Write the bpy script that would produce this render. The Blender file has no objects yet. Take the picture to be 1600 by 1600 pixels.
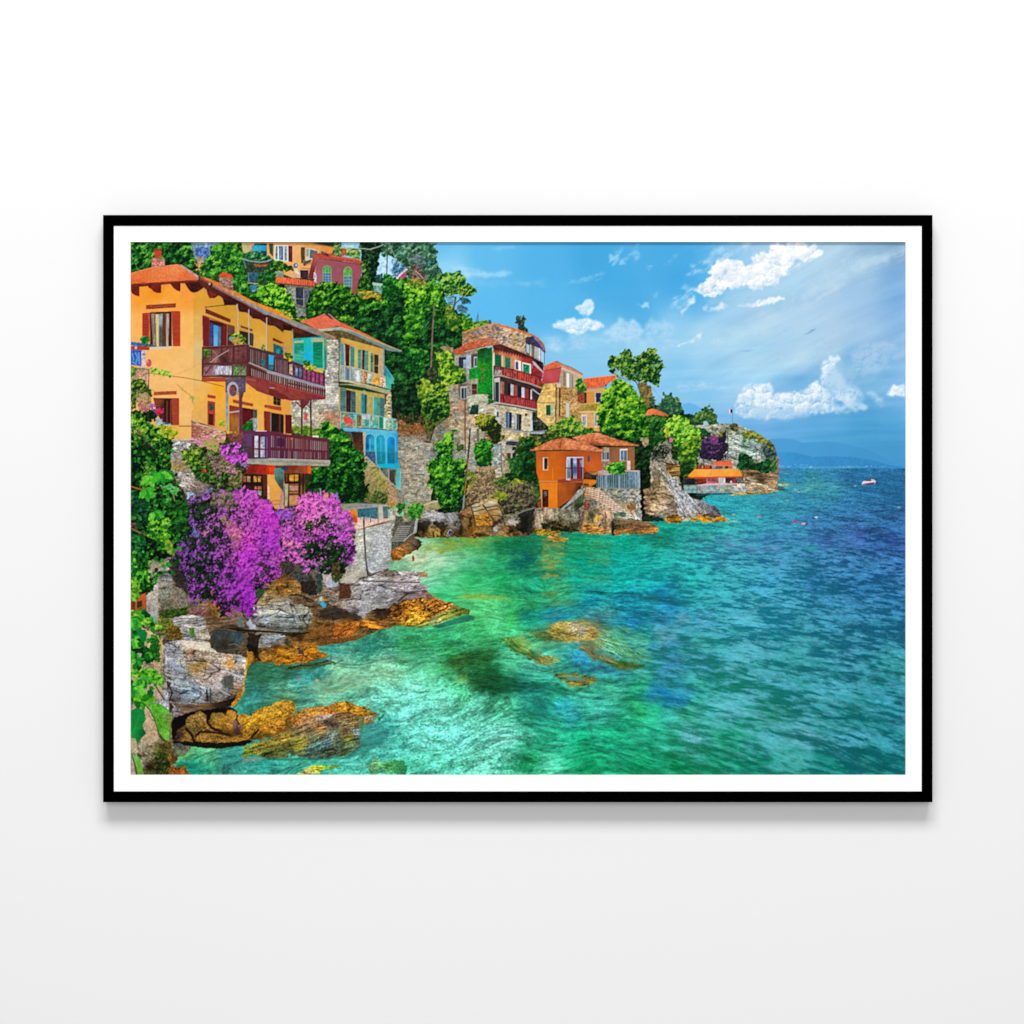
import bpy, math
sc = bpy.context.scene
# ---- camera: straight on, 5.2 m in front of the print, 1.6 m of wall across the frame ----
PX = 0.001                                  # one millimetre on the wall
D = 5.2
cam = bpy.data.objects.new('camera', bpy.data.cameras.new('camera'))
sc.collection.objects.link(cam); sc.camera = cam
cam.location = (0, -D, 0); cam.rotation_euler = (math.radians(90), 0, 0)
cam.data.sensor_width = 36; cam.data.lens = 36 * D / 1.6; cam.data.clip_end = 50; cam.data.clip_start = .05
# ---- light: soft ambient of a white room, and one soft box above and in front, a weaker added fill lamp behind the camera ----
w = bpy.data.worlds.new('World'); sc.world = w; w.use_nodes = True
bg = w.node_tree.nodes['Background']; bg.inputs[0].default_value = (1, 1, 1, 1); bg.inputs[1].default_value = 0.29
def area(name, loc, target, size, sizey, power):
    l = bpy.data.lights.new(name, 'AREA'); l.shape = 'RECTANGLE'; l.size = size; l.size_y = sizey; l.energy = power
    o = bpy.data.objects.new(name, l); sc.collection.objects.link(o); o.location = loc
    from mathutils import Vector
    o.rotation_euler = (Vector(target) - Vector(loc)).to_track_quat('-Z', 'Y').to_euler()
    return o
area('soft_box', (0, -4.9, 5.5), (0, 0, 0.6), 4.6, 2.2, 458)
area('fill_light', (0, -8.0, 0.6), (0, 0, 0.2), 3.5, 3.5, 250)  # added frontal fill, lifts the shadow level around the frame
sc.view_settings.view_transform = 'Standard'; sc.view_settings.look = 'None'
sc.view_settings.exposure = 0; sc.view_settings.gamma = 1
#==PAINT
# ---------------------------------------------------------------------------
# The print: its inks are worked out procedurally on a fine grid (1 cell = 1 mm
# of paper), then turned into flat meshes whose vertices carry the ink colour.
# ---------------------------------------------------------------------------
import numpy as np
GW, GH = 1211, 833                    # print size in mm
OX, OY = 204.0, 378.0                 # where the print starts on the drawing grid
f4 = np.float32
INK = np.zeros((GH, GW, 3), f4)
LAB = np.zeros((GH, GW), np.int16)
NAMES = ['none']
CUR = [0]
def LB(name):
    if name not in NAMES: NAMES.append(name)
    CUR[0] = NAMES.index(name)
XX = (np.arange(GW, dtype=f4) + OX + .5)[None, :].repeat(GH, 0)
YY = (np.arange(GH, dtype=f4) + OY + .5)[:, None].repeat(GW, 1)
_tabs = {}
def tab(s):
    if s not in _tabs:
        _tabs[s] = np.random.RandomState(1000 + s).rand(128, 128).astype(f4) * 2 - 1
    return _tabs[s]
def vn(x, y, s=0):
    T = tab(s)
    xf = np.floor(x); yf = np.floor(y)
    u = (x - xf).astype(f4); v = (y - yf).astype(f4)
    xi = xf.astype(np.int32) & 127; yi = yf.astype(np.int32) & 127
    xj = (xi + 1) & 127; yj = (yi + 1) & 127
    u = u * u * (3 - 2 * u); v = v * v * (3 - 2 * v)
    a = T[yi, xi]; b = T[yi, xj]; c = T[yj, xi]; d = T[yj, xj]
    a = a + (b - a) * u; c = c + (d - c) * u
    return a + (c - a) * v
def fbm(x, y, s=0, o=3, g=.5):
    r = 0; w = 1; t = 0
    for k in range(o):
        c, q = np.cos(.65 * k + .3), np.sin(.65 * k + .3); z = 2.03 ** k
        r = r + w * vn((x * c + y * q) * z + 17.3 * k, (y * c - x * q) * z + 9.1 * k, s + k); t += w; w *= g
    return r / t * 1.5
VW = [0.0, 0.0, 1.0]
def V(x, y, s): VW[:] = [x, y, s]
def pts(p):
    if isinstance(p, str):
        p = [tuple(float(c) for c in q.split(',')) for q in p.split()]
    return [(VW[0] + a * VW[2], VW[1] + b * VW[2]) for a, b in p]
def rot(x, y, deg, sx, sy):
    c, s = np.cos(np.radians(deg)), np.sin(np.radians(deg))
    return (x * c + y * s) / sx, (-x * s + y * c) / sy
def box(p, pad):
    x0 = int(max(0, np.floor(min(a for a, b in p) - OX - pad))); x1 = int(min(GW, np.ceil(max(a for a, b in p) - OX + pad)))
    y0 = int(max(0, np.floor(min(b for a, b in p) - OY - pad))); y1 = int(min(GH, np.ceil(max(b for a, b in p) - OY + pad)))
    if x1 <= x0 or y1 <= y0: return None
    return (slice(y0, y1), slice(x0, x1))
def blur(a, r):
    if r < .3: return a
    n = max(1, int(r * 1.6)); k = np.exp(-np.arange(-n, n + 1) ** 2 / (2 * (r * .7) ** 2)); k /= k.sum()
    for ax in (0, 1):
        p = np.pad(a, [(n, n) if i == ax else (0, 0) for i in range(a.ndim)], mode='edge'); o = 0
        for i, w in enumerate(k):
            sl = [slice(None)] * a.ndim; sl[ax] = slice(i, i + a.shape[ax]); o = o + w * p[tuple(sl)]
        a = o
    return a.astype(f4)
def inside(p, x, y):
    c = np.zeros(x.shape, bool); n = len(p)
    for i in range(n):
        (xa, ya), (xb, yb) = p[i], p[(i + 1) % n]
        if ya == yb: continue
        lo, hi = (ya, yb) if ya < yb else (yb, ya)
        c ^= (y >= lo) & (y < hi) & (x < xa + (y - ya) * ((xb - xa) / (yb - ya)))
    return c
def mask(p, rough=0, rs=5, soft=0, seed=3, raw=False):
    if not raw: p = pts(p)
    b = box(p, 2 + rough * 1.2 + soft * 1.2)
    if b is None: return None, None
    x = XX[b]; y = YY[b]
    area = x.size
    ss = 3 if area < 60000 else 2
    if rough and area > 60000 : ss = 2
    if rough:
        dx = rough * fbm(x / rs, y / rs, seed, 3, .6); dy = rough * fbm(x / rs + 50, y / rs + 20, seed + 1, 3, .6)
    else: dx = dy = 0
    m = np.zeros(x.shape, f4)
    for i in range(ss):
        for j in range(ss):
            m += inside(p, x + dx + (i + .5) / ss - .5, y + dy + (j + .5) / ss - .5)
    m /= ss * ss
    if soft: m = blur(m, soft)
    return b, m
def field(cps, x, y, pw=2.6, view=True):
    """ink laid down between sample spots, blended by distance"""
    if view: cps = [(VW[0] + a * VW[2], VW[1] + b * VW[2], c) for a, b, c in cps]
    st = 3 if x.size > 3000 else 1
    xs = x[::st, ::st]; ys = y[::st, ::st]
    num = np.zeros(xs.shape + (len(cps[0][2]),), f4); den = np.zeros(xs.shape, f4)
    for a, b, c in cps:
        w = 1 / (((xs - a) ** 2 + (ys - b) ** 2) + 6) ** (pw / 2)
        num += w[..., None] * np.array(c, f4); den += w
    r = num / den[..., None]
    if st > 1:
        iy = (np.arange(x.shape[0]) / st); ix = (np.arange(x.shape[1]) / st)
        y0 = np.minimum(iy.astype(int), r.shape[0] - 1); x0 = np.minimum(ix.astype(int), r.shape[1] - 1)
        y1 = np.minimum(y0 + 1, r.shape[0] - 1); x1 = np.minimum(x0 + 1, r.shape[1] - 1)
        v = (iy - y0)[:, None, None]; u = (ix - x0)[None, :, None]
        r = (r[y0][:, x0] * (1 - u) + r[y0][:, x1] * u) * (1 - v) + (r[y1][:, x0] * (1 - u) + r[y1][:, x1] * u) * v
    return r.astype(f4)
def H(s):
    s = s.lstrip('#'); return tuple(int(s[i:i + 2], 16) for i in (0, 2, 4))
def colr(col, x, y):
    if isinstance(col, str): return np.array(H(col), f4) + np.zeros(x.shape + (3,), f4)
    if isinstance(col, list):
        return field([(a, b, H(c)) for a, b, c in col], x, y)
    return np.array(col, f4) + np.zeros(x.shape + (3,), f4)
def CP(s):
    """'x,y,hex x,y,hex' -> sample spots"""
    o = []
    for q in s.split():
        a, b, c = q.split(','); o.append((float(a), float(b), c))
    return o
def put(b, m, c, a=1.0, lab=True):
    k = (m * a)[..., None]
    INK[b] = INK[b] * (1 - k) + c * k
    if lab:
        L = LAB[b]; L[m * a > .5] = CUR[0]
def P(p, col, a=1, rough=0, rs=5, soft=0, n=0, ns=4, seed=3, lab=True, nx=None, raw=False):
    """flat patch of ink with an optional grain"""
    b, m = mask(p, rough, rs, soft, seed, raw)
    if b is None: return
    x, y = XX[b], YY[b]
    c = colr(col, x, y)
    if n: c = c * (1 + n * fbm(x / (nx or ns), y / ns, seed + 5, 3, .6))[..., None]
    put(b, m, c, a, lab)
def E(cx, cy, rx, ry, col, **k):
    q = [(cx + rx * np.cos(t), cy + ry * np.sin(t)) for t in np.linspace(0, 2 * np.pi, 21)[:-1]]
    P(q, col, **k)
def S(p, w, col, a=1, soft=0, lab=True, n=0, w2=None):
    """a line of ink, w wide (mm)"""
    q = pts(p); L = []; R = []
    w2 = w if w2 is None else w2
    for i, (x, y) in enumerate(q):
        xa, ya = q[max(0, i - 1)]; xb, yb = q[min(len(q) - 1, i + 1)]
        d = np.hypot(xb - xa, yb - ya) or 1; nx, ny = -(yb - ya) / d, (xb - xa) / d
        h = (w + (w2 - w) * i / max(1, len(q) - 1)) / 2
        L.append((x + nx * h, y + ny * h)); R.append((x - nx * h, y - ny * h))
    P(L + R[::-1], col, a=a, soft=soft, lab=lab, n=n, raw=True)
def ramp(t, stops):
    t = np.clip(t, 0, .9999) * (len(stops) - 1); i = t.astype(int); f = (t - i)[..., None]
    c = np.array([H(s) for s in stops], f4); return c[i] * (1 - f) + c[np.minimum(i + 1, len(stops) - 1)] * f
def clumps(x, y, R, seed):
    """rounded tufts on a jittered lattice: (light from above left, crease between tufts)"""
    gx = x / R; gy = y / R; ix = np.floor(gx).astype(np.int32); iy = np.floor(gy).astype(np.int32)
    A, B = tab(seed + 31), tab(seed + 32); d1 = np.full(x.shape, 9., f4); d2 = d1.copy(); lx = np.zeros_like(d1); ly = lx.copy()
    for j in (-1, 0, 1):
        for i in (-1, 0, 1):
            cx = ix + i; cy = iy + j; a = cx & 127; b = cy & 127
            dx = gx - cx - .5 - .42 * A[b, a]; dy = (gy - cy - .5 - .42 * B[b, a]) * 1.1; d = dx * dx + dy * dy
            n = d < d1; d2 = np.where(n, d1, np.minimum(d2, d)); lx = np.where(n, dx, lx); ly = np.where(n, dy, ly); d1 = np.where(n, d, d1)
    return -(lx * .55 + ly * .85), np.clip(1 - (np.sqrt(d2) - np.sqrt(d1)) * 3.2, 0, 1)
GRN = ['04160a', '0c3a10', '1c6a14', '4a9a1c', '8cc828']
def foliage(p, rp=GRN, sc=8, rough=5, rs=6, seed=1, lo=-.05, k=.34, kd=.5, fine=.22, sh=.25, a=1, tone=None, dens=1.0, lab=True, soft=0, leaf=2.0, base=None, cl=1):
    """leafy mass: clumps lit from above left, broken edge, small leaves"""
    b, m = mask(p, rough, rs, soft, seed + 11)
    if b is None: return
    x, y = XX[b], YY[b]
    wx = x + sc * .25 * vn(x / sc * 1.7, y / sc * 1.7, seed + 3); wy = y + sc * .25 * vn(x / sc * 1.7 + 9, y / sc * 1.7, seed + 4)
    h = fbm(wx / sc, wy / sc, seed, 2, .5)
    q = fbm(wx / leaf / 1.5, wy / leaf / 1.5, seed + 5, 2, .6)
    h2 = fbm((wx + 1.2) / sc, (wy + 2.0) / sc, seed, 2, .5) - .22 * fbm((wx + .7) / leaf / 1.5, (wy + 1.0) / leaf / 1.5, seed + 5, 2, .6) * -1 + 0
    h = h + .22 * q
    g = vn((x * .8 + y * .6) / leaf * 1.25, (y * .8 - x * .6) / leaf * 1.0, seed + 6); g2 = vn((x * .5 - y * .86) / leaf * 1.3, (y * .5 + x * .86) / leaf * 1.1, seed + 7)
    g = np.maximum(g, g2) * 1.5 - .35; g2 = vn(x / 1.25 + y * .3, y / 1.15 - x * .3, seed + 8) * .7
    y0, y1 = y.min(), y.max(); x0, x1 = x.min(), x.max()
    shp = .8 * sh * (1 - 1.6 * (y - y0) / (y1 - y0 + 1) - .3 * (x - x0) / (x1 - x0 + 1))
    t = .40 + lo + k * .8 * h + kd * .7 * (h - h2) + fine * (g * .85 + g2 * .8) + shp
    lt1, cr1 = clumps(wx + 1.5 * g, wy + 1.5 * vn(x / 3, y / 3, seed + 12), sc * 1.25, seed); lt2, cr2 = clumps(wx + 1.2 * g, wy, sc * 2.6, seed + 2)
    t = t + cl * (.24 * lt1 - .14 * cr1 + .26 * lt2 - .12 * cr2)
    if tone: t = t + field([(u, v, (w,)) for u, v, w in tone], x, y)[..., 0]
    c = ramp(t, rp)
    gm = c.mean(-1, keepdims=True); c = (gm + (c - gm) * .9) * .97 + 2
    if dens < 1:
        m = m * np.clip((fbm(x / (sc * .6), y / (sc * .6), seed + 9, 3, .7) * .5 + .5 + (dens - .5) * 1.2 - .3) * 5, 0, 1)
    put(b, m, c, a, lab)
def stone(p, col, bw=7, bh=4, ang=0, mort='5c5a50', ma=.55, n=.18, seed=2, rough=0, a=1, lab=True, shade=None, tint=.0):
    """coursed masonry"""
    b, m = mask(p, rough, 5, 0, seed)
    if b is None: return
    x, y = XX[b], YY[b]
    c = colr(col, x, y)
    bw *= .8; bh *= .85; ma *= .72; c = c * 1.05
    u, v = rot(x, y, ang, bw, bh)
    u = u + .35 * vn(x / 9, y / 9, seed); v = v + .35 * vn(x / 11, y / 11, seed + 1)
    row = np.floor(v); u2 = u + .5 * (row % 2) + .3 * vn(row * 7.7, row * 0 + 3.3, seed + 4)
    T = tab(seed + 8)[row.astype(int) & 127, np.floor(u2).astype(int) & 127]
    fu = np.abs(u2 - np.floor(u2) - .5) * 2; fv = np.abs(v - row - .5) * 2
    e = np.maximum(1 - (1 - fu) * bw / 1.3, 1 - (1 - fv) * bh / 1.5); e = np.clip(e, 0, 1)
    c = c * (1 + n * T + n * .8 * fbm(x / 3, y / 2.2, seed + 2, 3, .6) + .16 * fbm(x / 1.7, y / 1.4, seed + 3, 2, .6) + .12 * fbm(x / 14, y / 9, seed + 9, 2))[..., None]
    if tint:
        c = c + tint * vn(x / 6, y / 5, seed + 12)[..., None] * np.array([26, 4, -26], f4)
    mc = np.array(H(mort), f4)
    c = c * (1 - ma * e[..., None]) + mc * ma * e[..., None]
    put(b, m, c, a, lab)
def rock(p, col, ang=0, sx=26, sy=5, n=.35, crack=.6, cw=.1, seed=5, rough=3, rs=7, a=1, lab=True, soft=0, grit=.25):
    """layered shore rock: beds, cracks, grit"""
    b, m = mask(p, rough, rs, soft, seed)
    if b is None: return
    x, y = XX[b], YY[b]
    c = colr(col, x, y)
    wx = x + 3 * fbm(x / 26, y / 26, seed + 1, 2); wy = y + 2.6 * fbm(x / 30 + 7, y / 26, seed + 2, 2)
    u, v = rot(wx, wy, ang, sx, sy)
    h = fbm(u, v, seed, 4, .62)
    h2 = fbm(u + .02 * 26 / sx, v - 1.3 / sy, seed, 4, .62)
    lum = 1 + n * h + n * 1.3 * (h - h2) + grit * fbm(x / 1.8, y / 1.5, seed + 3, 2, .7) + .16 * fbm(x / 5, y / 4, seed + 4, 3, .6)
    u2, v2 = rot(wx, wy, ang + 5, sx * 1.9, sy * 2.2)
    r = np.abs(fbm(u2, v2, seed + 6, 2, .4)); cr = np.clip(1 - r / cw, 0, 1)
    u3, v3 = rot(wx, wy, ang + 78, sx * 1.3, sy * 2.6)
    r = np.abs(fbm(u3, v3, seed + 9, 2, .4)); cr = np.maximum(cr, .8 * np.clip(1 - r / (cw * .7), 0, 1))
    cr = cr * np.clip(.55 + 1.3 * fbm(x / 9, y / 7, seed + 15, 2), 0, 1)
    lum = lum * (1 - crack * cr)
    put(b, m, c * np.clip(lum, .05, 1.9)[..., None], a, lab)
def blooms(p, stops, cover=.5, sc=9, rough=5, rs=7, seed=1, cov=None, lab=True, fine=.3, leaf=2.2, a=1):
    """sprays of petals scattered over what is underneath"""
    b, m = mask(p, rough, rs, 0, seed + 2)
    if b is None: return
    x, y = XX[b], YY[b]
    h = fbm(x / sc, y / sc, seed, 3, .65); g = vn(x / leaf, y / leaf, seed + 5)
    cv = cover
    if cov: cv = field([(u, v, (w,)) for u, v, w in cov], x, y)[..., 0]
    k = np.clip((h * .5 + .35 * g + (cv - .5) * 1.7) * 4 + .5, 0, 1)
    h2 = fbm((x + 1.6) / sc, (y + 2.2) / sc, seed, 3, .65)
    t = .5 + .35 * h + .8 * (h - h2) * 1 + fine * vn(x / 1.7, y / 1.7, seed + 6) + .2 * g
    put(b, m * k, ramp(t, stops), a, lab)
# ---- sky ----
V(0, 0, 1); LB('sky')
SKY = CP("""630,385,78c4ea 690,385,6cbde8 700,420,8ad0f0 760,400,60b8e8 760,480,5cb9ec 780,550,62baec 850,410,52b0e4 860,480,56b4e8 870,560,84c4ea
930,400,44a6dc 950,450,46a9e0 1000,500,47a9e0 1050,395,4aa8de 1060,440,46a6e0 1090,460,4caae2 980,470,46a8e0 900,500,52b1e6 930,545,88c8ec 1000,545,92cbec 1050,520,8cc8ec 1100,530,a0cfec
930,575,72bce8 1000,570,84c4ea 1060,580,80c2ea 1100,560,96ccec 1150,500,96c6e6 1150,540,a6d2ec 1200,470,96c4e4 1200,500,a4cce6 1250,450,9cc6e6 1250,420,98c2e0 1300,400,a0c4de 1350,395,8fb6d2 1400,395,7fa6c6
1300,440,a6cae4 1350,420,a2c8e2 1330,470,98c0e4 1400,430,80b0dc 1410,480,74a8da 1405,540,7cacda 1350,520,92badf 1300,520,a0c4e2 1250,520,a2cae6 1220,540,98c6e8 1180,560,9ccdea 1250,560,a6cee6 1300,560,9cc2e0 1360,555,84b4dc 1330,570,58a4d4 1380,565,5ca4d6
1285,590,70b0de 1250,600,66acde 1220,605,76b6e2 1180,595,90c8ec 1120,600,7cc0ea 1080,600,78beea 1140,620,92c6ec 1080,640,86c4ea 1130,650,7ebcea 1190,645,82bae6 1170,670,6ab0e2 1220,680,62aade 1290,665,58a6da 1300,700,489cd0 1350,660,459ccf 1400,660,4a9fd4 1410,600,76b0e0 1410,630,62a8dc
1400,700,4496ca 1350,700,4499cc 1230,710,52a2d8 640,600,7ec4ec 600,400,90c8e8 600,440,98ccec""")
b = (slice(0, 360), slice(0, GW)); x, y = XX[b], YY[b]
c = blur(field([(p, q, H(r)) for p, q, r in SKY], x, y, 3.6), 12)
# thin high streaks climbing to the right
u, v = rot(x + 10 * vn(x / 200, y / 200, 40), y + 8 * vn(x / 120, y / 120, 41), -25, 190, 24)
st = fbm(u, v, 42, 4, .55)
wst = np.clip((x - 1040) / 120, 0, 1) * np.clip((640 - y) / 60, 0, 1)
c = c + ((st * 15 + 3) * wst)[..., None] * np.array([1.1, .95, .6], f4)
u, v = rot(x, y, -3, 130, 11); st2 = fbm(u, v, 46, 4, .5)
c = c + (st2 * 9 * np.clip((y - 520) / 60, 0, 1))[..., None] * np.array([1.1, .9, .5], f4)
v_ = (.16 * np.clip((y - 440) / 110, 0, 1) * np.clip((x - 830) / 120, 0, 1) * np.clip((690 - y) / 90, 0, 1) + .16 * np.clip((x - 1080) / 120, 0, 1) * np.clip((600 - y) / 80, 0, 1) * np.clip((1440 - x) / 200, 0, 1)) * (1 + .5 * fbm(x / 70, y / 26, 48, 3))
c = c * (1 - v_[..., None]) + np.array([206, 228, 240], f4) * v_[..., None]
c = c + 1.2 * vn(x / 2, y / 2, 49)[..., None]
put(b, np.ones(x.shape, f4), c)
def cloud(p, top='ffffff', low='b4d2ea', rough=9, rs=14, soft=2, a=.95, seed=1, sc=12, th=0, asc=1.0, kd=1.5, wisp=0, ang=0, grad=.35, puff=0):
    b, m = mask(p, rough, rs, soft + .5, seed)
    if b is None: return
    x, y = XX[b], YY[b]
    h = fbm(x / sc, y / sc, seed + 20, 4, .55); h2 = fbm((x + 1.3) / sc, (y + 2.6) / sc, seed + 20, 4, .55)
    yn = (y - y.min()) / (y.max() - y.min() + 1)
    t = .60 + kd * .5 * (h - h2) + .30 * h + grad * (1 - 2 * yn)
    hm = fbm(x / sc * .8, y / sc * .8, seed + 24, 2, .5)
    m = m * np.clip(1.0 + .7 * hm - .55 * grad / .35 * yn ** 2, 0, 1)
    if puff:
        b, m = mask(p, rough, rs, soft + .5, seed); q = 3 * fbm(x / 6, y / 6, seed + 25, 3, .5)
        l1, c1 = clumps(x + q, y + q, puff, seed); l2, c2 = clumps(x + q, y + q, puff * 2.3, seed + 3); l3, c3 = clumps(x + q, y + q, puff * .5, seed + 5)
        t = .74 + .30 * l1 + .46 * l2 + .10 * l3 - .04 * c1 - .05 * c2 + .28 * h + grad * (1 - 2.1 * yn)
        m = m * np.clip(1.5 - 1.1 * yn ** 2 + .3 * h, 0, 1)
    if wisp:
        u, v = rot(x, y, ang, 26 * asc, 4.5 * asc)
        m = m * np.clip(.5 + wisp * fbm(u, v, seed + 30, 4, .6) + .6 * th + .5 * h, 0, 1)
    put(b, m, ramp(t, [low, top] if puff else [low, top, top]), a)
# wisps, left part
cloud('662,412 690,410 730,418 760,426 800,428 790,432 740,432 700,430 668,424', 'b4def4', '98d2f2', 4, 12, 4, .75, 2, wisp=.5)
cloud('720,424 800,426 790,433 730,434', 'c0e4f6', 'a4d8f2', 3, 9, 2, .6, 3)
cloud('700,470 700,440 820,440 860,446 830,449 740,446', '92d0f0', '88caf0', 3, 9, 3, .35, 4)
cloud('805,442 850,436 860,440 840,446 810,446', 'a6daf4', '92d0f2', 4, 9, 2, .45, 5, wisp=.8)
cloud('765,389 800,384 805,388 780,393', '9ad4f0', '88c8ec', 3, 7, 2, .5, 6, wisp=.8)
cloud('950,400 966,396 962,392 972,388 968,398 964,410 957,416 954,408', 'a8d8f2', '88c8ee', 4, 6, 1.5, .75, 7, wisp=.9, ang=-40)
cloud('968,405 984,398 976,412 966,414', 'b4def4', '8ccaee', 4, 6, 1.5, .65, 8, wisp=.9)
cloud('985,396 996,382 1000,378 996,390 1000,398 994,408', 'a8d6f2', '80c2ea', 4, 6, 1.5, .6, 9, wisp=1)
cloud('873,446 900,436 930,428 950,425 940,434 915,440 885,444', 'a0d6f2', '84c8ee', 3, 6, 1.5, .65, 10, wisp=.9, ang=-18)
cloud('1008,416 1022,408 1028,414 1015,422', '9cd2f0', '80c4ec', 4, 6, 1.5, .6, 11, wisp=.9)
cloud('1030,418 1050,406 1062,393 1058,402 1045,414 1034,422', '9ad0f0', '80c2ec', 4, 6, 1.5, .6, 12, wisp=.9, ang=-35)
cloud('1018,462 1030,456 1026,468', '98ceef', '80c4ec', 3, 6, 1.5, .5, 13)
cloud('998,476 1014,473 1014,480 1002,482', 'c0e2f6', '90ccf0', 3, 6, 1, .7, 14)
# small cumulus over the tall house
cloud('898,482 908,474 916,468 920,464 926,470 928,478 925,488 918,494 910,494 906,488', 'e8f4fc', '8cc6ec', 3, 6, 1.2, .9, 15, sc=8, puff=5, grad=.25)
cloud('862,510 868,504 880,500 895,497 905,500 925,498 936,504 944,508 930,514 918,516 906,524 890,522 878,516 868,514', 'f4fafe', '9accee', 4, 7, 1.5, .95, 16, sc=8, puff=5, grad=.25)
cloud('940,520 950,512 962,506 968,496 976,504 984,502 992,500 1000,508 1006,518 1000,528 960,530', 'c6e2f4', '96ccee', 4, 7, 2.5, .8, 17, sc=8, puff=6, grad=.25)
cloud('1006,520 1014,500 1022,494 1024,506 1040,500 1050,506 1060,520 1030,530', 'b0d8f2', '94ccee', 5, 8, 3, .7, 18, sc=8)
cloud('850,530 900,522 950,528 1010,528 1060,532 1080,538 1020,545 940,540 890,548 850,546', 'bcdcf0', 'a8d2ee', 5, 14, 5, .85, 19, wisp=.35)
cloud('850,540 905,548 950,552 900,546 860,545', 'a8d2ee', '92c8ec', 3, 14, 3, .5, 20)
cloud('1042,470 1060,460 1072,448 1090,455 1075,470 1060,480 1048,482', 'b8dcf2', '84c4ec', 6, 7, 2.5, .75, 21, wisp=.7, ang=-35)
cloud('1068,474 1078,466 1086,462 1082,474 1072,484 1064,492', 'e8f2fa', 'a8d2ee', 4, 6, 1.4, .9, 22, sc=7)
cloud('1058,540 1075,532 1090,524 1098,518 1096,526 1084,534 1066,540', 'eef6fc', 'b0d6f0', 3, 6, 1, .9, 23, sc=7)
cloud('1070,430 1080,418 1100,408 1115,396 1130,384 1150,378 1180,378 1165,392 1140,402 1110,416 1085,430', 'd4e8f6', 'a4cdea', 6, 10, 2.5, .9, 24, wisp=.35, ang=-30)
# the big bright cloud
cloud('1088,452 1098,440 1108,430 1114,418 1122,408 1134,404 1150,408 1172,408 1184,398 1200,388 1216,380 1234,378 1255,378 1270,384 1286,392 1276,402 1262,408 1240,416 1222,432 1204,442 1188,452 1176,458 1168,446 1160,444 1140,452 1120,458 1108,466 1098,466', 'ffffff', 'b4cde2', 8, 8, 1.0, 1, 25, sc=11, grad=.1, puff=9)
cloud('1120,434 1150,424 1180,430 1200,426 1180,444 1150,440', 'eceef4', 'd8e2ee', 8, 14, 6, .6, 251, sc=16)
cloud('1230,420 1250,408 1270,396 1284,390 1276,402 1258,412 1240,424', 'eef4fa', 'b8d0e4', 5, 6, 1, .75, 26, wisp=.6, ang=-35)
cloud('1196,440 1210,432 1222,428 1214,438 1202,446', 'ffffff', 'd0e0ee', 3, 6, .8, .8, 27)
cloud('1094,468 1140,458 1170,462 1190,456 1220,436 1240,424 1230,440 1190,470 1150,480 1110,480', 'a4cce8', '90c0e4', 7, 10, 4, .6, 271, wisp=.5, ang=-25)
cloud('1152,478 1170,474 1190,468 1210,464 1226,463 1224,468 1208,474 1186,478 1160,482', 'f4f8fc', 'c0dbf0', 3, 6, 1, .95, 28)
cloud('1116,480 1128,474 1140,480 1130,484 1118,486 1104,488', 'e4f0fa', 'b0d4ee', 3, 6, 1, .8, 29)
cloud('1095,482 1106,478 1104,486', 'd4e8f6', 'b0d4ee', 3, 6, 1.4, .8, 291)
cloud('1180,510 1230,478 1300,440 1360,400 1415,388 1415,394 1340,430 1290,470 1230,500', 'c8dfee', 'a8cbe6', 10, 30, 8, .6, 30, wisp=.55, ang=-27, asc=1.6)
cloud('1205,494 1250,480 1290,462 1320,448 1330,420 1350,395 1330,400 1290,430 1230,470', 'c2dae8', 'a0c4e0', 10, 30, 7, .6, 31, wisp=.6, ang=-30, asc=1.5)
cloud('1330,420 1380,395 1415,384 1415,402 1350,420 1330,432', 'c0d8e8', '9cc0dc', 8, 20, 6, .7, 311, wisp=.6, ang=-22, asc=1.4)
cloud('1120,520 1180,505 1200,512 1150,530 1110,540', 'bcdcee', 'a4cfea', 8, 20, 6, .6, 32)
cloud('1190,560 1250,530 1310,530 1320,550 1250,565 1170,572', 'b6d6e8', 'a4c8e4', 8, 24, 7, .7, 33, wisp=.5, ang=-14)
cloud('1215,590 1250,572 1300,564 1330,570 1290,562 1240,575', 'a2cae6', '94bfe2', 4, 14, 3, .6, 331)
# horizon cumulus
cloud('1040,604 1080,596 1110,598 1150,600 1200,598 1170,606 1100,610 1050,612', 'b8daf0', '96c8ec', 5, 12, 3, .65, 34, wisp=.4)
cloud('1063,602 1090,597 1120,600 1130,606 1090,606', 'c4e2f4', 'a0cef0', 3, 7, 1.5, .6, 341, wisp=.5)
cloud('1330,556 1332,545 1345,538 1355,532 1370,536 1385,532 1398,535 1404,545 1390,552 1370,556 1350,562 1336,566', 'a6c8e6', '84b4de', 5, 9, 3, .85, 36, puff=8)
cloud('1392,560 1400,550 1415,546 1415,562 1400,564', 'a0c4e4', '84b2de', 4, 8, 3, .8, 37)
cloud('1284,600 1290,575 1292,565 1300,558 1312,560 1316,566 1306,576 1340,572 1380,575 1388,574 1370,584 1340,590 1350,640 1290,625', '9ec6e6', '7cb2de', 5, 9, 3, .7, 38)
cloud('1280,592 1284,575 1288,564 1296,557 1308,557 1314,563 1302,572 1296,582 1290,596 1282,608', 'e8f3fa', '8cbee6', 4, 8, 1.6, .95, 39, sc=9, puff=6, grad=.25)
cloud('1146,640 1152,620 1158,608 1168,602 1182,600 1200,601 1206,608 1209,618 1215,612 1228,612 1238,611 1250,610 1262,606 1270,600 1276,592 1282,600 1290,606 1300,620 1306,640 1300,644 1270,646 1240,652 1200,654 1160,650', 'f0f7fb', '86b8e2', 5, 8, 1.6, .97, 40, sc=11, puff=6.5, grad=.28)
cloud('1140,648 1170,636 1210,640 1260,640 1300,640 1280,648 1230,654 1170,654', 'b2d4ec', '98c4ea', 6, 14, 4, .75, 41)
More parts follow.
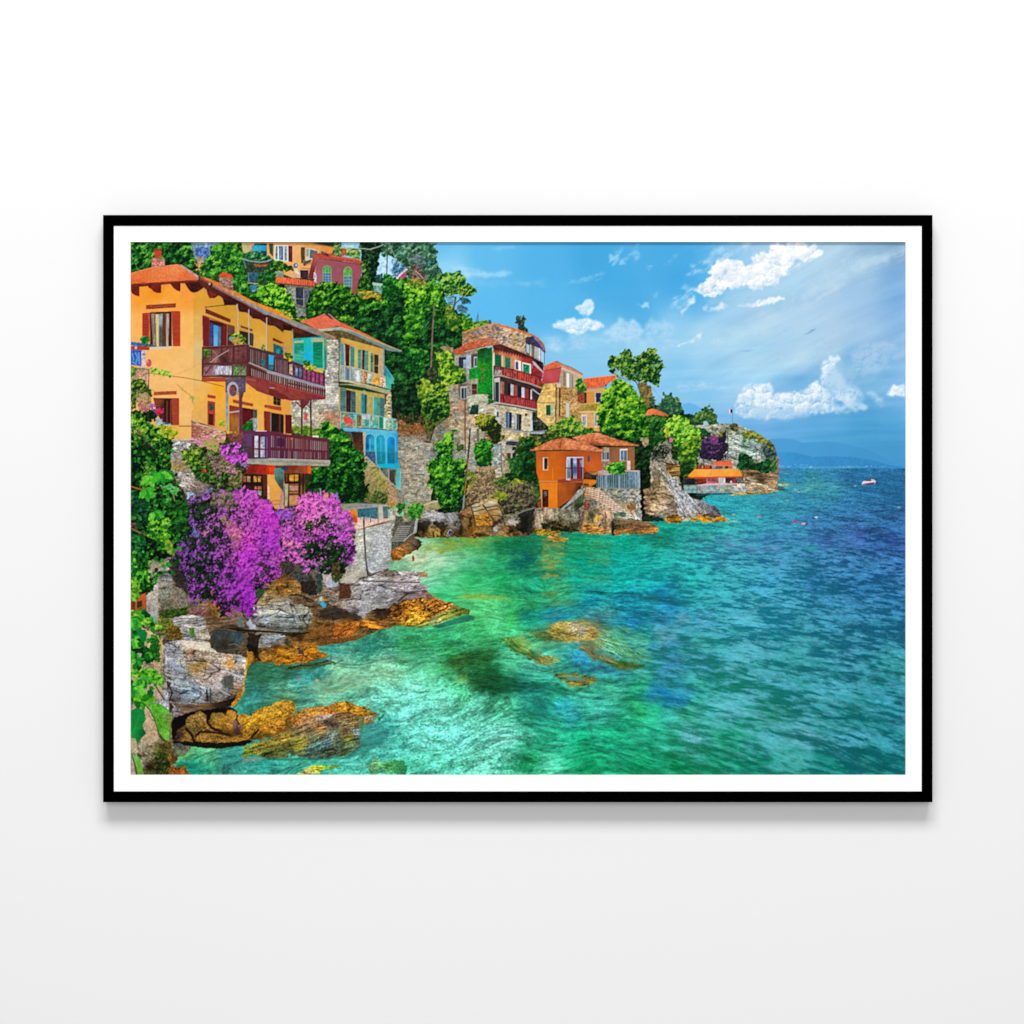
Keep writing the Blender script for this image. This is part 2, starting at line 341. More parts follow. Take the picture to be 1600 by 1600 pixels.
cloud('1302,612 1312,610 1318,618 1326,606 1334,610 1338,622 1334,632 1326,636 1316,628 1306,624', 'eaf4fa', '94c2e8', 3, 6, 1.4, .9, 42, sc=7, puff=5, grad=.25)
cloud('1340,636 1346,630 1356,636 1352,642', 'c4def2', '8cbce4', 3, 6, 1.8, .8, 43)
cloud('1354,612 1366,614 1380,622 1390,632 1380,636 1366,628', 'b4d6ee', '86b8e4', 3, 6, 2, .85, 44)
cloud('1383,616 1392,606 1396,600 1404,602 1415,600 1415,622 1404,618 1394,620', 'f2f8fc', '98c6ea', 3, 6, 1.3, .97, 45, sc=7, puff=5, grad=.25)
cloud('1286,604 1292,580 1300,572 1312,580 1322,600 1340,606 1350,622 1340,642 1300,646', 'bcdaf0', '8cbee6', 4, 9, 3, .8, 391, sc=10)
cloud('1392,556 1370,545 1345,548 1330,560 1325,575 1350,580 1390,576', 'a8cae8', '84b4e0', 4, 10, 3, .6, 392)
P('1254,524 1262,520 1268,515 1276,513 1270,518 1262,522', '6fa4d0', a=.7, soft=.8)
P('1152,548 1170,547 1180,546 1168,550', '84b4da', a=.6, soft=1)
# ---- far mountains ----
LB('hills')
P('1060,640 1068,631 1077,629 1088,633 1100,641 1112,652 1060,652', '62aee4', a=.8, soft=1.2)
P('1200,690 1204,686 1222,685 1240,686 1250,690 1256,692 1280,691 1295,690 1330,694 1352,699 1372,706 1390,716 1410,724 1415,726 1415,736 1200,736', '4d9dd4', soft=1.2)
P('1340,700 1372,697 1415,699 1415,732 1380,720', '4798cc', a=.55, soft=2)
P('1246,694 1262,691 1290,690 1318,693 1346,699 1366,706 1390,718 1410,725 1415,727 1415,736 1230,736', CP('1260,700,479bd0 1320,700,4398cf 1340,720,3f92c9'), a=.75, soft=1.2)
P('1200,708 1225,706 1245,707 1256,710 1270,714 1284,713 1310,713 1340,715 1366,720 1385,725 1405,729 1415,730 1415,736 1200,736', CP('1215,715,3e96cf 1250,715,3a90ca 1300,720,388ac4 1380,728,3688c2'), soft=.7, n=.04)
rs_ = np.random.RandomState(4)
for k in range(60):
    px = rs_.choice([rs_.uniform(1215, 1270), rs_.uniform(1310, 1384)]); py = 727.5 + rs_.rand() * 2.2 - (3 * rs_.rand() if px < 1262 and px > 1240 else 0)
    P([(px, py), (px + rs_.uniform(1, 4), py), (px + 2, py + 1), (px, py + .9)], 'b4d8ec', a=rs_.uniform(.2, .55), lab=False)
P('1250,729 1330,729 1331,732 1250,732', '8cc4e0', a=.3, soft=1.4, lab=False)
# ---- the sea ----
LB('sea')
SEA = CP("""1240,735,3c9acb 1300,735,3a90c6 1400,735,3182bd 1150,760,3aa8bc 1200,748,42a5cc 1180,775,35b0bc 1230,765,3ca8bc 1275,762,42a8b4 1300,765,42a2bc 1350,755,2f86bc 1410,760,277ab2
1080,790,2ab0b0 1110,790,2cb0ba 1150,788,34b4c0 1200,785,3ba8c8 1225,778,40aabc 1260,785,3b9cc8 1330,790,3a8fc6 1410,790,3080bc 1040,820,109a80 1080,820,22ad98 1120,815,30b8a8 1180,815,3bb0c0 1240,810,3ea5cc 1300,810,3c90c8 1400,812,3a80be
700,850,5a9c50 735,848,4c9c50 780,850,1f8a48 820,850,0e7048 845,858,1e7c50 900,855,189a64 920,850,0c9a72 980,850,08a080 1030,845,12805e 1080,845,2f9c9c 1130,845,44a6b4 1200,845,4599c4 1280,838,4a80c2 1330,835,4a76be 1400,845,3468ac
650,872,c8dcb0 680,870,bce4bc 700,876,98dcb0 725,880,58c890 780,885,30b070 820,876,0a7058 870,878,46985a 920,880,0a9c7c 980,880,0cb0a0 1030,875,1db4a8 1090,880,2cb8b8 1150,875,4cb8cc 1220,875,4ba4cc 1300,880,4a94c8 1400,880,3c7cb8
660,895,a0dcb0 665,915,7ce0b0 690,915,50cc88 730,905,2fb868 780,910,18a058 840,910,18986c 900,905,10a890 960,905,10b4a8 1020,905,14b8b4 1080,905,24bcb0 1140,912,3cb8c0 1200,912,3fa4c8 1280,910,3384ba 1340,920,2f7cb4 1410,920,3c7fbc
700,935,40cc7c 790,930,30b068 760,948,60e088 830,945,2a9c60 870,930,3a9a60 920,940,108ea0 980,940,1490a8 1040,935,1480b0 1100,940,30a8b0 1160,935,44b4c4 1220,940,4aaccc 1300,940,3f96c0 1400,945,357fb4
740,960,60dc80 770,970,5ee090 800,965,3cc468 830,965,108868 870,965,10809a 930,970,607c70 990,970,1878a8 1040,965,2c88ac 1100,970,4498b8 1160,965,50b4c8 1220,965,3f9cb8 1300,970,3a9ab8 1400,970,3290b0
580,1010,2f8c70 640,1000,38a868 700,1000,38b878 740,985,38b468 760,1010,38a060 830,1000,50b070 870,995,4c8c60 920,1005,2080a0 960,1000,48b890 1000,990,30a898 1040,1000,3488a4 1100,1000,38a098 1180,1000,4fb0c0 1260,1000,3a9ca8 1340,1000,46a4c0 1410,1000,3898b0
400,1055,2c6c50 450,1055,347c60 500,1045,2f8878 480,1065,3c9890 540,1050,7cbc98 600,1040,88cca8 660,1030,50b888 700,1030,2c9850 740,1040,1f7038 770,1050,1a6c3c 810,1035,48b888 850,1035,50b8a0 880,1040,2f9c88 920,1030,2888a8 960,1040,3090a8 1000,1045,40a898 1040,1045,3080a4 1100,1040,4098b0 1160,1030,50b0bc 1240,1030,2f9898 1320,1040,4aa8c0 1400,1040,2f9898
390,1085,38988c 450,1085,60a484 520,1085,70b898 560,1078,60b898 600,1085,78dcc0 640,1075,7ee8cc 680,1080,70e0b8 720,1080,50c890 770,1070,145c40 820,1070,18786c 860,1080,209070 900,1070,40b890 950,1075,40b890 1000,1070,28a878 1032,1085,2488a8 1060,1090,2084a8 1100,1065,30a090 1160,1080,50b0bc 1220,1070,46a8b8 1300,1075,44a8b8 1400,1080,389cb0
630,1110,7cf0dc 680,1110,80f0d8 740,1110,70e4c4 790,1105,50c898 840,1115,187868 880,1110,2498a0 940,1110,3cb09c 1000,1110,20a060 1030,1110,18a870 1080,1110,30a080 1140,1110,48a8b0 1200,1120,2c9080 1260,1110,3ca0a8 1330,1120,188078 1400,1120,2c90a0
600,1140,38a098 615,1160,50c0b0 660,1150,78ecd8 720,1150,78e8d8 780,1150,84ecd8 825,1165,30b088 860,1150,20a078 900,1160,10a070 960,1150,18a878 1020,1140,28b890 1080,1150,60b0bc 1140,1150,20a078 1200,1155,46a8b0 1260,1150,60b4c4 1330,1150,50acc4 1400,1150,389cb0
290,1172,62b46c 330,1175,5cb07c 300,1200,189478 360,1190,3a9c90 420,1200,2e9c8c 500,1190,40b498 560,1180,4cb4a0 650,1200,50c8a8 700,1200,60d8b8 760,1200,78e8c8 830,1190,18985c 860,1200,50c8a0 920,1200,109860 1000,1195,10a068 1060,1195,088c58 1120,1200,189870 1180,1195,109070 1240,1190,30a090 1300,1195,088070 1360,1190,20908c 1410,1195,127c80""")
b = (slice(354, GH), slice(0, GW)); x, y = XX[b], YY[b]
c = field([(p, q, H(r)) for p, q, r in SEA], x + 16 * fbm(x / 60, y / 18, 61), y + 6 * fbm(x / 60, y / 18, 62), 3.0)
c = blur(c, 6)
th = .02 + np.clip(y - 860, 0, 400) * .00052 * np.clip((x - 760) / 220, -.6, 1)
wxx = x + 14 * fbm(x / 70, y / 34, 74, 2) * np.clip((1150 - x) / 350, .15, 1); wyy = y + 12 * fbm(x / 80, y / 40, 75, 2) * np.clip((1150 - x) / 350, .1, 1)
vp = wyy - (wxx - 1000) * th
d = np.maximum(vp - 728, .5)
sc_ = .6 + d * .0098
vv = np.log(1 + d * .0098 / .6) / .0098
uu = (wxx - 1000) / (7.0 * sc_)
f1 = fbm(uu * 1.25, vv * .9, 63, 3, .5)                      # faces and crests of the near waves
f2 = fbm(uu * .3 + 4, vv * .26, 67, 2, .5)                  # swell
f3 = fbm(uu * 3.4, vv * 1.7, 69, 3, .65)                     # fine ripples
rid = np.clip(1.1 - np.abs(f1 + .15 * f3 + .08) / .30, 0, 1)
amp = field([(1200, 740, (.16,)), (1400, 740, (.20,)), (700, 860, (.10,)), (950, 880, (.16,)), (1150, 860, (.22,)), (1350, 860, (.34,)), (720, 960, (.14,)), (950, 960, (.38,)), (1200, 960, (.30,)), (1400, 960, (.34,)), (500, 1060, (.34,)), (700, 1040, (.40,)), (680, 1130, (.20,)), (850, 1100, (.38,)), (1050, 1080, (.30,)), (1250, 1080, (.30,)), (1250, 1180, (.34,)), (900, 1190, (.34,)), (400, 1190, (.30,)), (1410, 1190, (.34,))], x, y)[..., 0]
c = c * (1 + amp * (.5 * f2 + .6 * f1 + .7 * f3))[..., None]
far = np.clip((x - 930) / 230, 0, 1) * np.clip((y - 770) / 130, 0, 1)
f4_ = 1 - np.abs(fbm(uu * 1.5, vv * 1.9, 77, 3, .5)) * 3.4
lt = np.clip(f1 * .9 + f2 * .45 + .3 * f3 + .02 + .5 * np.clip(f4_, -.4, 1), 0, 1) * (far * .34 + .07)
lc = field([(1200, 820, (84, 166, 206)), (1400, 820, (92, 142, 208)), (1200, 950, (98, 184, 208)), (1400, 950, (84, 160, 204)), (1000, 950, (84, 184, 214)), (1000, 1150, (100, 200, 176)), (1200, 1150, (108, 186, 206)), (1400, 1150, (92, 178, 204)), (700, 1120, (190, 255, 240))], x, y)
c = c * (1 - lt[..., None]) + lc * lt[..., None]
dk = np.clip(-f1 * 1.5 - f2 * .6 - .25 * f3 + .12 - .2 * np.clip(f4_, -.5, 1), 0, 1) * (far * .72 + .14)
dc = field([(1200, 820, (30, 110, 160)), (1400, 850, (26, 70, 140)), (1200, 950, (16, 125, 150)), (1400, 950, (18, 100, 140)), (1150, 1100, (14, 130, 110)), (1400, 1100, (10, 110, 120)), (1400, 1200, (6, 105, 110)), (1050, 1200, (6, 130, 80)), (750, 1050, (16, 90, 50))], x, y)
c = c * (1 - dk[..., None]) + dc * dk[..., None]
c = c * (1 - .10 * np.clip((x - 950) / 300, 0, 1) - .08 * np.clip((x - 1100) / 250, 0, 1) * np.clip((900 - y) / 100, 0, 1))[..., None]
# net of light over the pale shallows
sh_ = field([(690, 1130, (1,)), (640, 1180, (.8,)), (760, 1180, (.9,)), (600, 1050, (.8,)), (500, 1060, (.5,)), (860, 1140, (.35,)), (900, 1060, (.3,)), (950, 1000, (.2,)), (1100, 1000, (0,)), (700, 930, (0.05,)), (1000, 1190, (.15,)), (1200, 1150, (0,)), (400, 1190, (.5,)), (700, 1010, (.4,))], x, y)[..., 0]
q1 = fbm(x / 15 + .7 * vn(x / 20, y / 14, 81), y / 7 + .7 * vn(x / 18, y / 12, 82), 83, 3, .6)
net = np.clip(1 - np.abs(q1) / .14, 0, 1)
c = c * (1 - (net * sh_ * .13))[..., None]
c = c + (np.clip(q1, 0, 1) * sh_ * 30)[..., None] * np.array([.9, 1, .9], f4)
q2 = vn(x / 2.4, y / 1.7, 84) * vn(x / 5, y / 4, 85)
q3 = fbm(x / 3.2, y / 2.2, 86, 2, .6)
c = c * (1 + (q2 * .5 + .17 * q3) * sh_)[..., None] + (q2 * 22 * (1 - sh_) * .3)[..., None]
m = np.clip((y - 731), 0, 1)
put(b, m, c)
# painterly drifts on the water
def drift(p, col, a=.6, rough=7, rs=12, soft=2.5, wisp=.9, ang=4, asc=.7, seed=1):
    b, m = mask(p, rough, rs, soft, seed)
    if b is None: return
    x, y = XX[b], YY[b]; u, v = rot(x, y, ang, 22 * asc, 4.2 * asc)
    m = m * np.clip(.55 + wisp * fbm(u, v, seed + 30, 4, .6), 0, 1)
    put(b, m, colr(col, x, y) * (1 + .22 * fbm(x / 5, y / 1.8, seed + 33, 3, .6))[..., None], a, lab=False)
drift('660,860 700,842 760,838 800,840 760,848 720,856 690,862', '96a838', .6, seed=2)
drift('770,846 840,846 846,858 800,862 770,856', '0a5c3c', .6, seed=3)
drift('790,866 830,862 846,874 838,882 800,882', '085060', .7, seed=4)
drift('770,850 830,852 860,860 830,866 780,862', '0c5c46', .6, seed=5)
drift('785,868 826,866 820,871 790,873', '56b054', .6, soft=2, seed=6)
for (p_, a_) in (('848,842 878,842 882,860 848,862', .55), ('846,862 884,864 880,872 848,870', .8), ('844,872 882,876 866,882 850,880', .7), ('850,882 868,884 866,888 852,888', .8), ('842,898 868,896 876,902 850,906', .8), ('846,926 870,924 868,930 850,931', .6), ('856,942 900,942 890,947 862,946', .35), ('850,958 890,958 880,963 856,963', .5)):
    drift(p_, 'c8963c', a_, 3, 6, 1, .5, seed=int(a_ * 100))
drift('918,842 950,840 952,880 922,880', '78a058', .35, seed=7)
drift('910,902 950,900 960,910 940,914 908,910', '7c9c54', .5, seed=8)
drift('706,932 730,929 756,928 780,930 800,936 796,940 760,938 720,936', 'a8ac34', .85, 3, 8, 1.3, .4, seed=9)
drift('800,934 830,940 900,940 860,946 810,942', '1c7c54', .5, seed=10)
drift('810,958 880,952 960,960 990,975 960,985 900,965 830,972', '126a84', .55, seed=11)
drift('820,990 840,984 860,982 900,990 900,1002 850,994', '5c6c34', .65, seed=12)
drift('856,975 870,970 910,968 940,978 960,985 940,996 900,1000 870,992', 'c4962c', .7, 5, 8, 2, .6, seed=13)
drift('880,976 900,970 925,974 935,985 915,990 890,990', 'd8ac48', .75, 4, 7, 1.6, .9, seed=14)
drift('890,972 930,980 940,986 920,986 896,984', 'b4b4a4', .55, 4, 6, 1, 1.2, seed=15)
drift('930,990 948,1000 940,1014 900,1006 890,1000', 'b4862c', .7, 4, 7, 1.6, .7, seed=16)
drift('930,975 980,980 1010,1000 1020,1030 990,1035 950,1010', '8cc880', .45, 6, 10, 3, .8, ang=25, seed=17)
drift('900,1006 935,1010 960,1030 985,1040 1000,1042 970,1044 930,1030', '8c6a24', .75, 4, 9, 1.4, .5, ang=25, seed=18)
drift('960,1030 1000,1036 1008,1042 985,1046 960,1042', '6c7c20', .7, 3, 9, 1.2, .5, seed=19)
drift('930,1030 950,1026 960,1034 950,1046 920,1040', '9a6470', .3, seed=20)
drift('780,1000 800,996 815,1006 840,1020 858,1026 850,1032 820,1022 796,1010', '3c6820', .75, 4, 7, 1.4, .6, ang=30, seed=21)
drift('790,996 816,994 826,1004 850,1018 830,1014', 'b4cc58', .75, 4, 7, 1.4, .8, ang=30, seed=22)
drift('828,1030 850,1024 880,1026 870,1034 838,1036', 'a87c2c', .75, 3, 7, 1.4, .6, seed=23)
drift('862,1050 886,1052 910,1056 932,1062 926,1072 900,1072 880,1060', '8a6a20', .7, 4, 8, 1.4, .8, seed=24)
drift('886,1066 900,1064 904,1072 890,1074', 'c88c20', .8, 2, 6, 1, .4, seed=25)
drift('700,1022 740,1016 780,1018 770,1030 730,1040 700,1040 690,1052 720,1062 700,1060', '1e4c20', .65, 5, 10, 2, .8, seed=26)
drift('740,1040 780,1048 820,1060 860,1070 820,1080 760,1084 730,1070', '0e4c2c', .65, 6, 12, 2.5, .6, ang=15, seed=27)
drift('800,1070 860,1070 870,1090 850,1110 810,1095', '0c5c5c', .55, 6, 12, 3, .8, ang=25, seed=28)
drift('820,1100 840,1106 845,1130 830,1134 800,1120', '0e6c50', .6, 6, 9, 2.5, .6, ang=35, seed=29)
drift('720,1046 745,1046 742,1052 722,1050', '4cb8b0', .6, 2, 6, 1, .4, seed=30)
drift('712,1052 730,1050 736,1070 716,1070', '94a028', .6, 4, 6, 1.2, .9, seed=31)
drift('1012,1068 1022,1070 1040,1075 1060,1084 1078,1098 1070,1104 1040,1102 1020,1094 1012,1080', '0c64b8', .45, 5, 10, 3, .6, seed=32)
drift('1020,980 1060,970 1064,985 1050,1004 1030,1010', '9ac4bc', .45, 5, 7, 2, .9, seed=33)
drift('1050,958 1076,960 1080,976 1060,974', '94b0cc', .5, 4, 7, 1.8, .9, seed=34)
drift('1010,960 1050,964 1050,972 1000,975', '0e3c60', .45, 4, 7, 1.8, .9, seed=35)
drift('960,930 1010,925 1040,932 1000,940 960,942', '0e5c70', .5, 4, 7, 1.8, .9, seed=36)
drift('1000,930 1040,926 1060,935 1050,945 1020,945', '204c40', .4, 4, 7, 1.8, .9, seed=37)
drift('1090,838 1110,836 1120,841 1095,844', 'a8b490', .5, 2, 6, 1.2, .6, seed=38)
drift('1120,842 1160,840 1230,855 1220,866 1160,862 1120,852', '6c90c0', .5, 4, 9, 3, .8, ang=6, seed=39)
drift('1180,830 1260,838 1350,828 1415,838 1415,860 1330,864 1230,850', '3a5cb0', .28, 8, 20, 5, .7, seed=40)
drift('1250,850 1275,852 1282,860 1262,858', '1ca88c', .7, 4, 7, 1.8, .6, ang=15, seed=41)
drift('1280,866 1250,876 1240,874 1276,864', '1c6c98', .5, 3, 7, 1.6, .6, seed=42)
V(640, 820, .25)
rock('850,650 900,620 960,600 1030,610 1080,640 1150,650 1210,680 1180,725 1100,720 1040,740 960,730 900,705', CP('900,650,b49434 960,620,c8a850 1020,650,c0b8a0 1080,670,b8b4ac 1000,700,c8942c 1100,700,c49838 1160,670,a07c38 930,690,a08034'), ang=6, sx=10, sy=4, n=.3, crack=.5, seed=390, rough=5, soft=1.8, a=.72, lab=False)
rock('740,680 850,660 900,700 870,720 780,710', '5c6428', ang=4, sx=12, sy=3, seed=391, rough=5, soft=2, a=.6, lab=False)
rock('1040,745 1100,755 1160,790 1220,830 1330,850 1440,868 1480,888 1400,900 1300,890 1200,865 1120,820', CP('1080,760,946c34 1180,810,5c5420 1300,870,3c5c1c 1420,885,2c4c18 1250,840,7c8834'), ang=24, sx=14, sy=3, n=.35, crack=.4, seed=392, rough=4, soft=1.8, a=.65, lab=False)
rock('1160,680 1250,680 1340,740 1440,800 1480,850 1380,850 1250,810 1150,750', CP('1200,700,8cbc7c 1300,760,78b070 1400,830,5c9c60'), ang=26, sx=16, sy=2.6, n=.4, crack=.5, seed=393, rough=5, soft=2.5, a=.55, lab=False)
rock('560,720 620,700 700,740 780,790 880,825 960,845 900,872 780,862 700,815 620,775', CP('600,730,7cac4c 640,760,4c6c20 720,780,a0ac48 760,830,3c4c18 850,850,a08034 700,820,2c5424 900,840,94a04c'), ang=28, sx=14, sy=3, n=.4, crack=.4, seed=394, rough=5, soft=1.8, a=.6, lab=False)
rock('880,925 960,930 1050,935 1150,950 1165,985 1100,1000 1010,1005 950,970', CP('920,930,5c5c20 1000,950,7c7434 1100,960,6c5c1c 1020,995,b07c1c 1140,970,8c6c20'), ang=6, sx=12, sy=3, n=.4, crack=.4, seed=395, rough=4, soft=1.4, a=.75, lab=False)
E(1040, 962, 60, 16, '3c9898', soft=1.5, rough=3, a=.8, lab=False)
rock('240,840 330,800 440,790 560,800 500,860 520,900 440,930 330,940 250,920', CP('300,830,3c4c1c 450,830,1c4c20 400,900,1c5424'), ang=-10, sx=14, sy=4, n=.4, crack=.3, seed=396, rough=7, soft=2.5, a=.5, lab=False)
rock('350,960 500,930 640,950 700,1010 640,1050 480,1060 380,1030', CP('420,980,1c4c20 600,1000,0c3c20'), ang=6, sx=16, sy=4, n=.4, crack=.3, seed=397, rough=8, soft=3, a=.5, lab=False)
for q in ('1050,575 1100,560 1180,570', '1080,480 1180,470 1300,480 1360,500', '1180,420 1300,430 1400,425', '1000,620 1100,600 1250,615', '1380,560 1480,545 1560,565', '1350,690 1450,670 1540,700', '1300,760 1400,770 1500,750'): S(q, 1.6, '0c3c50', a=.45, soft=1, lab=False)
V(0, 0, 1)
for k in range(46):
    px = rs_.uniform(1090, 1405); py = rs_.uniform(900, 1195); s_ = .5 + (py - 880) / 190
    px -= max(0, (1000 - py)) * .2
    w_ = rs_.uniform(13, 26) * s_; h_ = rs_.uniform(2.2, 4.2) * s_; an = np.radians(rs_.uniform(4, 14) + (py - 900) * .035)
    q_ = [(-w_, -.1 * h_), (-w_ * .5, -h_ * .7), (0, -h_), (w_ * .45, -.6 * h_), (w_, h_ * .4), (w_ * .2, h_ * .7), (-w_ * .5, h_ * .5)]
    drift([(px + a_ * np.cos(an) - b_ * np.sin(an), py + a_ * np.sin(an) + b_ * np.cos(an)) for a_, b_ in q_], [(1100, 900, '208ca0'), (1400, 900, '186a98'), (1100, 1000, '1a9080'), (1250, 1000, '128470'), (1400, 1000, '107c80'), (1150, 1200, '0c8c60'), (1400, 1200, '087070')], rs_.uniform(.35, .6), 4 * s_, 12 * s_, 1.2, .3, 8, .6 * s_, seed=50 + k)
for k in range(60):
    px = rs_.uniform(1040, 1410); py = rs_.uniform(930, 1205); s_ = .5 + (py - 880) / 190; w_ = rs_.uniform(18, 44) * s_; h_ = rs_.uniform(.6, 1.8) * s_; an = np.radians(rs_.uniform(3, 12) + (py - 900) * .05)
    q_ = [(-w_, 0), (-w_ * .4, -h_), (w_ * .3, -h_ * .6), (w_, h_ * .8), (w_ * .2, h_ * .8), (-w_ * .5, h_ * .5)]
    drift([(px + a_ * np.cos(an) - b_ * np.sin(an), py + a_ * np.sin(an) + b_ * np.cos(an)) for a_, b_ in q_], '8cc8dc', rs_.uniform(.12, .35), 1.5 * s_, 14 * s_, .6, .7, 8, .5 * s_, seed=120 + k)
# strokes of light and shade over the pale sand
for k in range(90):
    px = rs_.uniform(560, 900); py = rs_.uniform(1085, 1208); w_ = rs_.uniform(6, 26); h_ = rs_.uniform(.7, 2); an = np.radians(rs_.uniform(-25, 30))
    q_ = [(-w_, 0), (-w_ * .4, -h_ - 1.5), (w_ * .3, -h_), (w_, h_ * .8), (w_ * .2, h_ * .4), (-w_ * .5, h_ * .3)]
    drift([(px + a_ * np.cos(an) - b_ * np.sin(an), py + a_ * np.sin(an) + b_ * np.cos(an)) for a_, b_ in q_], rs_.choice(['1f9c78', '2aa880', '9cf4e4', 'a8f8ec', '3cb898', '1c8c60', 'a8e8c8']), rs_.uniform(.25, .6), 4, 8, .7, .8, 0, .4, seed=200 + k)
drift('612,1108 622,1104 640,1098 640,1102 622,1110', '2c7c60', .7, 2, 5, .7, .4, seed=300)
drift('632,1130 640,1122 652,1113 650,1120 640,1128', '3c7c64', .85, 2, 5, .7, .4, seed=301)
drift('596,1108 604,1112 590,1124 584,1122', '2c7c70', .8, 3, 5, .9, .4, seed=302)
drift('470,1080 500,1062 540,1056 580,1062 560,1072 520,1084', 'a4d0ac', .5, 5, 8, 3, .8, seed=303)
drift('540,1044 600,1036 640,1048 620,1060 560,1056', 'a0d4ac', .5, 5, 8, 3, .9, seed=304)
drift('462,1055 480,1052 492,1056 500,1064 480,1070 462,1066', '4cb8c4', .6, 4, 5, 1.5, .8, seed=305)
drift('462,1054 472,1055 472,1066 464,1062', 'b07868', .5, 3, 4, 1, .7, seed=306)
E(494, 1063, 3.5, 2.5, 'd0a878', soft=.8, rough=1.5, lab=False)
drift('500,1008 560,996 640,990 620,1010 560,1028 520,1030', '237870', .5, 6, 12, 4, .7, seed=307)
drift('385,1040 430,1030 480,1030 520,1040 480,1050 440,1062 400,1075 380,1095', '245438', .85, 5, 12, 4, .45, seed=309)
drift('470,1072 520,1052 580,1046 640,1052 620,1070 560,1080 500,1092', '8cb884', .6, 7, 10, 4, .8, seed=311)
drift('620,1000 700,990 720,1010 680,1030 620,1040', '2c9450', .55, 6, 10, 4, .9, seed=312)
drift('560,1040 640,1015 700,1030 720,1060 640,1070', '5cb07c', .5, 6, 10, 4, 1.1, seed=313)
drift('395,1100 430,1088 480,1086 470,1096 430,1108', '4c6c30', .5, 4, 8, 3, .8, seed=314)
drift('600,1018 618,1016 622,1020 606,1022', '3c9cb8', .6, 2, 5, 1, .5, seed=308)
# ---- dark growth and shore rock under everything on the middle of the hill ----
V(0, 0, 1); LB('hillside_shrubs')
foliage('640,560 730,520 850,600 860,640 960,620 1060,640 1100,660 1140,700 1130,760 1080,790 1000,820 860,820 700,830 640,830', ['04140a', '0e3014', '1c5020', '3c8030'], sc=6, rough=4, seed=90, lo=-.05)
# ---- wooded hillside behind the houses ----
V(420, 370, .15); LB('hillside_wood')
P('-1500,40 760,40 760,400 1500,420 1800,800 1800,1700 -1500,1700', '16401a')
# sky holes and far foliage between the trees at the top
V(640, 370, .15)
V(420, 370, .15)
LB('sky'); P('750,55 960,55 1140,180 1330,200 1340,420 1200,440 1100,420 1100,190 760,130', 'a4d4ee', n=.12, rough=2, rs=6)
P('1140,190 1230,200 1300,280 1290,400 1200,420 1120,400 1160,280', 'b4daf2', n=.15, rough=2)
LB('pine_tree')
foliage('1150,40 1720,40 1760,200 1800,430 1700,520 1560,470 1480,420 1400,330 1330,230 1250,200 1130,190', ['1c3c2c', '2c5c44', '3c7c50', '6ca478', '94bcc8'], sc=6, rough=6, seed=21, lab=True, dens=.85)
foliage('1290,250 1400,280 1440,330 1330,430 1280,420', ['2c5c74', '4c84a8', '7cb0d0', 'a4d0e8'], sc=4, rough=4, seed=22, dens=.7)
P('1500,330 1560,300 1590,420 1560,470 1500,420', '7c4c58', a=.6, rough=2, n=.4, ns=2)
S('1540,330 1600,430 1650,480', 1.6, 'd4a4b4', a=.8); S('1520,350 1560,420', 1.2, '4c3830', a=.8)
LB('hill_roof'); P('1325,425 1430,330 1465,350 1380,430 1330,445', 'e0c8d0', n=.1); P('1350,425 1440,345 1478,375 1400,440', 'a85064', n=.15)
LB('hillside_wood')
# foliage top left
V(200, 370, .15)
foliage('0,40 700,40 740,200 730,480 600,520 0,520', ['042010', '0a3c10', '1a6420', '3c9a24', '84c83c'], sc=7, rough=3, seed=31, lo=-.02)
P('650,50 960,50 950,180 830,200 760,330 660,130', '7898ac', n=.25, ns=2, rough=2)
P('700,110 850,100 850,170 790,260 700,180', '5070b0', n=.5, ns=2, rough=2, lab=False)
P('800,55 830,55 825,110 800,110', 'c0d4dc', a=.8); S('650,62 1000,62', 1, 'c4c4bc', a=.7)
P('720,210 780,220 800,340 750,400 720,330', 'c48c4c', n=.5, ns=2.2, rough=4, rs=4, a=.85)
LB('conifer_tree')
foliage('860,100 940,70 1000,50 1150,50 1200,110 1230,300 1260,420 1290,600 1160,620 1080,480 940,440 800,430 740,330 820,210', ['063012', '12541c', '2c8420', '5cb428', '94d43c'], sc=7, rough=5, seed=32, lo=.05)
V(200,370,.15); LB('hillside_wood')
foliage('1080,560 1240,540 1400,640 1620,700 1620,860 1400,760 1200,680', ['06240c', '0c4410', '1c6c18', '4c9c20', '8ccc34'], sc=6, rough=4, seed=33)
# ---- peach house on the hilltop ----
LB('peach_house')
P('1180,55 1290,55 1290,200 1200,170', 'c4b478', n=.1)
V(420, 370, .15)
P('-200,60 420,60 690,110 640,210 600,440 250,430 -200,250', CP('0,80,e4a868 250,100,eeb070 300,330,e8aa68 600,140,d8904c 500,120,dc9850'), n=.04)
P('-150,70 -20,70 -20,200 -150,190', '1c4050'); P('-145,80 -25,90 -25,150 -140,140', '2c98b8')
P('0,70 45,70 45,210 10,170', '4c5438', n=.2)
P('60,85 200,85 205,262 55,245', 'ece8d4'); P('72,98 92,98 92,235 68,230', '5c84a0', n=.3, ns=2); P('105,96 150,98 148,245 108,240', '48688c', n=.4, ns=2); P('162,98 190,98 190,250 162,246', '7894a4', n=.3, ns=2)
P('122,98 128,98 128,240 122,240', 'd8dcd0', a=.6)
P('205,95 245,95 245,265 205,255', '5c2c38', n=.15); P('332,110 376,110 376,280 338,275', '54442c', n=.2)
P('382,115 470,125 520,150 500,270 382,260', 'd0ccb4'); P('390,125 420,130 415,210 390,205', '8ca0a0', n=.3, ns=2); P('430,130 510,150 500,230 425,220', '586c6c', n=.3, ns=2)
S('690,115 560,95 440,62 0,50', 1.6, 'a87c50'); P('540,95 690,115 640,200', 'e08c38', n=.05, a=.9)
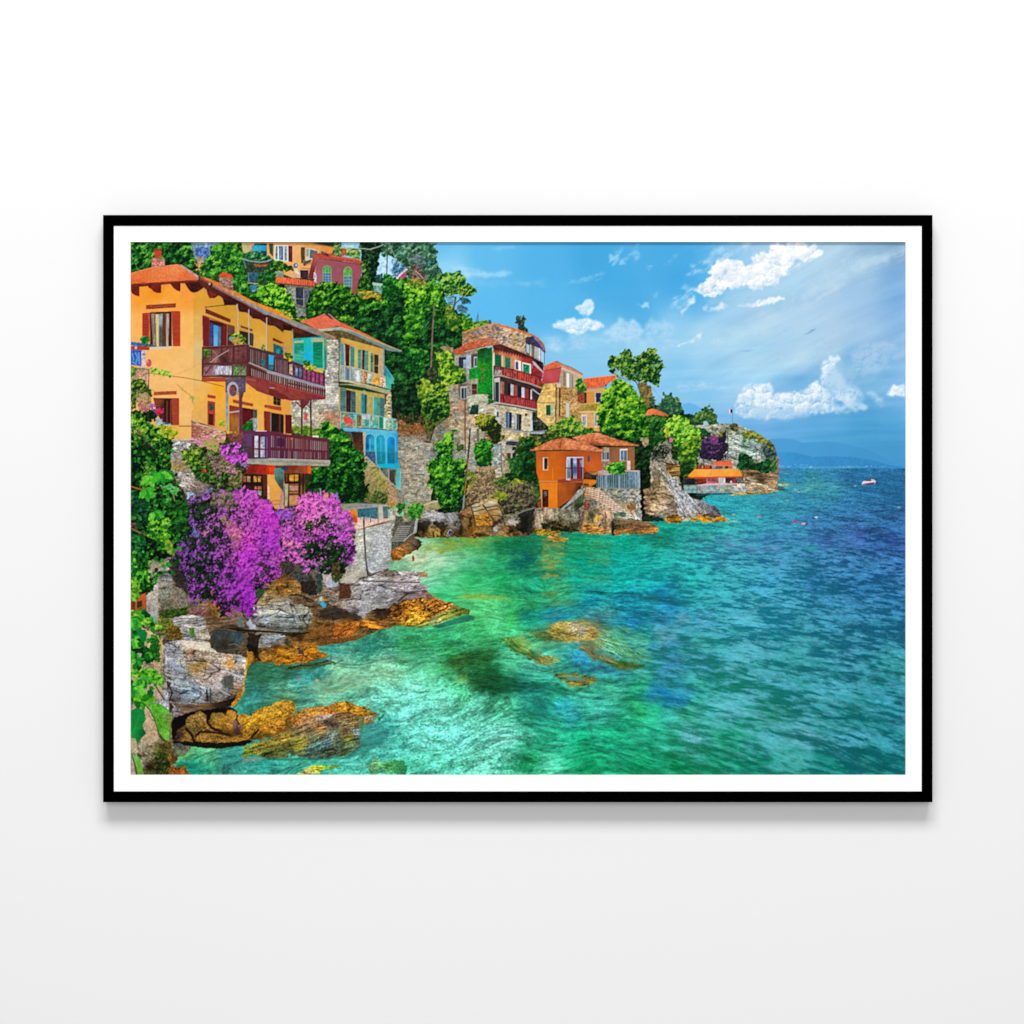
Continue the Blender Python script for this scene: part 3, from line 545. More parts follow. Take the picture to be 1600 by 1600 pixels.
foliage('360,250 450,240 450,290 360,290', ['5c4c2c', 'b46c50', 'd88c70', '7ca050'], sc=3, rough=2, seed=34)
P('255,330 330,335 330,430 255,420', 'd8b498', n=.2, ns=3); P('330,345 415,350 405,440 330,430', '3c2430', n=.3, ns=2)
E(280, 298, 24, 26, '4c6c9c', n=.3, ns=2); E(285, 295, 9, 12, 'c8d8e0'); 
S('340,325 430,335', 1, '8c5c3c')
foliage('-30,200 60,240 150,260 260,310 270,350 180,350 80,330 -30,320', ['0c3410', '1c5c14', '4c9420', '94cc34', 'c4e044'], sc=4, rough=3, seed=35, sh=.5)
V(200, 370, .15); LB('peach_house_terrace')
P('1200,230 1500,230 1600,430 1600,480 1250,500 1230,330', '2c3c2c', n=.4, ns=3)
P('1290,90 1390,100 1380,210 1290,190', '38a0c0', n=.15); foliage('1220,170 1290,140 1480,190 1470,260 1330,250 1220,240', ['0c3c20', '1c6434', '3c944c', '8cc488'], sc=4, rough=3, seed=36)
S('1195,228 1260,250 1370,265 1450,255 1500,235', 2.2, '8cacac', a=.9); S('1200,232 1230,330', 1.4, '6c8c8c')
P('1300,290 1470,280 1440,310 1320,310', '9c5828', n=.4, ns=2, rough=1.5)
P('1250,370 1450,370 1450,470 1250,470', '34586c', n=.5, ns=2, nx=1.2); foliage('1340,370 1430,370 1430,470 1360,480', ['0c3810', '1c6c1c', '4ca02c'], sc=4, rough=3, seed=37)
S('1245,480 1360,490', 2, 'c4b89c', a=.8); S('1250,370 1260,480', 1.2, '788c8c')
foliage('1430,370 1540,360 1600,420 1600,490 1440,470', ['0c3810', '1c6c1c', '4ca02c', '8ccc50'], sc=4, rough=3, seed=38)
foliage('1500,265 1620,250 1620,370 1480,340', ['0c3410', '1c5c14', '4c9420', '7cb434'], sc=4, rough=3, seed=39)
P('1270,505 1345,505 1345,560 1280,580', '3c78a0', n=.4, ns=2)
P('1330,560 1300,580 1290,560', 'd4dcd8', a=.5)
LB('hillside_wood')
foliage('1340,490 1480,480 1620,530 1640,700 1640,800 1500,740 1380,690 1330,600', ['0c3c0c', '2c7c14', '5cb41c', '90d82c', 'b8ec40'], sc=6, rough=5, seed=40, lo=.08)
# ---- low annexe with tiled roof, and maroon house ----
V(420, 370, .15); LB('hill_annexe')
P('150,500 480,510 440,620 380,740 280,740 250,690', '6c6c60', n=.35, ns=2.5)
P('190,530 270,520 275,660 230,620', '8c8c80', n=.3, ns=2); P('280,530 365,530 360,720 290,700', '2c3440', n=.35, ns=2); P('365,560 440,560 400,650 370,720', '54586c', n=.4, ns=2); S('275,525 275,700', 1, 'b4b0a4'); S('362,540 365,730', 1, '9c9c98'); S('220,640 380,650', .8, 'a4a4a0')
P('75,500 150,490 190,540 100,520', '1c1c10')
P('75,412 480,460 480,520 70,480', CP('100,430,e8643c 300,460,dc5c38 450,490,c84c30'), n=.25, nx=1.3, ns=5)
for k in range(17): S('%d,%d %d,%d' % (85 + k * 24, 418 + k * 2.6, 80 + k * 24, 478 + k * 2.2), .9, 'f49c74', a=.5)
S('70,484 478,522', 1.4, '6c3424')
P('65,360 155,360 155,420 65,410', '8ca484', n=.2, a=.9)
foliage('-30,350 70,370 70,470 0,480 -30,470', ['083c10', '1c6c1c', '4ca83c'], sc=4, rough=3, seed=41)
LB('maroon_house')
P('500,215 990,290 940,480 900,620 860,600 780,500 480,490 480,440', CP('520,250,985058 700,300,94505c 900,320,944c58 500,450,a4606c 850,450,985060 890,590,9c4450'), n=.06, ns=6)
for k in range(10): S('%d,%d %d,%d' % (520 + k * 42, 235 + k * 6, 515 + k * 38, 480), .7, 'a86470', a=.3)
P('470,160 510,170 505,240 460,440 405,430 440,300', CP('480,180,a84c44 430,420,702c34'), n=.1)
P('490,170 640,175 760,205 940,235 1000,270 990,292 760,250 500,215', 'b04838', n=.15, ns=2); S('640,200 940,245 1000,275', 1.3, 'd8705c', a=.8); S('520,222 980,292', 1, '7c2c34')
P('465,370 495,380 500,480 475,470', 'c0b4c0', n=.4, ns=2)
def arch(cx, y0, y1, w, c1, c2):
    P([(cx - w, y1), (cx - w, y0 + w * .9), (cx - w * .7, y0 + w * .3), (cx, y0), (cx + w * .7, y0 + w * .3), (cx + w, y0 + w * .9), (cx + w, y1)], c1, n=.2, ns=2)
    P([(cx - w * .85, y1), (cx - w * .85, y0 + (y1 - y0) * .45), (cx + w * .85, y0 + (y1 - y0) * .45), (cx + w * .85, y1)], c2, n=.2, ns=2)
    for t in (.45, .6, .75, .9): S([(cx - w, y0 + (y1 - y0) * t), (cx + w, y0 + (y1 - y0) * t)], .7, 'b8c8a4', a=.7)
    for t in (-.35, .35): S([(cx + w * t, y0 + (y1 - y0) * .2), (cx + w * t, y1)], .6, 'b0c0a8', a=.7)
    S([(cx - w, y1), (cx - w, y0 + w * .9), (cx - w * .7, y0 + w * .3), (cx, y0), (cx + w * .7, y0 + w * .3), (cx + w, y0 + w * .9), (cx + w, y1)], .9, '9ca07c', a=.8)
arch(607, 297, 478, 45, '4c9c50', '3c6c94'); arch(823, 310, 530, 44, '58a448', '447890')
P('540,150 600,165 630,205 560,180', '281c20'); S('560,165 600,175', 1, 'b090a0')
# ---- trees between ----
LB('cypress_tree')
foliage('940,50 1180,50 1180,150 1140,230 1160,300 1130,370 1100,450 1090,560 1000,620 930,560 950,420 990,300 960,180', ['04140c', '0a2818', '183c1c', '2c5c2c', '4c8438'], sc=5, rough=3, seed=43)
foliage('960,260 1010,300 1040,400 1090,560 1060,610 940,600 930,480 990,380', ['0c300c', '1c5c14', '4c942c', '8cc454'], sc=4, rough=3, seed=44)
LB('hillside_wood')
foliage('680,60 760,60 760,200 680,210', ['2c5c24', '4c8c3c', '84b45c', 'b8a464'], sc=4, rough=3, seed=45)
foliage('780,100 950,120 950,230 800,200', ['2c5c24', '4c8c3c', '84b45c', 'd0c070'], sc=4, rough=2, seed=46, lo=.1)
E(775, 165, 30, 35, 'a05438', rough=3, n=.4, ns=2)
S('750,110 900,115 1050,130 1140,105 1200,78', 1.5, 'b4c4c4', a=.9)
S('1235,75 1230,330 1228,400', 1.6, '4c4c3c'); S('1250,70 1300,170 1330,270', 1, '98a88c')
foliage('1110,390 1190,390 1190,480 1120,470', ['0c3434', '1c5454', '3c7860'], sc=4, rough=2, seed=47)
P('1080,475 1190,490 1180,590 1100,570', '6c9c94', n=.3, ns=2.5); P('1075,475 1190,488 1180,515 1085,505', 'a8c8bc')
LB('round_bush')
foliage('480,500 560,480 740,480 800,510 870,560 900,650 940,720 970,800 900,850 760,820 650,790 540,810 430,850 390,760 395,680 450,560', ['04200c', '0c4410', '247414', '5ca81c', 'a4d030'], sc=6, rough=4, seed=48, sh=.35, lo=-.02)
LB('hillside_wood')
foliage('-20,480 60,490 150,530 220,610 270,720 270,800 180,790 60,770 -20,740', ['08340c', '1c6c10', '54ac18', '94dc30', 'b8f048'], sc=5, rough=4, seed=49, lo=.05, sh=.4)
P('280,735 390,740 385,830 290,830', '7c8478', n=.35, ns=2.5, rough=2)
foliage('120,760 240,780 260,860 390,840 420,880 330,890 200,850', ['3c6c1c', '7cac24', 'c0cc2c', 'dce050'], sc=4, rough=4, seed=50, lo=.08)
foliage('900,560 1020,560 1170,600 1220,400 1250,390 1300,440 1420,440 1620,460 1640,1100 1400,1180 1200,1060 1000,1000 870,930 700,860 700,820 960,860', ['06300c', '125414', '2c8c1c', '5cb828', '9cd83c'], sc=8, rough=5, seed=51, sh=.05, lo=.07)
foliage('920,560 1170,580 1190,680 1150,700 1080,620 960,640', ['4c6c1c', '9c9424', 'dca030', 'e8c050'], sc=4, rough=4, seed=52, dens=.75)
foliage('1440,430 1620,420 1620,520 1500,500', ['8c7c24', 'c49434', 'e8b850'], sc=4, rough=4, seed=53, dens=.6)
foliage('1200,400 1290,410 1310,520 1280,640 1190,660 1200,520', ['063c10', '0c5c18', '2c8c28', '5cb440'], sc=5, rough=4, seed=54)
foliage('1290,600 1400,570 1450,680 1440,900 1380,980 1260,900 1240,740', ['042c0c', '0c4c14', '1c6c1c', '3c9428'], sc=6, rough=5, seed=55)
foliage('1380,540 1620,480 1640,760 1460,740', ['0c4410', '2c8014', '6cb824', 'a4dc3c'], sc=6, rough=5, seed=56, lo=.08)
foliage('700,820 930,840 1000,830 1150,900 1230,1040 1200,1080 1000,1000 800,880', ['1c5c0c', '3c8c14', '7cc020', 'b4dc3c'], sc=5, rough=4, seed=57, lo=.1, sh=.0)
foliage('1380,780 1500,740 1620,760 1640,1100 1500,1060 1400,1000', ['0c3c0c', '2c7c18', '5cb020', 'a0d834'], sc=6, rough=5, seed=58, lo=.08)
LB('hillside_wood')
V(640, 370, .15)
foliage('-700,900 -200,700 0,430 180,460 350,500 380,700 450,770 560,800 640,830 660,900 700,960 560,1000 560,1150 300,1160 220,1160 250,1800 -150,1800 -250,1260 -400,1100', ['02180c', '083010', '125420', '2c8028', '54a830'], sc=9, rough=5, seed=60, sh=.1, lo=-.05, k=.4)
foliage('-60,560 170,470 220,440 330,480 370,620 360,720 330,760 200,700 100,720 -40,640', ['0a3c10', '1c6c14', '4ca41c', '88cc2c', 'b4e444'], sc=7, rough=5, seed=61, lo=.04)
foliage('-60,480 60,500 170,560 150,640 130,760 -60,780', ['0a3c10', '2c7c14', '5cb41c', '9cd82c', 'c0ec44'], sc=6, rough=5, seed=62, lo=.08)
foliage('130,720 260,690 330,780 340,900 330,1000 250,1000 240,800 150,800', ['063010', '145418', '3c8c20', '7cc030'], sc=6, rough=5, seed=63)
foliage('360,700 450,720 510,830 540,920 480,1000 380,900', ['1c4c14', '3c7418', '7ca024', 'c8c034'], sc=6, rough=5, seed=64)
foliage('-60,760 100,720 160,820 110,960 60,1100 -60,1120', ['0a3c10', '207014', '4ca41c', '94d42c'], sc=7, rough=5, seed=65, lo=.05)
foliage('-60,1140 60,1120 180,1200 200,1330 100,1420 -60,1380', ['042c10', '0c4c18', '2c8420', '6cbc34'], sc=7, rough=5, seed=66)
foliage('540,830 620,800 640,870 680,920 680,1000 560,990', ['1c5c10', '3c8c14', '7cc020', 'c0dc34'], sc=5, rough=3, seed=67)
foliage('640,890 690,880 770,860 830,880 870,900 700,960 670,930', ['2c6c1c', '5c9c24', '94bc34', 'a8a83c'], sc=4, rough=3, seed=68)
foliage('690,890 700,830 715,780 722,900', ['3c6c6c', '5c8c84'], sc=4, rough=1, seed=681, a=.7)
E(835, 885, 14, 18, '4c5450', rough=1.5, n=.4, ns=2)
LB('umbrella_pine')
S('480,620 470,700 450,780', 3, '4c5444', n=.3); S('470,700 540,640 580,600', 1.6, '4c5444'); S('480,640 420,600', 1.4, '4c5444')
foliage('280,410 320,380 390,375 410,365 450,385 500,360 525,350 545,380 570,400 580,440 600,480 640,500 690,505 708,535 690,570 650,610 600,640 560,620 500,600 430,620 370,610 360,560 320,500 290,450', ['08341c', '185428', '3c8828', '7cb838', 'a8d458'], sc=5, rough=3, seed=70, sh=.2, lo=.12)
foliage('370,610 470,620 460,720 400,700', ['3c6c84', '5c8ca4', '7cb0c4'], sc=4, rough=4, seed=71, dens=.6, a=.8)
foliage('500,620 600,640 640,680 600,700 540,690', ['1c4c54', '3c6c70', '4c8c80'], sc=4, rough=3, seed=72, dens=.75)
foliage('490,700 560,720 610,750 600,790 540,795 490,760', ['2c5470', '4c7c94', '4c8c70'], sc=4, rough=3, seed=73, dens=.8)
foliage('430,540 620,550 650,600 560,610 450,590', ['0c3c1c', '3c7c24', '9cb434', 'b0c048'], sc=4, rough=3, seed=74, dens=.8)
LB('juniper'); foliage('1115,835 1140,820 1160,840 1185,825 1215,850 1195,880 1190,920 1225,965 1228,1000 1130,980 1122,910 1103,888', ['1c2c24', '2c4434', '4c6450', '8c9c88'], sc=3.5, rough=2, seed=79)
LB('umbrella_pine'); E(203, 270, 16, 18, '2c8c9c', rough=2, n=.3, ns=2)
LB('pine_tree')
foliage('-30,60 130,60 165,160 185,270 200,370 215,440 180,480 100,500 40,470 -30,430', ['1c3c30', '2c5c3c', '3c7c4c', '6c9c7c', '8ca4b0'], sc=5, rough=4, seed=75, lo=-.04)
foliage('0,200 150,180 160,300 60,360', ['4c5870', '7c7c8c', '8c9cb0', '4c7c5c'], sc=4, rough=4, seed=76, dens=.5, a=.8)
foliage('0,280 100,300 190,420 120,470 20,440', ['3c3428', '6c5040', '9c7868', '4c6c34'], sc=4, rough=4, seed=77, dens=.8)
S('60,350 110,400 140,430', 2, 'c0949c', a=.9)
foliage('0,420 160,450 180,520 60,520 -20,500', ['5c6c1c', '9c9c34', 'd4a450'], sc=4, rough=4, seed=78, dens=.6)
S('258,700 240,960 215,1540', 2, '7c6454', w2=2.8, n=.2)
S('160,950 200,880', 1, 'a8a8a0', a=.6)
P('320,1150 400,1130 460,1160 470,1220 360,1200', '8c7c5c', n=.3, rough=2)
foliage('270,1200 340,1200 400,1180 450,1210 460,1290 500,1330 590,1380 590,1440 520,1500 480,1560 380,1570 300,1480 290,1380 310,1300 260,1270', ['1c4c10', '3c7c18', '7cb420', 'b8d434', 'dcd840'], sc=6, rough=4, seed=80, lo=.03)
foliage('60,1560 120,1460 200,1500 260,1580 420,1560 440,1650 400,1700 150,1750 80,1700', ['1c4c14', '4c7c1c', '8cac28', 'c0c83c'], sc=6, rough=4, seed=81, lo=.03)
foliage('180,1380 260,1350 290,1500 220,1540', ['1c2818', '3c4c2c', '6c6444'], sc=5, rough=4, seed=82)
V(640, 600, .15)
P('-200,200 250,300 500,100 560,560 -200,560', CP('-100,350,1c3014 0,300,182810 100,200,142410 0,420,80502c 300,420,4c4c28 400,300,6c5c30 450,200,4c5428'), n=.6, ns=3, rough=2, seed=9)
foliage('-250,-50 130,-50 120,200 130,330 0,340 -60,320 -180,330', ['04140a', '0e3014', '1c5424', '3c7c30'], sc=6, rough=4, seed=89)
P('-180,330 -60,320 100,450 230,520 230,620 100,600 -60,560 -190,460', CP('-100,400,905830 0,420,a4683c 100,500,8c6844 200,560,6c6048 -150,380,5c4428'), n=.4, ns=3, rough=4)
foliage('60,60 160,0 400,20 440,120 400,190 440,320 300,380 240,420 130,310 120,200 60,120', ['0c2c10', '245c18', '4c8c20', '90b42c', 'c8cc3c'], sc=6, rough=5, seed=84, tone=[(150, 60, .2), (300, 60, .2), (250, 250, -.2), (350, 280, 0)])
foliage('120,360 200,350 225,420 190,490 120,460', ['3c6c14', '6ca41c', 'a0c42c'], sc=5, rough=3, seed=85)
foliage('50,370 120,360 120,450 60,440', ['3c4c18', '6c7420', '94942c'], sc=4, rough=3, seed=86, dens=.7)
foliage('180,380 260,400 300,440 260,480 170,500', ['28300c', '4c5c1c', '7c8434'], sc=4, rough=3, seed=87, dens=.7)
# ---- stone walls under the tall house ----
V(640, 600, .15); LB('cliff_masonry')
stone('400,20 520,0 560,170 880,180 900,340 960,450 1250,500 1240,620 1000,640 1000,930 870,1000 400,1000 250,800 210,620 270,450 430,330', CP('450,150,908c7c 500,350,a49474 650,200,b4ac94 850,300,aca894 350,500,807c6c 450,600,7c7c6c 650,500,b0a68c 650,800,9c9c90 800,200,b0aa94 900,800,a09c8c 1100,520,b4a684 500,250,b08c6c 680,400,b8a080'), 6, 3.4, mort='6c6454', ma=.5, n=.2, seed=101, tint=.6)
stone('0,600 240,620 240,1220 0,1220 -260,1220 -260,500', CP('0,700,a09c8c 100,900,9c9888 200,1000,a49c84 -150,700,8c8c7c -150,1100,9c9880 0,1200,a8a08c'), 7, 3.2, mort='6c685c', ma=.55, n=.16, seed=102, tint=.4)
S('0,600 230,625', 2, 'b8b4a8', a=.8)
P('220,660 290,680 260,780 210,760', '5c5c58', n=.4)
P('200,700 580,740 580,790 200,780', '8c949c', a=.6, n=.3, ns=2)
P('0,1230 300,1210 330,1300 200,1340 130,1420 0,1440', '94885c', n=.3, rough=2)
P('240,1110 260,1200 225,1220 220,1180', '18241c')
foliage('480,630 560,630 560,700 500,710', ['1c3c14', '3c6c24', '6c8c3c'], sc=4, rough=3, seed=103)
P('520,170 580,180 570,300 480,260', 'a87c5c', n=.3, a=.5, rough=3, lab=False)
P('650,1000 720,870 860,860 970,960 1000,1100 900,1240 700,1300 560,1300', CP('700,1000,8c7c58 800,900,b09064 900,1050,7c6c50 750,1150,8c7454 650,1250,5c4c34'), n=.55, ns=2, rough=5)
foliage('600,900 700,900 740,1000 700,1060 600,1100 600,1000', ['3c4818', '6c7c28', 'a8ac34', 'c8a450'], sc=5, rough=4, seed=104)
foliage('740,880 870,880 920,960 900,1100 760,1120 650,1080 700,980', ['5c4c34', '8c7450', 'b8986c', 'c8b080'], sc=4, rough=4, seed=105, fine=.35)
foliage('880,960 960,940 1060,980 1060,1060 960,1080 900,1060', ['1c3c14', '3c6424', '6c8c34', 'a4a040'], sc=5, rough=4, seed=106)
foliage('920,1080 1060,1040 1200,1020 1340,1080 1370,1180 1320,1260 1150,1300 1000,1350 930,1260', ['28241c', '4c4434', '7c6c4c', '6c8c3c'], sc=5, rough=4, seed=107, fine=.35)
foliage('600,1080 760,1120 880,1150 900,1200 760,1220 600,1240', ['4c3c28', '7c6444', 'a88c60', 'c8b080'], sc=4, rough=4, seed=108, fine=.35)
foliage('1060,1010 1110,920 1180,900 1250,950 1260,1010 1150,1050 1080,1060', ['5c7c14', 'a0a81c', 'dcc420', 'e8dc3c'], sc=5, rough=3, seed=109)
foliage('880,1180 900,1120 960,1110 1040,1150 1000,1180 900,1220', ['5c7c14', '94a01c', 'd8c420'], sc=5, rough=3, seed=110)
foliage('740,1220 800,1190 920,1190 860,1220 780,1250', ['9c8c1c', 'd8a820', 'e8c83c'], sc=5, rough=3, seed=111, dens=.8)
foliage('1250,930 1330,960 1370,1140 1360,1240 1300,1240 1300,1100', ['0c2c14', '1c4c20', '3c7c28', '5ca434'], sc=5, rough=3, seed=112)
E(1278, 1015, 16, 16, 'b83c54', rough=2, n=.3)
def twigs(q, n, cols, ln=7, up=1, w=.7, a=.6):
    q = pts(q); bx_ = [min(p[0] for p in q), max(p[0] for p in q), min(p[1] for p in q), max(p[1] for p in q)]; vw = VW[:]; V(0, 0, 1)
    for _ in range(n):
        px, py = rs_.uniform(bx_[0], bx_[1]), rs_.uniform(bx_[2], bx_[3])
        if not inside(q, np.array([px]), np.array([py]))[0]: continue
        an = -np.pi / 2 * up + rs_.uniform(-1.1, 1.1); L = rs_.uniform(.4, 1) * ln
        S([(px, py), (px + L * .5 * np.cos(an), py + L * .5 * np.sin(an)), (px + L * np.cos(an + .3), py + L * np.sin(an + .3))], w, cols[rs_.randint(len(cols))], a=a, lab=False)
    V(*vw)
twigs('600,920 740,870 880,880 960,960 1060,980 1200,1020 1340,1080 1360,1240 1150,1300 1000,1350 900,1240 700,1240 600,1240', 620, ['b89870', 'c8b088', '8c7450', '3c3020', '6c5c40', 'a0906c', '94a048', '5c6c30', '2c2418'])
# ---- tall house with the green panel ----
V(640, 370, .15); LB('tall_house')
stone('550,1000 880,905 1200,1000 1290,1040 1250,1250 900,1130 550,1140', CP('600,1060,9c7c64 800,980,a08874 1000,1010,b09c8c 950,1080,b8a084 1150,1100,b8a07c 870,970,907468'), 4.5, 2.6, mort='6c5444', ma=.4, n=.25, seed=120, tint=.8)
S('548,1000 650,965 800,920 880,905', 1.8, 'd88c48'); S('880,905 1000,935 1150,980 1290,1030', 3.2, 'd8783c', n=.15); S('900,925 1200,1025 1280,1045', 1, 'f0b070', a=.7)
P('1210,1050 1300,1030 1330,1090 1410,1190 1400,1290 1390,1420 1280,1300 1210,1200', '3c3444', n=.3)
P('1215,1110 1250,1130 1250,1220 1215,1200', 'a8c4d8'); 
for k, (a_, c_) in enumerate(((1262, 'c8bc94'), (1285, '6c7070'), (1308, 'b8b09c'), (1330, '9cb0b8'), (1352, 'd8d4cc'), (1372, 'a8bccc'))): P([(a_ - 9, 1120 + k * 9), (a_ + 9, 1128 + k * 9), (a_ + 9, 1260 + k * 10), (a_ - 9, 1250 + k * 10)], c_, n=.15)
P('1375,1190 1405,1200 1400,1340 1375,1320', 'a4d0e8'); S('1405,1195 1402,1335', 1, '4c5460')
P('1290,1030 1330,1080 1410,1180 1420,1205 1395,1200 1330,1130 1280,1070', '2c3c8c', n=.2); P('1290,1020 1340,1050 1400,1120 1415,1180 1400,1190 1350,1110 1300,1060', 'a06854', n=.25)
P('1250,1240 1390,1310 1395,1420 1300,1400 1270,1300', '2c2430', n=.7, ns=1.6)
P('1275,1290 1300,1300 1400,1410 1390,1425 1290,1330', 'd0b0b4', n=.1)
P('1285,1330 1390,1420 1370,1500 1260,1440', '8c2c30', n=.25)
# main roof
P('460,1180 560,1130 700,1075 780,1055 870,1062 940,1110 1290,1250 1270,1260 920,1125 720,1150 580,1200 570,1225 465,1225', CP('500,1190,b05438 600,1150,bc5838 780,1090,c46848 860,1080,c87858 1000,1140,8c5848 1200,1220,a4584c'), n=.25, ns=1.6, nx=3)
S('575,1200 720,1162 910,1128', 1.6, 'c8b09c'); S('920,1130 1280,1262', 1.6, '5c3c38')
# left part
P('465,1225 570,1225 590,1200 720,1160 720,1700 500,1700 500,1560 600,1500 570,1380 470,1330', '8c8478', n=.25, ns=3)
P('470,1240 510,1240 510,1340 470,1330', 'a8a49c', n=.3, ns=1.5, nx=1); P('510,1260 590,1250 590,1370 515,1365', '283444', n=.25); P('560,1280 590,1280 590,1370 560,1368', '8ca0ac', n=.2)
P('590,1230 640,1230 640,1380 590,1370', 'a4b8cc', n=.15); P('640,1230 710,1210 710,1350 640,1360', '5c4438', n=.2); P('670,1250 705,1250 705,1355 670,1358', 'c0c8d0'); P('678,1265 698,1262 698,1345 678,1348', '3c4c5c')
P('590,1375 620,1370 620,1490 590,1500', '94948c', n=.3)
P('710,1185 870,1150 875,1260 865,1700 710,1700 700,1350', CP('760,1200,0c4c18 800,1250,14642c 740,1350,2c8c1c 800,1450,108024 760,1500,1c7c24 800,1600,12942a'), n=.3, ns=2)
P('620,1378 720,1360 720,1530 640,1520 622,1480', CP('640,1420,12802c 690,1470,1c9c34'), n=.3, ns=2)
foliage('740,1360 790,1350 790,1500 750,1520', ['1c7c24', '5c7c2c', 'b07c3c'], sc=4, rough=3, seed=121, dens=.5, a=.8)
S('866,1155 872,1700', 1.6, 'c8ccc0')
P('875,1160 1280,1270 1270,1440 1280,1480 880,1380', CP('900,1190,9c3c24 960,1250,e0a078 1100,1300,d89060 1000,1230,c46040 1200,1300,a43424 1260,1290,8c2c20'), n=.12)
P('866,1128 940,1118 1100,1180 1290,1255 1280,1275 1100,1222 875,1168', '4c2420', n=.25)
for k in range(13):
    xx_ = 890 + k * 28; P([(xx_, 1162 + k * 7.2), (xx_ + 15, 1166 + k * 7.2), (xx_ + 12, 1190 + k * 7.2), (xx_, 1186 + k * 7.2)], '3c1c20', a=.9)
P('870,1205 885,1208 885,1345 872,1345', 'e8e0c4'); P('888,1215 955,1232 957,1355 890,1345', '0c5c40', n=.2, nx=8, ns=1.2)
P('957,1235 975,1240 975,1350 957,1350', 'e0c098'); P('985,1250 1050,1262 1052,1370 990,1365', '14705c', n=.2, nx=8, ns=1.2); P('980,1250 992,1252 996,1365 984,1362', 'b8a050')
P('1095,1280 1160,1295 1162,1410 1095,1395', 'f0e8dc'); P([(1105, 1380), (1105, 1310), (1118, 1290), (1130, 1310), (1133, 1385)], '1c4c94', n=.25)
P('1172,1305 1265,1325 1265,1440 1175,1415', 'f0e8dc'); P('1180,1322 1250,1338 1250,1425 1182,1412', '188060', n=.4, ns=2)
# upper balcony
P('878,1345 1090,1385 1280,1440 1380,1500 1370,1590 1250,1530 1060,1480 880,1440', CP('900,1390,7c4c50 1000,1400,8c342c 1200,1440,a43028 1330,1520,983430'), n=.5, nx=1.3, ns=4)
S('878,1345 1060,1378 1280,1438 1390,1470', 1.3, '5c1c20')
P('880,1380 960,1390 960,1440 880,1440', 'a49c94', n=.5, nx=1.2, ns=4, a=.8)
for k in range(14): S('%d,%d %d,%d' % (990 + k * 24, 1375 + k * 6, 988 + k * 24, 1440 + k * 7), .8, 'c08070', a=.7)
S('875,1450 960,1445 1060,1480 1240,1525 1390,1580', 2.2, 'a89c90'); S('880,1465 1060,1495 1380,1600', 1.4, '2c2430')
# lower levels
V(640, 600, .15)
P('875,-65 960,-75 1060,-55 1380,60 1330,250 880,200', '3c2c2c', n=.2)
P('880,-60 890,200 940,200 940,-70', 'c4c4bc'); P('892,-20 932,-20 932,190 892,185', '2c3444')
for (x0_, x1_, c_) in ((945, 962, 'a48c74'), (962, 985, 'a06448'), (1025, 1052, '1c1c20'), (1052, 1085, 'b8bcc4'), (1090, 1125, '9c4430'), (1125, 1162, '1c2438'), (1165, 1198, 'c0ccd8'), (1200, 1240, '8c3428'), (1240, 1258, '28181c'), (1258, 1275, 'c8ccd4'), (1280, 1330, '5c3434')):
    P([(x0_, -30 + (x0_ - 950) * .28), (x1_, -30 + (x1_ - 950) * .28), (x1_, 190 + (x1_ - 950) * .15), (x0_, 190 + (x0_ - 950) * .15)], c_, n=.15)
P('1270,20 1400,100 1400,150 1340,170 1300,160', '2c2834', n=.3); S('1275,50 1340,100 1400,130', 1.8, 'c8bcc0')
P('940,105 980,108 1110,130 1330,180 1325,262 1100,220 940,190', CP('1000,150,8c2828 1200,190,983030 1300,220,8c2428'), n=.45, nx=1.3, ns=4)
S('940,105 1110,130 1330,180', 1.2, '6c141c'); 
for a_ in (950, 980, 1105, 1205, 1320): S('%d,%d %d,%d' % (a_, 110 + (a_ - 950) * .17, a_ - 2, 195 + (a_ - 950) * .17), 1.4, '6c1418')
for k in range(15): S('%d,%d %d,%d' % (992 + k * 22, 125 + k * 4, 1000 + k * 22, 195 + k * 4.2), .7, 'c8747c', a=.7)
S('880,200 940,200 1100,225 1325,270', 2.4, 'b8b0a8'); S('890,215 1100,245 1320,292', 1.6, '7c706c')
stone('885,215 1100,245 1280,285 1270,500 960,450 900,400 885,300', CP('920,250,b8b4a0 1000,300,c8b890 1200,400,c8bc98 960,400,b4b0a0'), 7, 3.5, mort='8c8068', ma=.35, n=.15, seed=130, tint=.5)
P('905,280 935,285 935,390 905,380', 'c4c8cc'); P('910,288 930,292 930,350 910,345', '3c5468', n=.2)
P('1005,290 1065,295 1062,460 1005,450', '1c2c44'); P('1012,295 1025,297 1022,450 1010,448', '3c78b0'); P('1030,300 1036,300 1034,455 1028,455', 'c4ccd4')
P('1100,310 1165,315 1162,485 1098,470', '20242c'); P('1100,315 1118,316 1116,472 1100,470', 'a8c0d4'); P('1130,320 1135,320 1135,475 1130,475', '7c8894')
P('1200,305 1225,308 1225,335 1200,332', '3c3838'); P('1195,340 1225,342 1222,450 1195,450', 'c4bca8', n=.2); P('1255,310 1275,310 1285,490 1255,488', 'c8d4dc')
foliage('1280,340 1330,330 1400,400 1410,470 1300,500', ['1c241c', '3c4438', '6c6458', '8c8474'], sc=5, rough=3, seed=131)
P('960,450 1250,495 1430,480 1430,520 1260,520 1000,475', 'a4a8b0', n=.25, ns=2); S('960,455 1100,480 1250,498 1420,485', 1.3, '6c6c70')
stone('960,470 1250,515 1240,620 980,590', 'b4a47c', 9, 4, mort='6c6448', ma=.4, n=.25, seed=132)
P('1000,590 1240,610 1200,640 1000,630', '3c3c48', n=.3); S('970,600 1060,590 1220,610', 1.6, '94949c'); E(985, 612, 22, 16, 'b0b8c4', rough=1)
stone('965,640 1230,640 1130,920 965,930', 'a8987c', 5, 3.4, mort='6c6048', ma=.4, n=.25, seed=133)
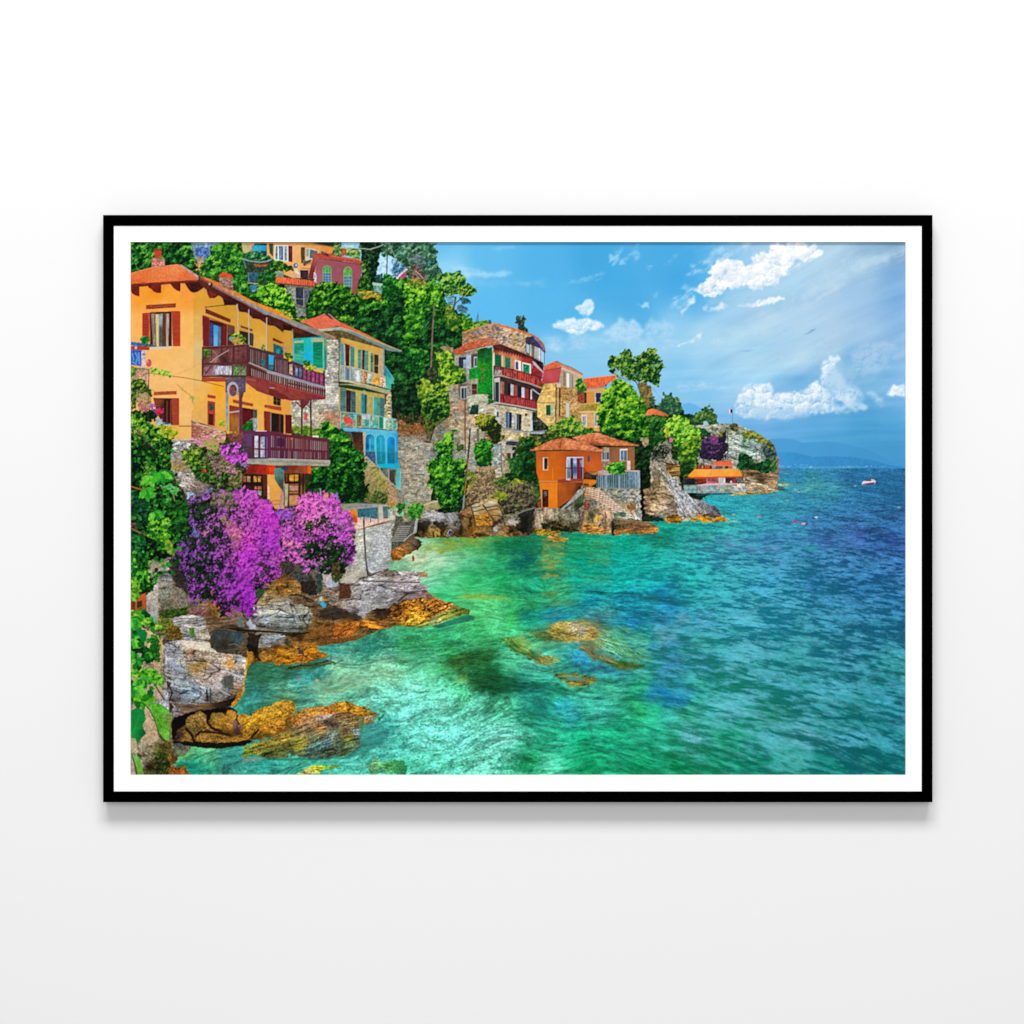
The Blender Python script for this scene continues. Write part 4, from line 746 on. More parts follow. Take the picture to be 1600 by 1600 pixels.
P('990,640 1200,650 1200,710 990,710', 'a0a098', n=.2); P('1070,655 1115,655 1115,692 1070,690', '2c2c30')
P('1015,715 1055,715 1055,810 1020,810', '4c3420', n=.2); P('1055,715 1070,715 1070,910 1058,910', 'b0b8bc'); P('1070,715 1112,715 1112,860 1072,900', '242c28'); P('1112,715 1150,715 1130,850 1112,860', 'a8a888', n=.2); S('980,712 1180,715', 1.6, 'b8b4a0')
stone('870,620 960,620 960,960 900,980 870,800', CP('900,650,8c9c9c 930,800,98a098 900,900,a89888'), 6, 3.4, mort='6c7068', ma=.4, n=.25, seed=134)
S('950,620 960,920', 1.4, '5c6468')
# left low windows of the tall house
P('505,0 600,0 605,160 520,165', '5c5450', n=.2); P('530,25 600,20 600,155 530,160', 'b8b4a8'); P('540,45 565,42 565,150 540,152', '283444'); P('572,42 594,40 594,150 572,150', '3c5874')
P('640,-50 712,-60 705,110 640,115', 'a89c88', n=.2); P('648,0 702,0 702,108 648,112', '4c2c24', n=.3); S('648,60 702,58', 1, '9c8c80')
stone('600,130 705,105 830,110 880,210 720,300 600,190', 'b8b8a0', 8, 4, mort='8c8c74', ma=.35, n=.12, seed=135)
P('650,220 720,215 715,315 620,320', '1c3c34', n=.4, ns=2)
P('710,0 860,0 862,95 710,100', CP('760,40,12942a 830,50,108024'), n=.25, ns=2)
foliage('810,100 860,95 872,200 820,215 805,160', ['0c4c1c', '2c8c2c', '5cb43c'], sc=4, rough=3, seed=136)
LB('cliff_bush')
foliage('700,360 740,310 830,310 890,350 960,440 970,560 930,620 870,640 820,560 760,480 700,420', ['1c2410', '2c4414', '5c7c1c', '9ca428', 'c8b42c'], sc=5, rough=4, seed=137, tone=[(780, 370, .35), (900, 520, -.3), (850, 480, -.35)])
P('780,560 830,540 850,580 810,610', 'a85c3c', n=.3, rough=3, a=.8)
foliage('680,630 740,590 780,570 850,610 870,680 875,780 850,850 780,860 710,850 670,780 675,700', ['0c3c10', '1c6c14', '3c9c20', '6cc82c'], sc=5, rough=4, seed=138, sh=.3)
P('700,470 725,475 725,600 700,600', '4c5c50', n=.3, a=.8)
# poles
LB('utility_pole')
S('578,170 578,500 580,720', 2, '7c4834'); S('630,465 622,620 600,860 575,1130 552,1370', 2.3, '34281c', w2=3); S('612,780 590,1000 570,1150', 2, 'b07828', a=.9); S('570,1150 553,1370', 2.4, '8c9494')
S('625,590 590,600 580,630', 1, 'a0a0a0', a=.8)
LB('garden_tree')
foliage('440,460 480,455 470,520 460,560 470,640 450,700 450,780 560,780 590,850 590,1000 570,1100 520,1180 480,1280 440,1310 330,1270 280,1200 250,1100 180,1060 185,1000 210,950 190,850 200,790 280,790 300,740 270,640 330,580 380,540 430,520', ['04240c', '0c4810', '2c8018', '5cb424', 'a0dc34'], sc=6.5, rough=4, seed=140, sh=.25, lo=.08)
# ---- house with the pink-red gable ----
V(820, 540, .15); LB('stone_house_red_gable')
stone('130,580 200,400 350,380 340,870 240,840 200,800 130,740', CP('250,450,d8b060 200,600,c8ac64 250,780,d0b070 300,500,dcb464'), 6, 3.6, mort='a08450', ma=.35, n=.12, seed=150)
P('130,590 320,590 310,605 135,600', 'a07850', a=.8)
stone('330,400 600,440 590,880 330,870', CP('400,500,a87c44 500,600,b48c54 450,700,a88448 550,800,a08458 360,600,c09c60'), 4, 3, mort='7c5c34', ma=.35, n=.2, seed=151, tint=.5)
P('370,245 600,320 590,450 370,430', CP('400,350,b09878 550,380,b8a48c'), n=.1)
P('420,280 430,440 500,445 500,290', 'b8a078'); P('435,285 462,292 462,438 435,432', 'e4e8ec'); P('470,294 490,298 490,440 470,438', '9c9c90'); P('400,270 425,278 425,420 400,415', '8c7c60', n=.2); P('495,298 500,300 500,442 492,442', '6c5c3c')
P('510,300 600,325 590,440 520,430', 'c0b09c', n=.08)
P('175,400 200,240 380,225 360,385', CP('250,320,c45054 340,350,b84850 220,380,b04040'), n=.05)
P('195,215 325,158 400,205 385,225 200,260', 'd86844', n=.15, ns=2); S('200,262 385,228', 1.2, '8c3c34')
P('325,158 400,200 500,240 580,280 605,300 595,320 500,270 385,225', 'd08c60', n=.12); S('330,160 400,200 480,225 605,298', 1, '7c3c30'); P('385,225 595,315 600,330 380,240', 'e0b890')
P('330,400 375,395 370,435 325,430', 'd0c4a8'); S('325,405 322,850', 1.4, '4c3420'); S('365,440 362,740', 1.8, '2c2018'); P('340,430 352,430 350,860 336,850', 'c0a070')
P('222,620 268,618 268,722 222,725', '14503c', n=.2); P('270,618 310,605 310,720 270,722', 'a4b88c', n=.15); P('430,590 465,600 460,750 430,745', 'c4c8cc'); S('430,575 480,590', 1.2, 'd8c49c')
LB('ochre_house')
P('590,450 840,460 840,900 590,880', CP('680,530,d08c48 620,750,d4a468 690,770,d8a868 700,640,b08440'), n=.1)
P('605,345 950,308 950,350 860,400 830,430 640,450 625,440', CP('700,400,e0643c 900,340,e46c40'), n=.22, ns=4, nx=1.5)
S('605,345 950,308', 1.2, 'f09c70'); S('630,462 830,435', 2.4, '8c8c94'); P('840,400 860,400 850,430 830,430', '5c5c70')
P('630,462 830,440 830,475 640,482', 'd8a458'); P('615,490 645,490 645,600 615,600', '4c3020', n=.2); P('645,485 720,480 722,605 645,605', 'd48c44'); P('730,485 800,480 800,595 730,600', 'e0ccac'); P('738,492 796,490 794,588 740,592', '1c3460', n=.2)
P('590,610 770,605 770,690 590,690', CP('650,640,a89040 720,650,a08434'), n=.2); S('590,610 780,600', 1.6, 'c8a868'); S('588,690 770,690', 2.4, 'dcc090')
P('590,720 650,722 645,845 595,840', 'e8dcc0'); P('600,730 638,732 636,838 600,832', '98a8b0', n=.35, ns=2); P('720,705 755,705 755,860 725,850', 'e0d4b8'); P('730,710 752,710 752,840 730,838', '8ca09c', n=.2); S('655,760 720,760', 1, 'b88848', a=.5)
P('545,490 620,500 620,600 560,600', '8c4434', n=.4, ns=2, rough=1); S('540,485 630,492', 1.6, '4c4038')
foliage('535,360 580,340 620,380 630,450 620,495 550,490 530,420', ['1c5c14', '3c8c1c', '7cb830', 'b8d43c'], sc=4, rough=3, seed=152)
# trees to the right
V(820, 540, .15)
LB('rust_tree')
foliage('1200,400 1260,370 1300,400 1330,520 1360,560 1350,620 1280,650 1230,620 1180,500', ['4c5424', '7c6c34', 'a47438', 'c88c44'], sc=5, rough=4, seed=161)
foliage('1300,520 1360,540 1350,630 1290,630', ['2c4c2c', '4c6c34', '6c8c44'], sc=4, rough=3, seed=162)
LB('stone_pine')
S('1180,420 1150,360 1120,320', 1.6, '5c5044'); S('1180,440 1200,330 1260,260', 2, '5c5044'); S('960,330 1100,350 1160,380', 1.3, '5c5044')
foliage('870,180 880,140 910,95 940,110 970,130 980,80 1040,45 1090,65 1130,110 1140,150 1170,100 1230,60 1290,35 1360,30 1380,100 1410,130 1400,170 1440,175 1455,210 1440,250 1380,290 1420,330 1390,410 1330,400 1290,380 1230,370 1180,380 1090,370 1050,330 1000,330 960,330 930,290 880,290 870,260 900,230 870,210', ['0a2c14', '14481c', '2c6c24', '6c9c30', 'a0c040'], sc=5, rough=4, seed=160, sh=.2, lo=.12, fine=.3)
LB('sky'); P('925,250 990,260 1000,310 950,300', '9cccec', rough=4, rs=4, a=.8); P('1140,290 1180,280 1160,340', '7cacd4', rough=4, rs=3, a=.6); P('1340,190 1390,180 1350,230', '8cc4ec', rough=3, rs=3, a=.7)
P('1000,335 1060,340 1090,380 1060,390 1000,360', '8cb4dc', rough=4, rs=3, a=.6)
LB('sky'); S('1330,440 1390,520 1440,570', .8, '6c9ccc', a=.7, lab=False)
LB('far_tree')
foliage('1440,510 1500,500 1560,530 1600,580 1640,640 1600,700 1500,690 1400,670 1390,620 1440,580', ['1c4c34', '3c7048', '6c9c4c', '9cb870'], sc=5, rough=4, seed=163, dens=.85)
V(1020, 600, .1375)
foliage('60,250 110,190 130,110 210,120 260,170 310,220 300,270 250,290 290,330 200,340 130,330 60,300', ['1c4834', '2c6040', '4c8c3c', '8cb858'], sc=5, rough=4, seed=164, dens=.9)
S('220,270 220,340', 1.6, '5c6c6c')
LB('small_hill_roof')
V(820, 540, .15); P('1250,730 1280,670 1320,655 1390,670 1500,725 1490,740 1380,725', CP('1290,690,e8824c 1400,700,d86c40'), n=.12)
P('1260,730 1400,730 1400,790 1260,780', '4c6c2c', n=.3)
V(1020, 600, .1375)
LB('headland_trees')
foliage('420,380 470,340 560,320 580,260 620,240 690,290 720,380 740,440 700,470 600,460 520,470 430,440', ['1c4824', '34682c', '6c9034', '98ac50'], sc=5, rough=4, seed=165)
foliage('565,430 600,420 625,460 600,480 570,465', ['8cc4ec', 'b4d8f4'], sc=4, rough=2, seed=166, lab=False)
P('420,470 720,460 840,450 840,600 700,560 560,540 420,480', CP('600,490,a8b0a0 700,520,a4a8a0 780,480,9ca090'), n=.3, ns=2)
P('500,478 690,482 690,492 520,490', 'c0b8a4', a=.9); P('640,490 700,500 690,560 640,540', 'd0c8d8', a=.8)
V(820, 540, .15)
LB('bright_round_tree')
foliage('1250,750 1300,720 1400,740 1480,720 1500,1000 1400,1100 1340,1080 1330,1000 1280,960', ['0c340c', '1c5c18', '4c8c24', 'a0b434'], sc=6, rough=4, seed=170, sh=.1)
foliage('760,640 800,600 790,560 830,450 900,390 980,350 1030,350 1090,390 1140,450 1190,510 1230,590 1260,650 1260,750 1290,900 1310,1000 1280,1060 1200,1100 1150,1000 1000,960 900,930 760,910 755,800', ['06280c', '0e5010', '2c8418', '7cbc1c', 'bce034'], sc=7, rough=4, seed=171, sh=.4, lo=.12)
LB('hillside_shrubs')
foliage('1150,980 1220,960 1300,1080 1360,1150 1360,1300 1350,1440 1230,1480 1200,1400 1200,1300 1150,1200', ['040c04', '0a2410', '143c18', '2c5c24'], sc=6, rough=4, seed=172)
P('1210,970 1290,970 1290,1030 1240,1050', 'a08c6c', n=.3, rough=3)
foliage('340,780 440,750 520,730 590,780 620,850 740,880 720,920 560,930 500,950 350,960 300,900 250,900 220,860 240,820 330,830', ['1c4c14', '3c7c20', '6ca42c', 'a4c03c', 'd0c040'], sc=5, rough=4, seed=173, lo=.02)
foliage('210,880 350,870 370,960 250,1010 60,1080 -100,1120 -60,960 200,930', ['1c3814', '3c5c1c', '848c28', 'c49c34'], sc=5, rough=4, seed=174, lo=-.08)
foliage('0,970 100,990 100,1100 120,1200 120,1420 -50,1400 -200,1400 -120,1250 -60,1100', ['04200c', '0c3c14', '1c6420', '3c8c34'], sc=6, rough=4, seed=175)
foliage('-200,1200 -60,1120 0,1160 -20,1300 -100,1380', ['0c3c14', '2c6c24', '4c9434'], sc=5, rough=4, seed=1751)
# ---- headland with the little harbour restaurant ----
V(1020, 600, .1375); LB('headland')
rock('560,560 700,470 740,450 960,455 1050,500 1200,560 1330,640 1400,760 1430,900 1430,1100 1400,1190 1280,1200 1000,1220 900,1000 500,1000', CP('760,480,a0a08c 900,480,7c7c60 900,600,b4bcb0 950,700,b0b8ac 880,800,a8b0a8 900,900,a4a49c 1100,650,8cacA4 1100,750,9cb4ac 1200,750,98b0a8 1200,830,a4b0a4 1050,680,7ca494 1300,720,4c5868 1380,800,4c5c5c 1150,960,8c6c4c 1100,1020,7c5c3c 1300,1050,8c7454 1380,1100,9c7c5c 1220,1080,403020 1050,1000,80603c'), ang=8, sx=14, sy=5, n=.3, crack=.5, cw=.14, seed=301, rough=2)
S('850,520 850,860', 1.6, '3c4c44', a=.6); S('1100,640 1110,760', 1.2, '4c6464', a=.6); S('1170,660 1180,860', 1.4, '4c6464', a=.5); S('1240,700 1240,860', 1.6, '3c5050', a=.6); S('860,570 900,570', 2, '303830', a=.8)
foliage('860,465 960,455 990,520 960,550 880,520', ['2c3018', '5c5c34', '8c8450'], sc=4, rough=3, seed=302)
foliage('700,600 780,540 830,500 850,560 830,620 780,640', ['3c4014', '6c7020', 'a09830'], sc=4, rough=3, seed=303)
foliage('520,500 620,520 660,560 640,600 570,600 530,560', ['0c3c18', '1c6c28', '4c9c34'], sc=4, rough=3, seed=304)
P('780,600 840,560 850,700 810,860 700,880 560,870 510,880 540,760 570,700 560,620 650,590', '241c2c', n=.5, ns=2, rough=4)
foliage('560,640 640,590 740,590 800,640 800,740 740,800 640,840 560,840 540,760', ['1c1830', '2c2440', '4c2c5c', '7c3c7c', 'a04c8c'], sc=5, rough=4, seed=305, lo=-.02)
foliage('640,600 700,590 740,620 720,680 660,660', ['5c2c60', '8c3c80', 'b05090'], sc=4, rough=3, seed=306, dens=.8)
foliage('1010,510 1060,520 1200,570 1300,630 1370,700 1400,780 1340,730 1220,670 1140,620 1060,620 1030,600', ['34441c', '5c6c1c', '98982c', 'c8b834'], sc=4, rough=3, seed=307, lo=.05)
foliage('1010,560 1060,600 1050,680 1020,640', ['2c5030', '4c7c44', '7ca05c'], sc=4, rough=2, seed=308)
foliage('960,790 1040,790 1130,830 1160,900 1240,880 1320,850 1400,850 1410,960 1380,1000 1250,1010 1180,980 1100,960 1020,990 960,940', ['04240c', '0c4420', '1c6834', '2c7c44'], sc=5, rough=3, seed=309, lo=-.02)
foliage('1240,680 1340,730 1400,800 1400,860 1300,840 1240,800', ['1c2c34', '34484c', '4c6c5c', '7c9070'], sc=4, rough=3, seed=310, dens=.8)
foliage('1320,850 1410,830 1410,1000 1340,1000', ['1c4c24', '4c8034', '84a048'], sc=4, rough=3, seed=311, dens=.8)
P('1405,820 1430,840 1430,1100 1415,1150', 'c8748c', n=.5, ns=2, a=.6, rough=2)
LB('flagpole'); S('907,260 905,440', .9, '7484a4'); P('850,310 880,288 880,335 858,340', 'd8a4b4', n=.1); P('858,296 880,290 880,338 872,338', 'e8d8e0', n=.05); P('882,288 905,290 905,325 882,330', '2c3058', n=.2); P('850,300 866,294 862,335 850,325', 'c88898', a=.7)
LB('headland'); 
rock('1000,1080 1080,1050 1160,1080 1200,1110 1100,1120 1010,1110', 'ac9c84', ang=10, sx=14, sy=4, crack=.4, seed=312, rough=2)
rock('1050,1130 1200,1120 1300,1150 1400,1190 1420,1200 1180,1215 1060,1215', 'a89478', ang=4, sx=16, sy=4, crack=.4, seed=313, rough=2)
rock('1400,1190 1440,1160 1500,1180 1510,1210 1420,1215', '3c4848', sx=12, sy=4, seed=314, rough=2)
rock('840,1240 1000,1235 1180,1215 1420,1200 1430,1215 1300,1235 1060,1258 860,1262', CP('900,1250,c89c44 1200,1220,c88c34 1400,1205,b0843c'), sx=12, sy=3, crack=.4, seed=315, rough=2)
P('1420,980 1560,985 1560,995 1420,995', '6c7c84'); P('1410,1130 1560,1130 1570,1150 1430,1155', '98a468', n=.4, rough=2, rs=4); 
LB('harbour_restaurant')
P('470,930 560,920 670,930 670,970 480,970', '5c2c24', n=.4, ns=2); P('500,925 560,922 560,962 500,962', '7c4034', n=.5, ns=1.5); P('480,930 500,928 490,965 470,965', 'd8843c'); P('560,925 572,925 572,962 560,962', 'e8a058'); P('590,925 650,925 650,960 590,960', 'd84c30', n=.15)
P('668,930 890,925 900,960 668,965', '4c2c30', n=.3, ns=2); P('675,930 720,930 718,962 675,962', '7c9cb8', n=.2); P('790,930 820,930 820,960 790,960', 'b0acb0', a=.6); P('858,930 905,930 900,958 858,958', 'c06c48')
for k in range(8): S('%d,932 %d,960' % (730 + k * 13, 730 + k * 13), .7, 'b8b4b8', a=.6)
P('685,890 700,880 890,875 912,925 668,930', CP('700,900,e8704c 850,900,e8643c'), n=.08, ns=3); P('668,925 912,918 912,932 668,935', 'f0a060', a=.6); S('690,884 890,876', 1, 'd84c30')
P('350,1060 1020,1050 1040,1130 350,1145', '4c3434', n=.4, ns=2)
P('360,1080 480,1080 480,1140 360,1140', '1c2028', n=.5, ns=2); P('500,1080 600,1065 600,1110 500,1130', '842c1c', n=.3); P('480,1062 610,1062 605,1082 480,1082', 'a84424')
P('605,1060 740,1058 735,1135 610,1135', 'c86c78', n=.2)
for k in range(7): P([(622 + k * 16, 1062), (631 + k * 16, 1062), (631 + k * 16, 1110), (622 + k * 16, 1110)], '5c3034')
P('740,1060 825,1060 825,1130 745,1132', 'd0dcdc', n=.12); P('760,1070 810,1070 808,1122 760,1122', 'b0c8cc', n=.12); S('742,1058 742,1132', 1.2, 'b83c44'); S('828,1055 828,1130', 1.2, 'c04c4c')
P('945,1060 1010,1060 1030,1120 960,1120', '6c6c6c', n=.4, ns=2); E(925, 1100, 14, 22, 'c8303c', n=.2); E(890, 1112, 12, 14, 'd8c8c8', n=.2); E(850, 1090, 14, 18, '34282c')
P('395,1045 450,990 470,968 960,965 1000,1000 1015,1050 900,1052 560,1058 420,1062', CP('430,1030,f09c2c 600,1000,f8ac4c 900,1000,f8a840 970,1020,f0942c 700,1040,f0a040'), n=.05, ns=5)
for k in range(12): S('%d,968 %d,1056' % (500 + k * 42, 478 + k * 45), .6, 'e08c28', a=.4)
S('395,1050 430,1064 560,1062 900,1056 1018,1052', 1.8, 'd0502c')
P('600,1130 900,1125 1040,1130 1040,1150 500,1150', 'd8a8a8', n=.2, ns=2)
LB('quay_wall')
P('350,1150 500,1145 500,1240 355,1240', CP('400,1170,7c9088 400,1200,88b4b8 430,1230,7caca8'), n=.2, ns=3); S('350,1175 500,1172', 1.2, 'a0b4ac'); S('360,1205 500,1200', 1, '5c7c7c')
stone('500,1148 900,1145 1050,1130 1055,1220 900,1235 500,1245', CP('550,1190,8c9c9c 700,1200,7c9498 950,1170,b4b0a4 1020,1180,c0bcb0 850,1220,7c8c80'), 6, 3.2, mort='6c7474', ma=.4, n=.22, seed=320, tint=.4)
E(560, 1170, 40, 22, 'c894a0', a=.7, n=.2, rough=2, lab=False); E(755, 1168, 28, 18, 'd898a4', a=.8, n=.2, rough=2, lab=False); S('500,1150 900,1140', 1.4, 'd0c8c4'); S('505,1155 505,1245', 1.2, '5c6c6c')
P('480,1250 900,1238 900,1250 500,1270', '2c4c4c', rough=1, a=.8)
# trees left of the restaurant
LB('hillside_shrubs')
foliage('-20,380 60,370 160,420 170,520 160,640 110,720 40,760 -20,700', ['08300c', '145018', '2c7c24', '6ca42c'], sc=5, rough=4, seed=330)
LB('lime_tree')
foliage('135,540 130,480 180,400 230,350 300,340 400,400 420,450 500,480 540,560 560,640 520,700 440,760 330,800 270,830 230,720 200,640 180,600', ['1c5414', '3c8c1c', '7cc42c', 'b4e83c', 'd0f050'], sc=6, rough=4, seed=331, lo=.06)
foliage('190,660 250,700 330,760 280,840 200,840 190,760', ['0c1c08', '1c4014', '2c6420'], sc=4, rough=3, seed=332)
foliage('340,700 400,640 480,600 550,610 560,660 520,740 480,820 500,900 440,1000 360,1050 300,980 270,880 290,800', ['1c4c10', '3c7c18', '7cac20', 'b8c834'], sc=5, rough=4, seed=333, lo=0)
foliage('290,880 480,860 460,960 400,1040 330,1060 290,980', ['0c2c10', '1c4c1c', '3c6c24'], sc=5, rough=4, seed=334)
foliage('135,500 180,520 190,580 150,600', ['8ca41c', 'd0c42c', 'e8d840'], sc=4, rough=3, seed=335)
E(207, 636, 20, 20, 'd858a4', rough=2, n=.3)
# ---- pale rock spur ----
LB('rock_spur')
rock('-30,780 40,700 160,640 215,680 210,840 300,880 300,1060 340,1200 440,1280 600,1350 700,1390 760,1440 780,1490 700,1520 500,1510 340,1510 250,1500 -30,1500', CP('20,820,6c6860 150,700,8c8880 170,800,7c7870 250,880,808074 60,950,8c8470 100,1000,a09c90 200,1080,b0b4b4 250,1150,a4acb4 60,1150,9c8458 30,1250,b49c6c 150,1250,b8a47c 60,1400,a88c68 200,1350,8c8c8c 300,1250,a8acb4 350,1330,a0a4ac 450,1370,9ca0a8 600,1400,7c7c84 700,1440,54545c 350,1460,c0b4b4 270,1440,a8a4a0 400,1400,8c8c90 280,980,8c6c34 220,960,a07834 340,1100,6c6c54 560,1500,9c8470 700,1490,54504c 150,1420,2c2c1c 120,1460,54443c'), ang=50, sx=20, sy=6, n=.3, crack=.5, cw=.12, seed=340, rough=2, grit=.3)
foliage('-20,700 60,690 120,690 170,720 190,800 150,870 60,850 -20,880', ['0a140a', '1c2c18', '3c5028', '6c7450'], sc=4, rough=4, seed=346, dens=.55)
rock('150,920 300,920 300,1040 220,1060 160,980', CP('200,950,5c4020 260,960,a88440 250,1020,6c5028'), ang=0, sx=16, sy=3, crack=.8, cw=.2, seed=341, rough=2)
S('60,880 80,870 160,900 280,920', 1.6, '2c241c', a=.8)
P('0,960 40,950 90,1000 90,1180 20,1200 0,1200', '4c4028', a=.5, n=.5, ns=2, rough=2); 
rock('130,1520 200,1490 320,1500 340,1560 250,1575 150,1570', CP('180,1540,b0681c 300,1530,b8761c 240,1500,5c4014'), sx=8, sy=4, crack=.5, seed=342, rough=3)
rock('420,1510 520,1500 600,1500 700,1520 800,1490 840,1530 820,1560 600,1565 430,1550', CP('450,1530,c08024 600,1530,d08c1c 800,1530,b87818 700,1540,c8801c'), sx=9, sy=4, crack=.4, seed=343, rough=3)
rock('420,1480 600,1470 780,1490 700,1520 520,1500', CP('450,1485,a88c80 650,1490,54443c'), sx=12, sy=3, seed=344, rough=2)
rock('320,1510 430,1520 430,1555 340,1555', 'c09c74', sx=12, sy=3, seed=345, rough=2)
P('0,1500 130,1515 130,1560 0,1545', '4c4440', n=.3, rough=2)
V(0,0,1); LB('sea'); drift('1134,808 1150,812 1160,817 1136,816', 'c8e4dc', .85, 2, 5, 1, .5, seed=350); 
# ---- orange waterfront house ----
V(820, 660, .15); LB('orange_house_masonry')
rock('-20,880 60,880 180,880 400,900 560,880 580,700 900,650 1200,670 1225,820 1220,1010 1100,1080 900,1170 700,1160 300,1130 0,1130 -20,1100', CP('20,950,4c4440 100,960,9c8c78 60,1040,7c7468 180,980,bca484 300,960,a09480 220,1050,8c7c64 340,1060,5c5034 450,960,6c6c58 540,980,a09c8c 500,1080,4c4428 600,980,807058 760,1000,b0947c 1000,760,88887c 900,740,8c8878 1150,750,9c9c90 1050,850,94805c 1180,900,a8a8a0 1100,900,a48c64 1160,990,b0aca4 800,900,b8a48c'), ang=80, sx=16, sy=7, n=.3, crack=.5, cw=.12, seed=351, rough=2)
stone('850,690 1190,680 1220,800 1150,860 1050,850 950,780 860,740', CP('900,720,8c8874 1100,720,94948c 1180,760,a0a098'), 5, 3.5, mort='5c5c4c', ma=.4, n=.3, seed=352, tint=.6)
rock('1060,840 1200,820 1220,1010 1150,1010 1060,920', CP('1100,880,9c7444 1180,960,b0b0a8 1090,850,b49460 1190,860,a8a49c'), ang=60, sx=14, sy=6, seed=353, rough=2)
LB('orange_house')
P('800,260 1145,255 1145,500 800,520', CP('950,350,94603c 1100,300,98643c 1110,450,a06038 850,300,7c5438'), n=.08, ns=3)
for k in range(15): S('%d,260 %d,495' % (880 + k * 18, 880 + k * 18), .6, '7c4c2c', a=.35)
P('115,300 800,290 810,380 800,510 620,520 610,600 340,620 150,612 120,520', CP('150,450,d0641c 300,400,c86018 300,560,d06414 500,330,a84c1c 700,330,b45024 700,450,c85c24 200,320,b85820 500,500,c05818 180,580,d86c18'), n=.05, ns=7)
S('290,470 290,600', .8, 'f09038', a=.7)
P('150,618 340,620 345,895 175,885', CP('200,680,e07c1c 300,760,e8801c 250,850,e07818'), n=.04)
P('340,622 610,620 600,680 480,800 345,892', CP('380,680,b4581c 500,660,a04c1c 560,640,6c3418 400,800,a8501c 580,680,3c1c14'), n=.06)
P('140,610 345,610 345,630 145,630', 'd8884c'); P('145,622 340,622 340,630 145,630', '8c4818', a=.7)
P('190,365 242,365 242,498 188,498', 'ece0c8'); P('200,372 238,372 236,490 200,490', '2c2c34', n=.2, ns=3)
P('435,360 612,360 608,590 430,590', 'd0d4dc'); P('442,368 475,368 475,585 440,585', CP('455,400,a8ccec 455,560,6c7c90'), n=.2); P('475,372 505,372 505,590 478,590', '4c2c38'); P('505,372 540,372 540,590 508,590', CP('520,400,9cc4ec 520,500,3c5c9c 520,580,9ca8b8'), n=.2); P('540,372 575,372 575,590 543,590', '7c2428', n=.1); P('575,372 603,372 603,590 575,590', CP('590,400,3c4464 590,550,702028'), n=.2); P('575,395 603,385 603,470 590,470', 'b0b8d0', a=.7)
P('652,348 680,348 678,412 652,412', '6c4c5c'); P('658,352 676,352 674,406 658,406', '4c4c64')
P('800,300 880,300 880,400 800,400', 'a8acb0'); P('808,312 826,312 826,385 808,385', '4c5c64'); P('832,312 850,312 850,385 832,385', '6c7c84'); P('856,312 876,312 876,385 856,385', '34404c'); P('820,260 880,262 880,305 820,300', '9c8c6c', n=.2); S('800,398 880,400', 1.6, 'c4bcc0')
P('805,405 900,405 860,510 805,505', '8c7864', n=.3, ns=2)
P('988,280 1070,278 1070,402 990,402', 'c8ccd4'); P('1000,295 1030,294 1030,398 1000,398', '5c7c9c', n=.2); P('1036,294 1062,294 1062,398 1036,398', '3c4c5c', n=.2); P('1048,294 1054,294 1054,398 1048,398', '8ca0b4'); S('988,282 1070,280', 1.8, 'e8e0dc'); P('1065,400 1102,398 1100,498 1065,498', 'd4ccc8', n=.15, ns=1.6)
# roofs
def tiles(p, col, seed, a1, a2, w=1.9, hl='f0b088', k=.25):
    b, m = mask(p, .8, 4, 0, seed); x, y = XX[b], YY[b]; c = colr(col, x, y)
    u, v = rot(x, y, a1, 1, 1); s1 = np.sin(v * 2 * np.pi / w + 1.2 * vn(x / 6, y / 6, seed)); u, v = rot(x, y, a2, 1, 1); s2 = np.sin(v * 2 * np.pi / 2.6)
    put(b, m, c * (1 + k * .6 * s1 + k * .3 * s2 + k * fbm(x / 3, y / 2, seed + 1, 3, .6))[..., None])
tiles('490,160 530,145 640,125 745,105 780,115 900,160 1050,205 1190,238 1185,252 1100,252 900,245 720,240 640,215 560,190', CP('600,150,d47c50 750,140,d88058 900,190,d07848 1050,220,c87040 700,200,b8603c'), 361, -14, 4)
P('640,205 800,215 900,240 730,245', '5c3428', a=.5, n=.3, ns=2)
tiles('50,290 120,255 250,200 390,158 450,165 560,190 640,212 740,250 830,290 825,310 700,300 540,285 370,280 200,285 60,300', CP('150,260,cc7444 300,220,d07848 360,250,b86038 450,220,d88454 600,240,d48050 750,285,c87850'), 362, -18, 3)
S('390,160 375,220 365,278', 1.2, '7c4028'); S('450,166 600,215 740,252', .9, '9c5030', a=.8); S('50,298 200,290 370,284 560,290 700,304 820,312', 1.6, '5c2c1c', a=.85); S('50,294 200,285 370,280 540,287 700,300 825,308', .9, 'e8a070', a=.7)
S('720,242 900,248 1190,252', 1.6, '3c2820', a=.8); S('490,160 640,128 745,107 900,160 1190,240', .8, 'f0b080', a=.6)
# balcony
P('340,605 610,590 750,600 740,640 700,660 680,690 610,680 600,625 345,632', CP('400,615,94482c 650,620,d0701c 720,610,c8641c 640,660,8c501c'), n=.1)
P('340,598 430,585 610,590 608,612 350,625', '8c3c30', n=.15); P('425,583 475,580 475,605 430,600', 'd8ccc4')
P('610,595 750,600 735,640 690,640 680,670 670,640 615,632', 'd8781c', n=.08); P('620,635 670,640 660,665 620,660', '5c3420', n=.4)
S('420,475 610,472', 1, '2c2c34'); 
for k in range(10): S('%d,475 %d,592' % (428 + k * 19, 428 + k * 19), .6, '30283c', a=.85)
for k in range(6): S('%d,%d %d,%d' % (612 + k * 13, 476 + k * 12, 612 + k * 13, 592), .6, '5c2024', a=.8)
S('610,475 650,520 740,570', 1.2, '7c3034'); P('612,480 680,540 740,580 620,590', '8c3c28', a=.4)
P('660,520 800,520 900,540 880,560 720,550', 'b07c50', n=.3, ns=2); P('690,550 760,545 760,640 740,600 700,580', '2c1c14', a=.85)
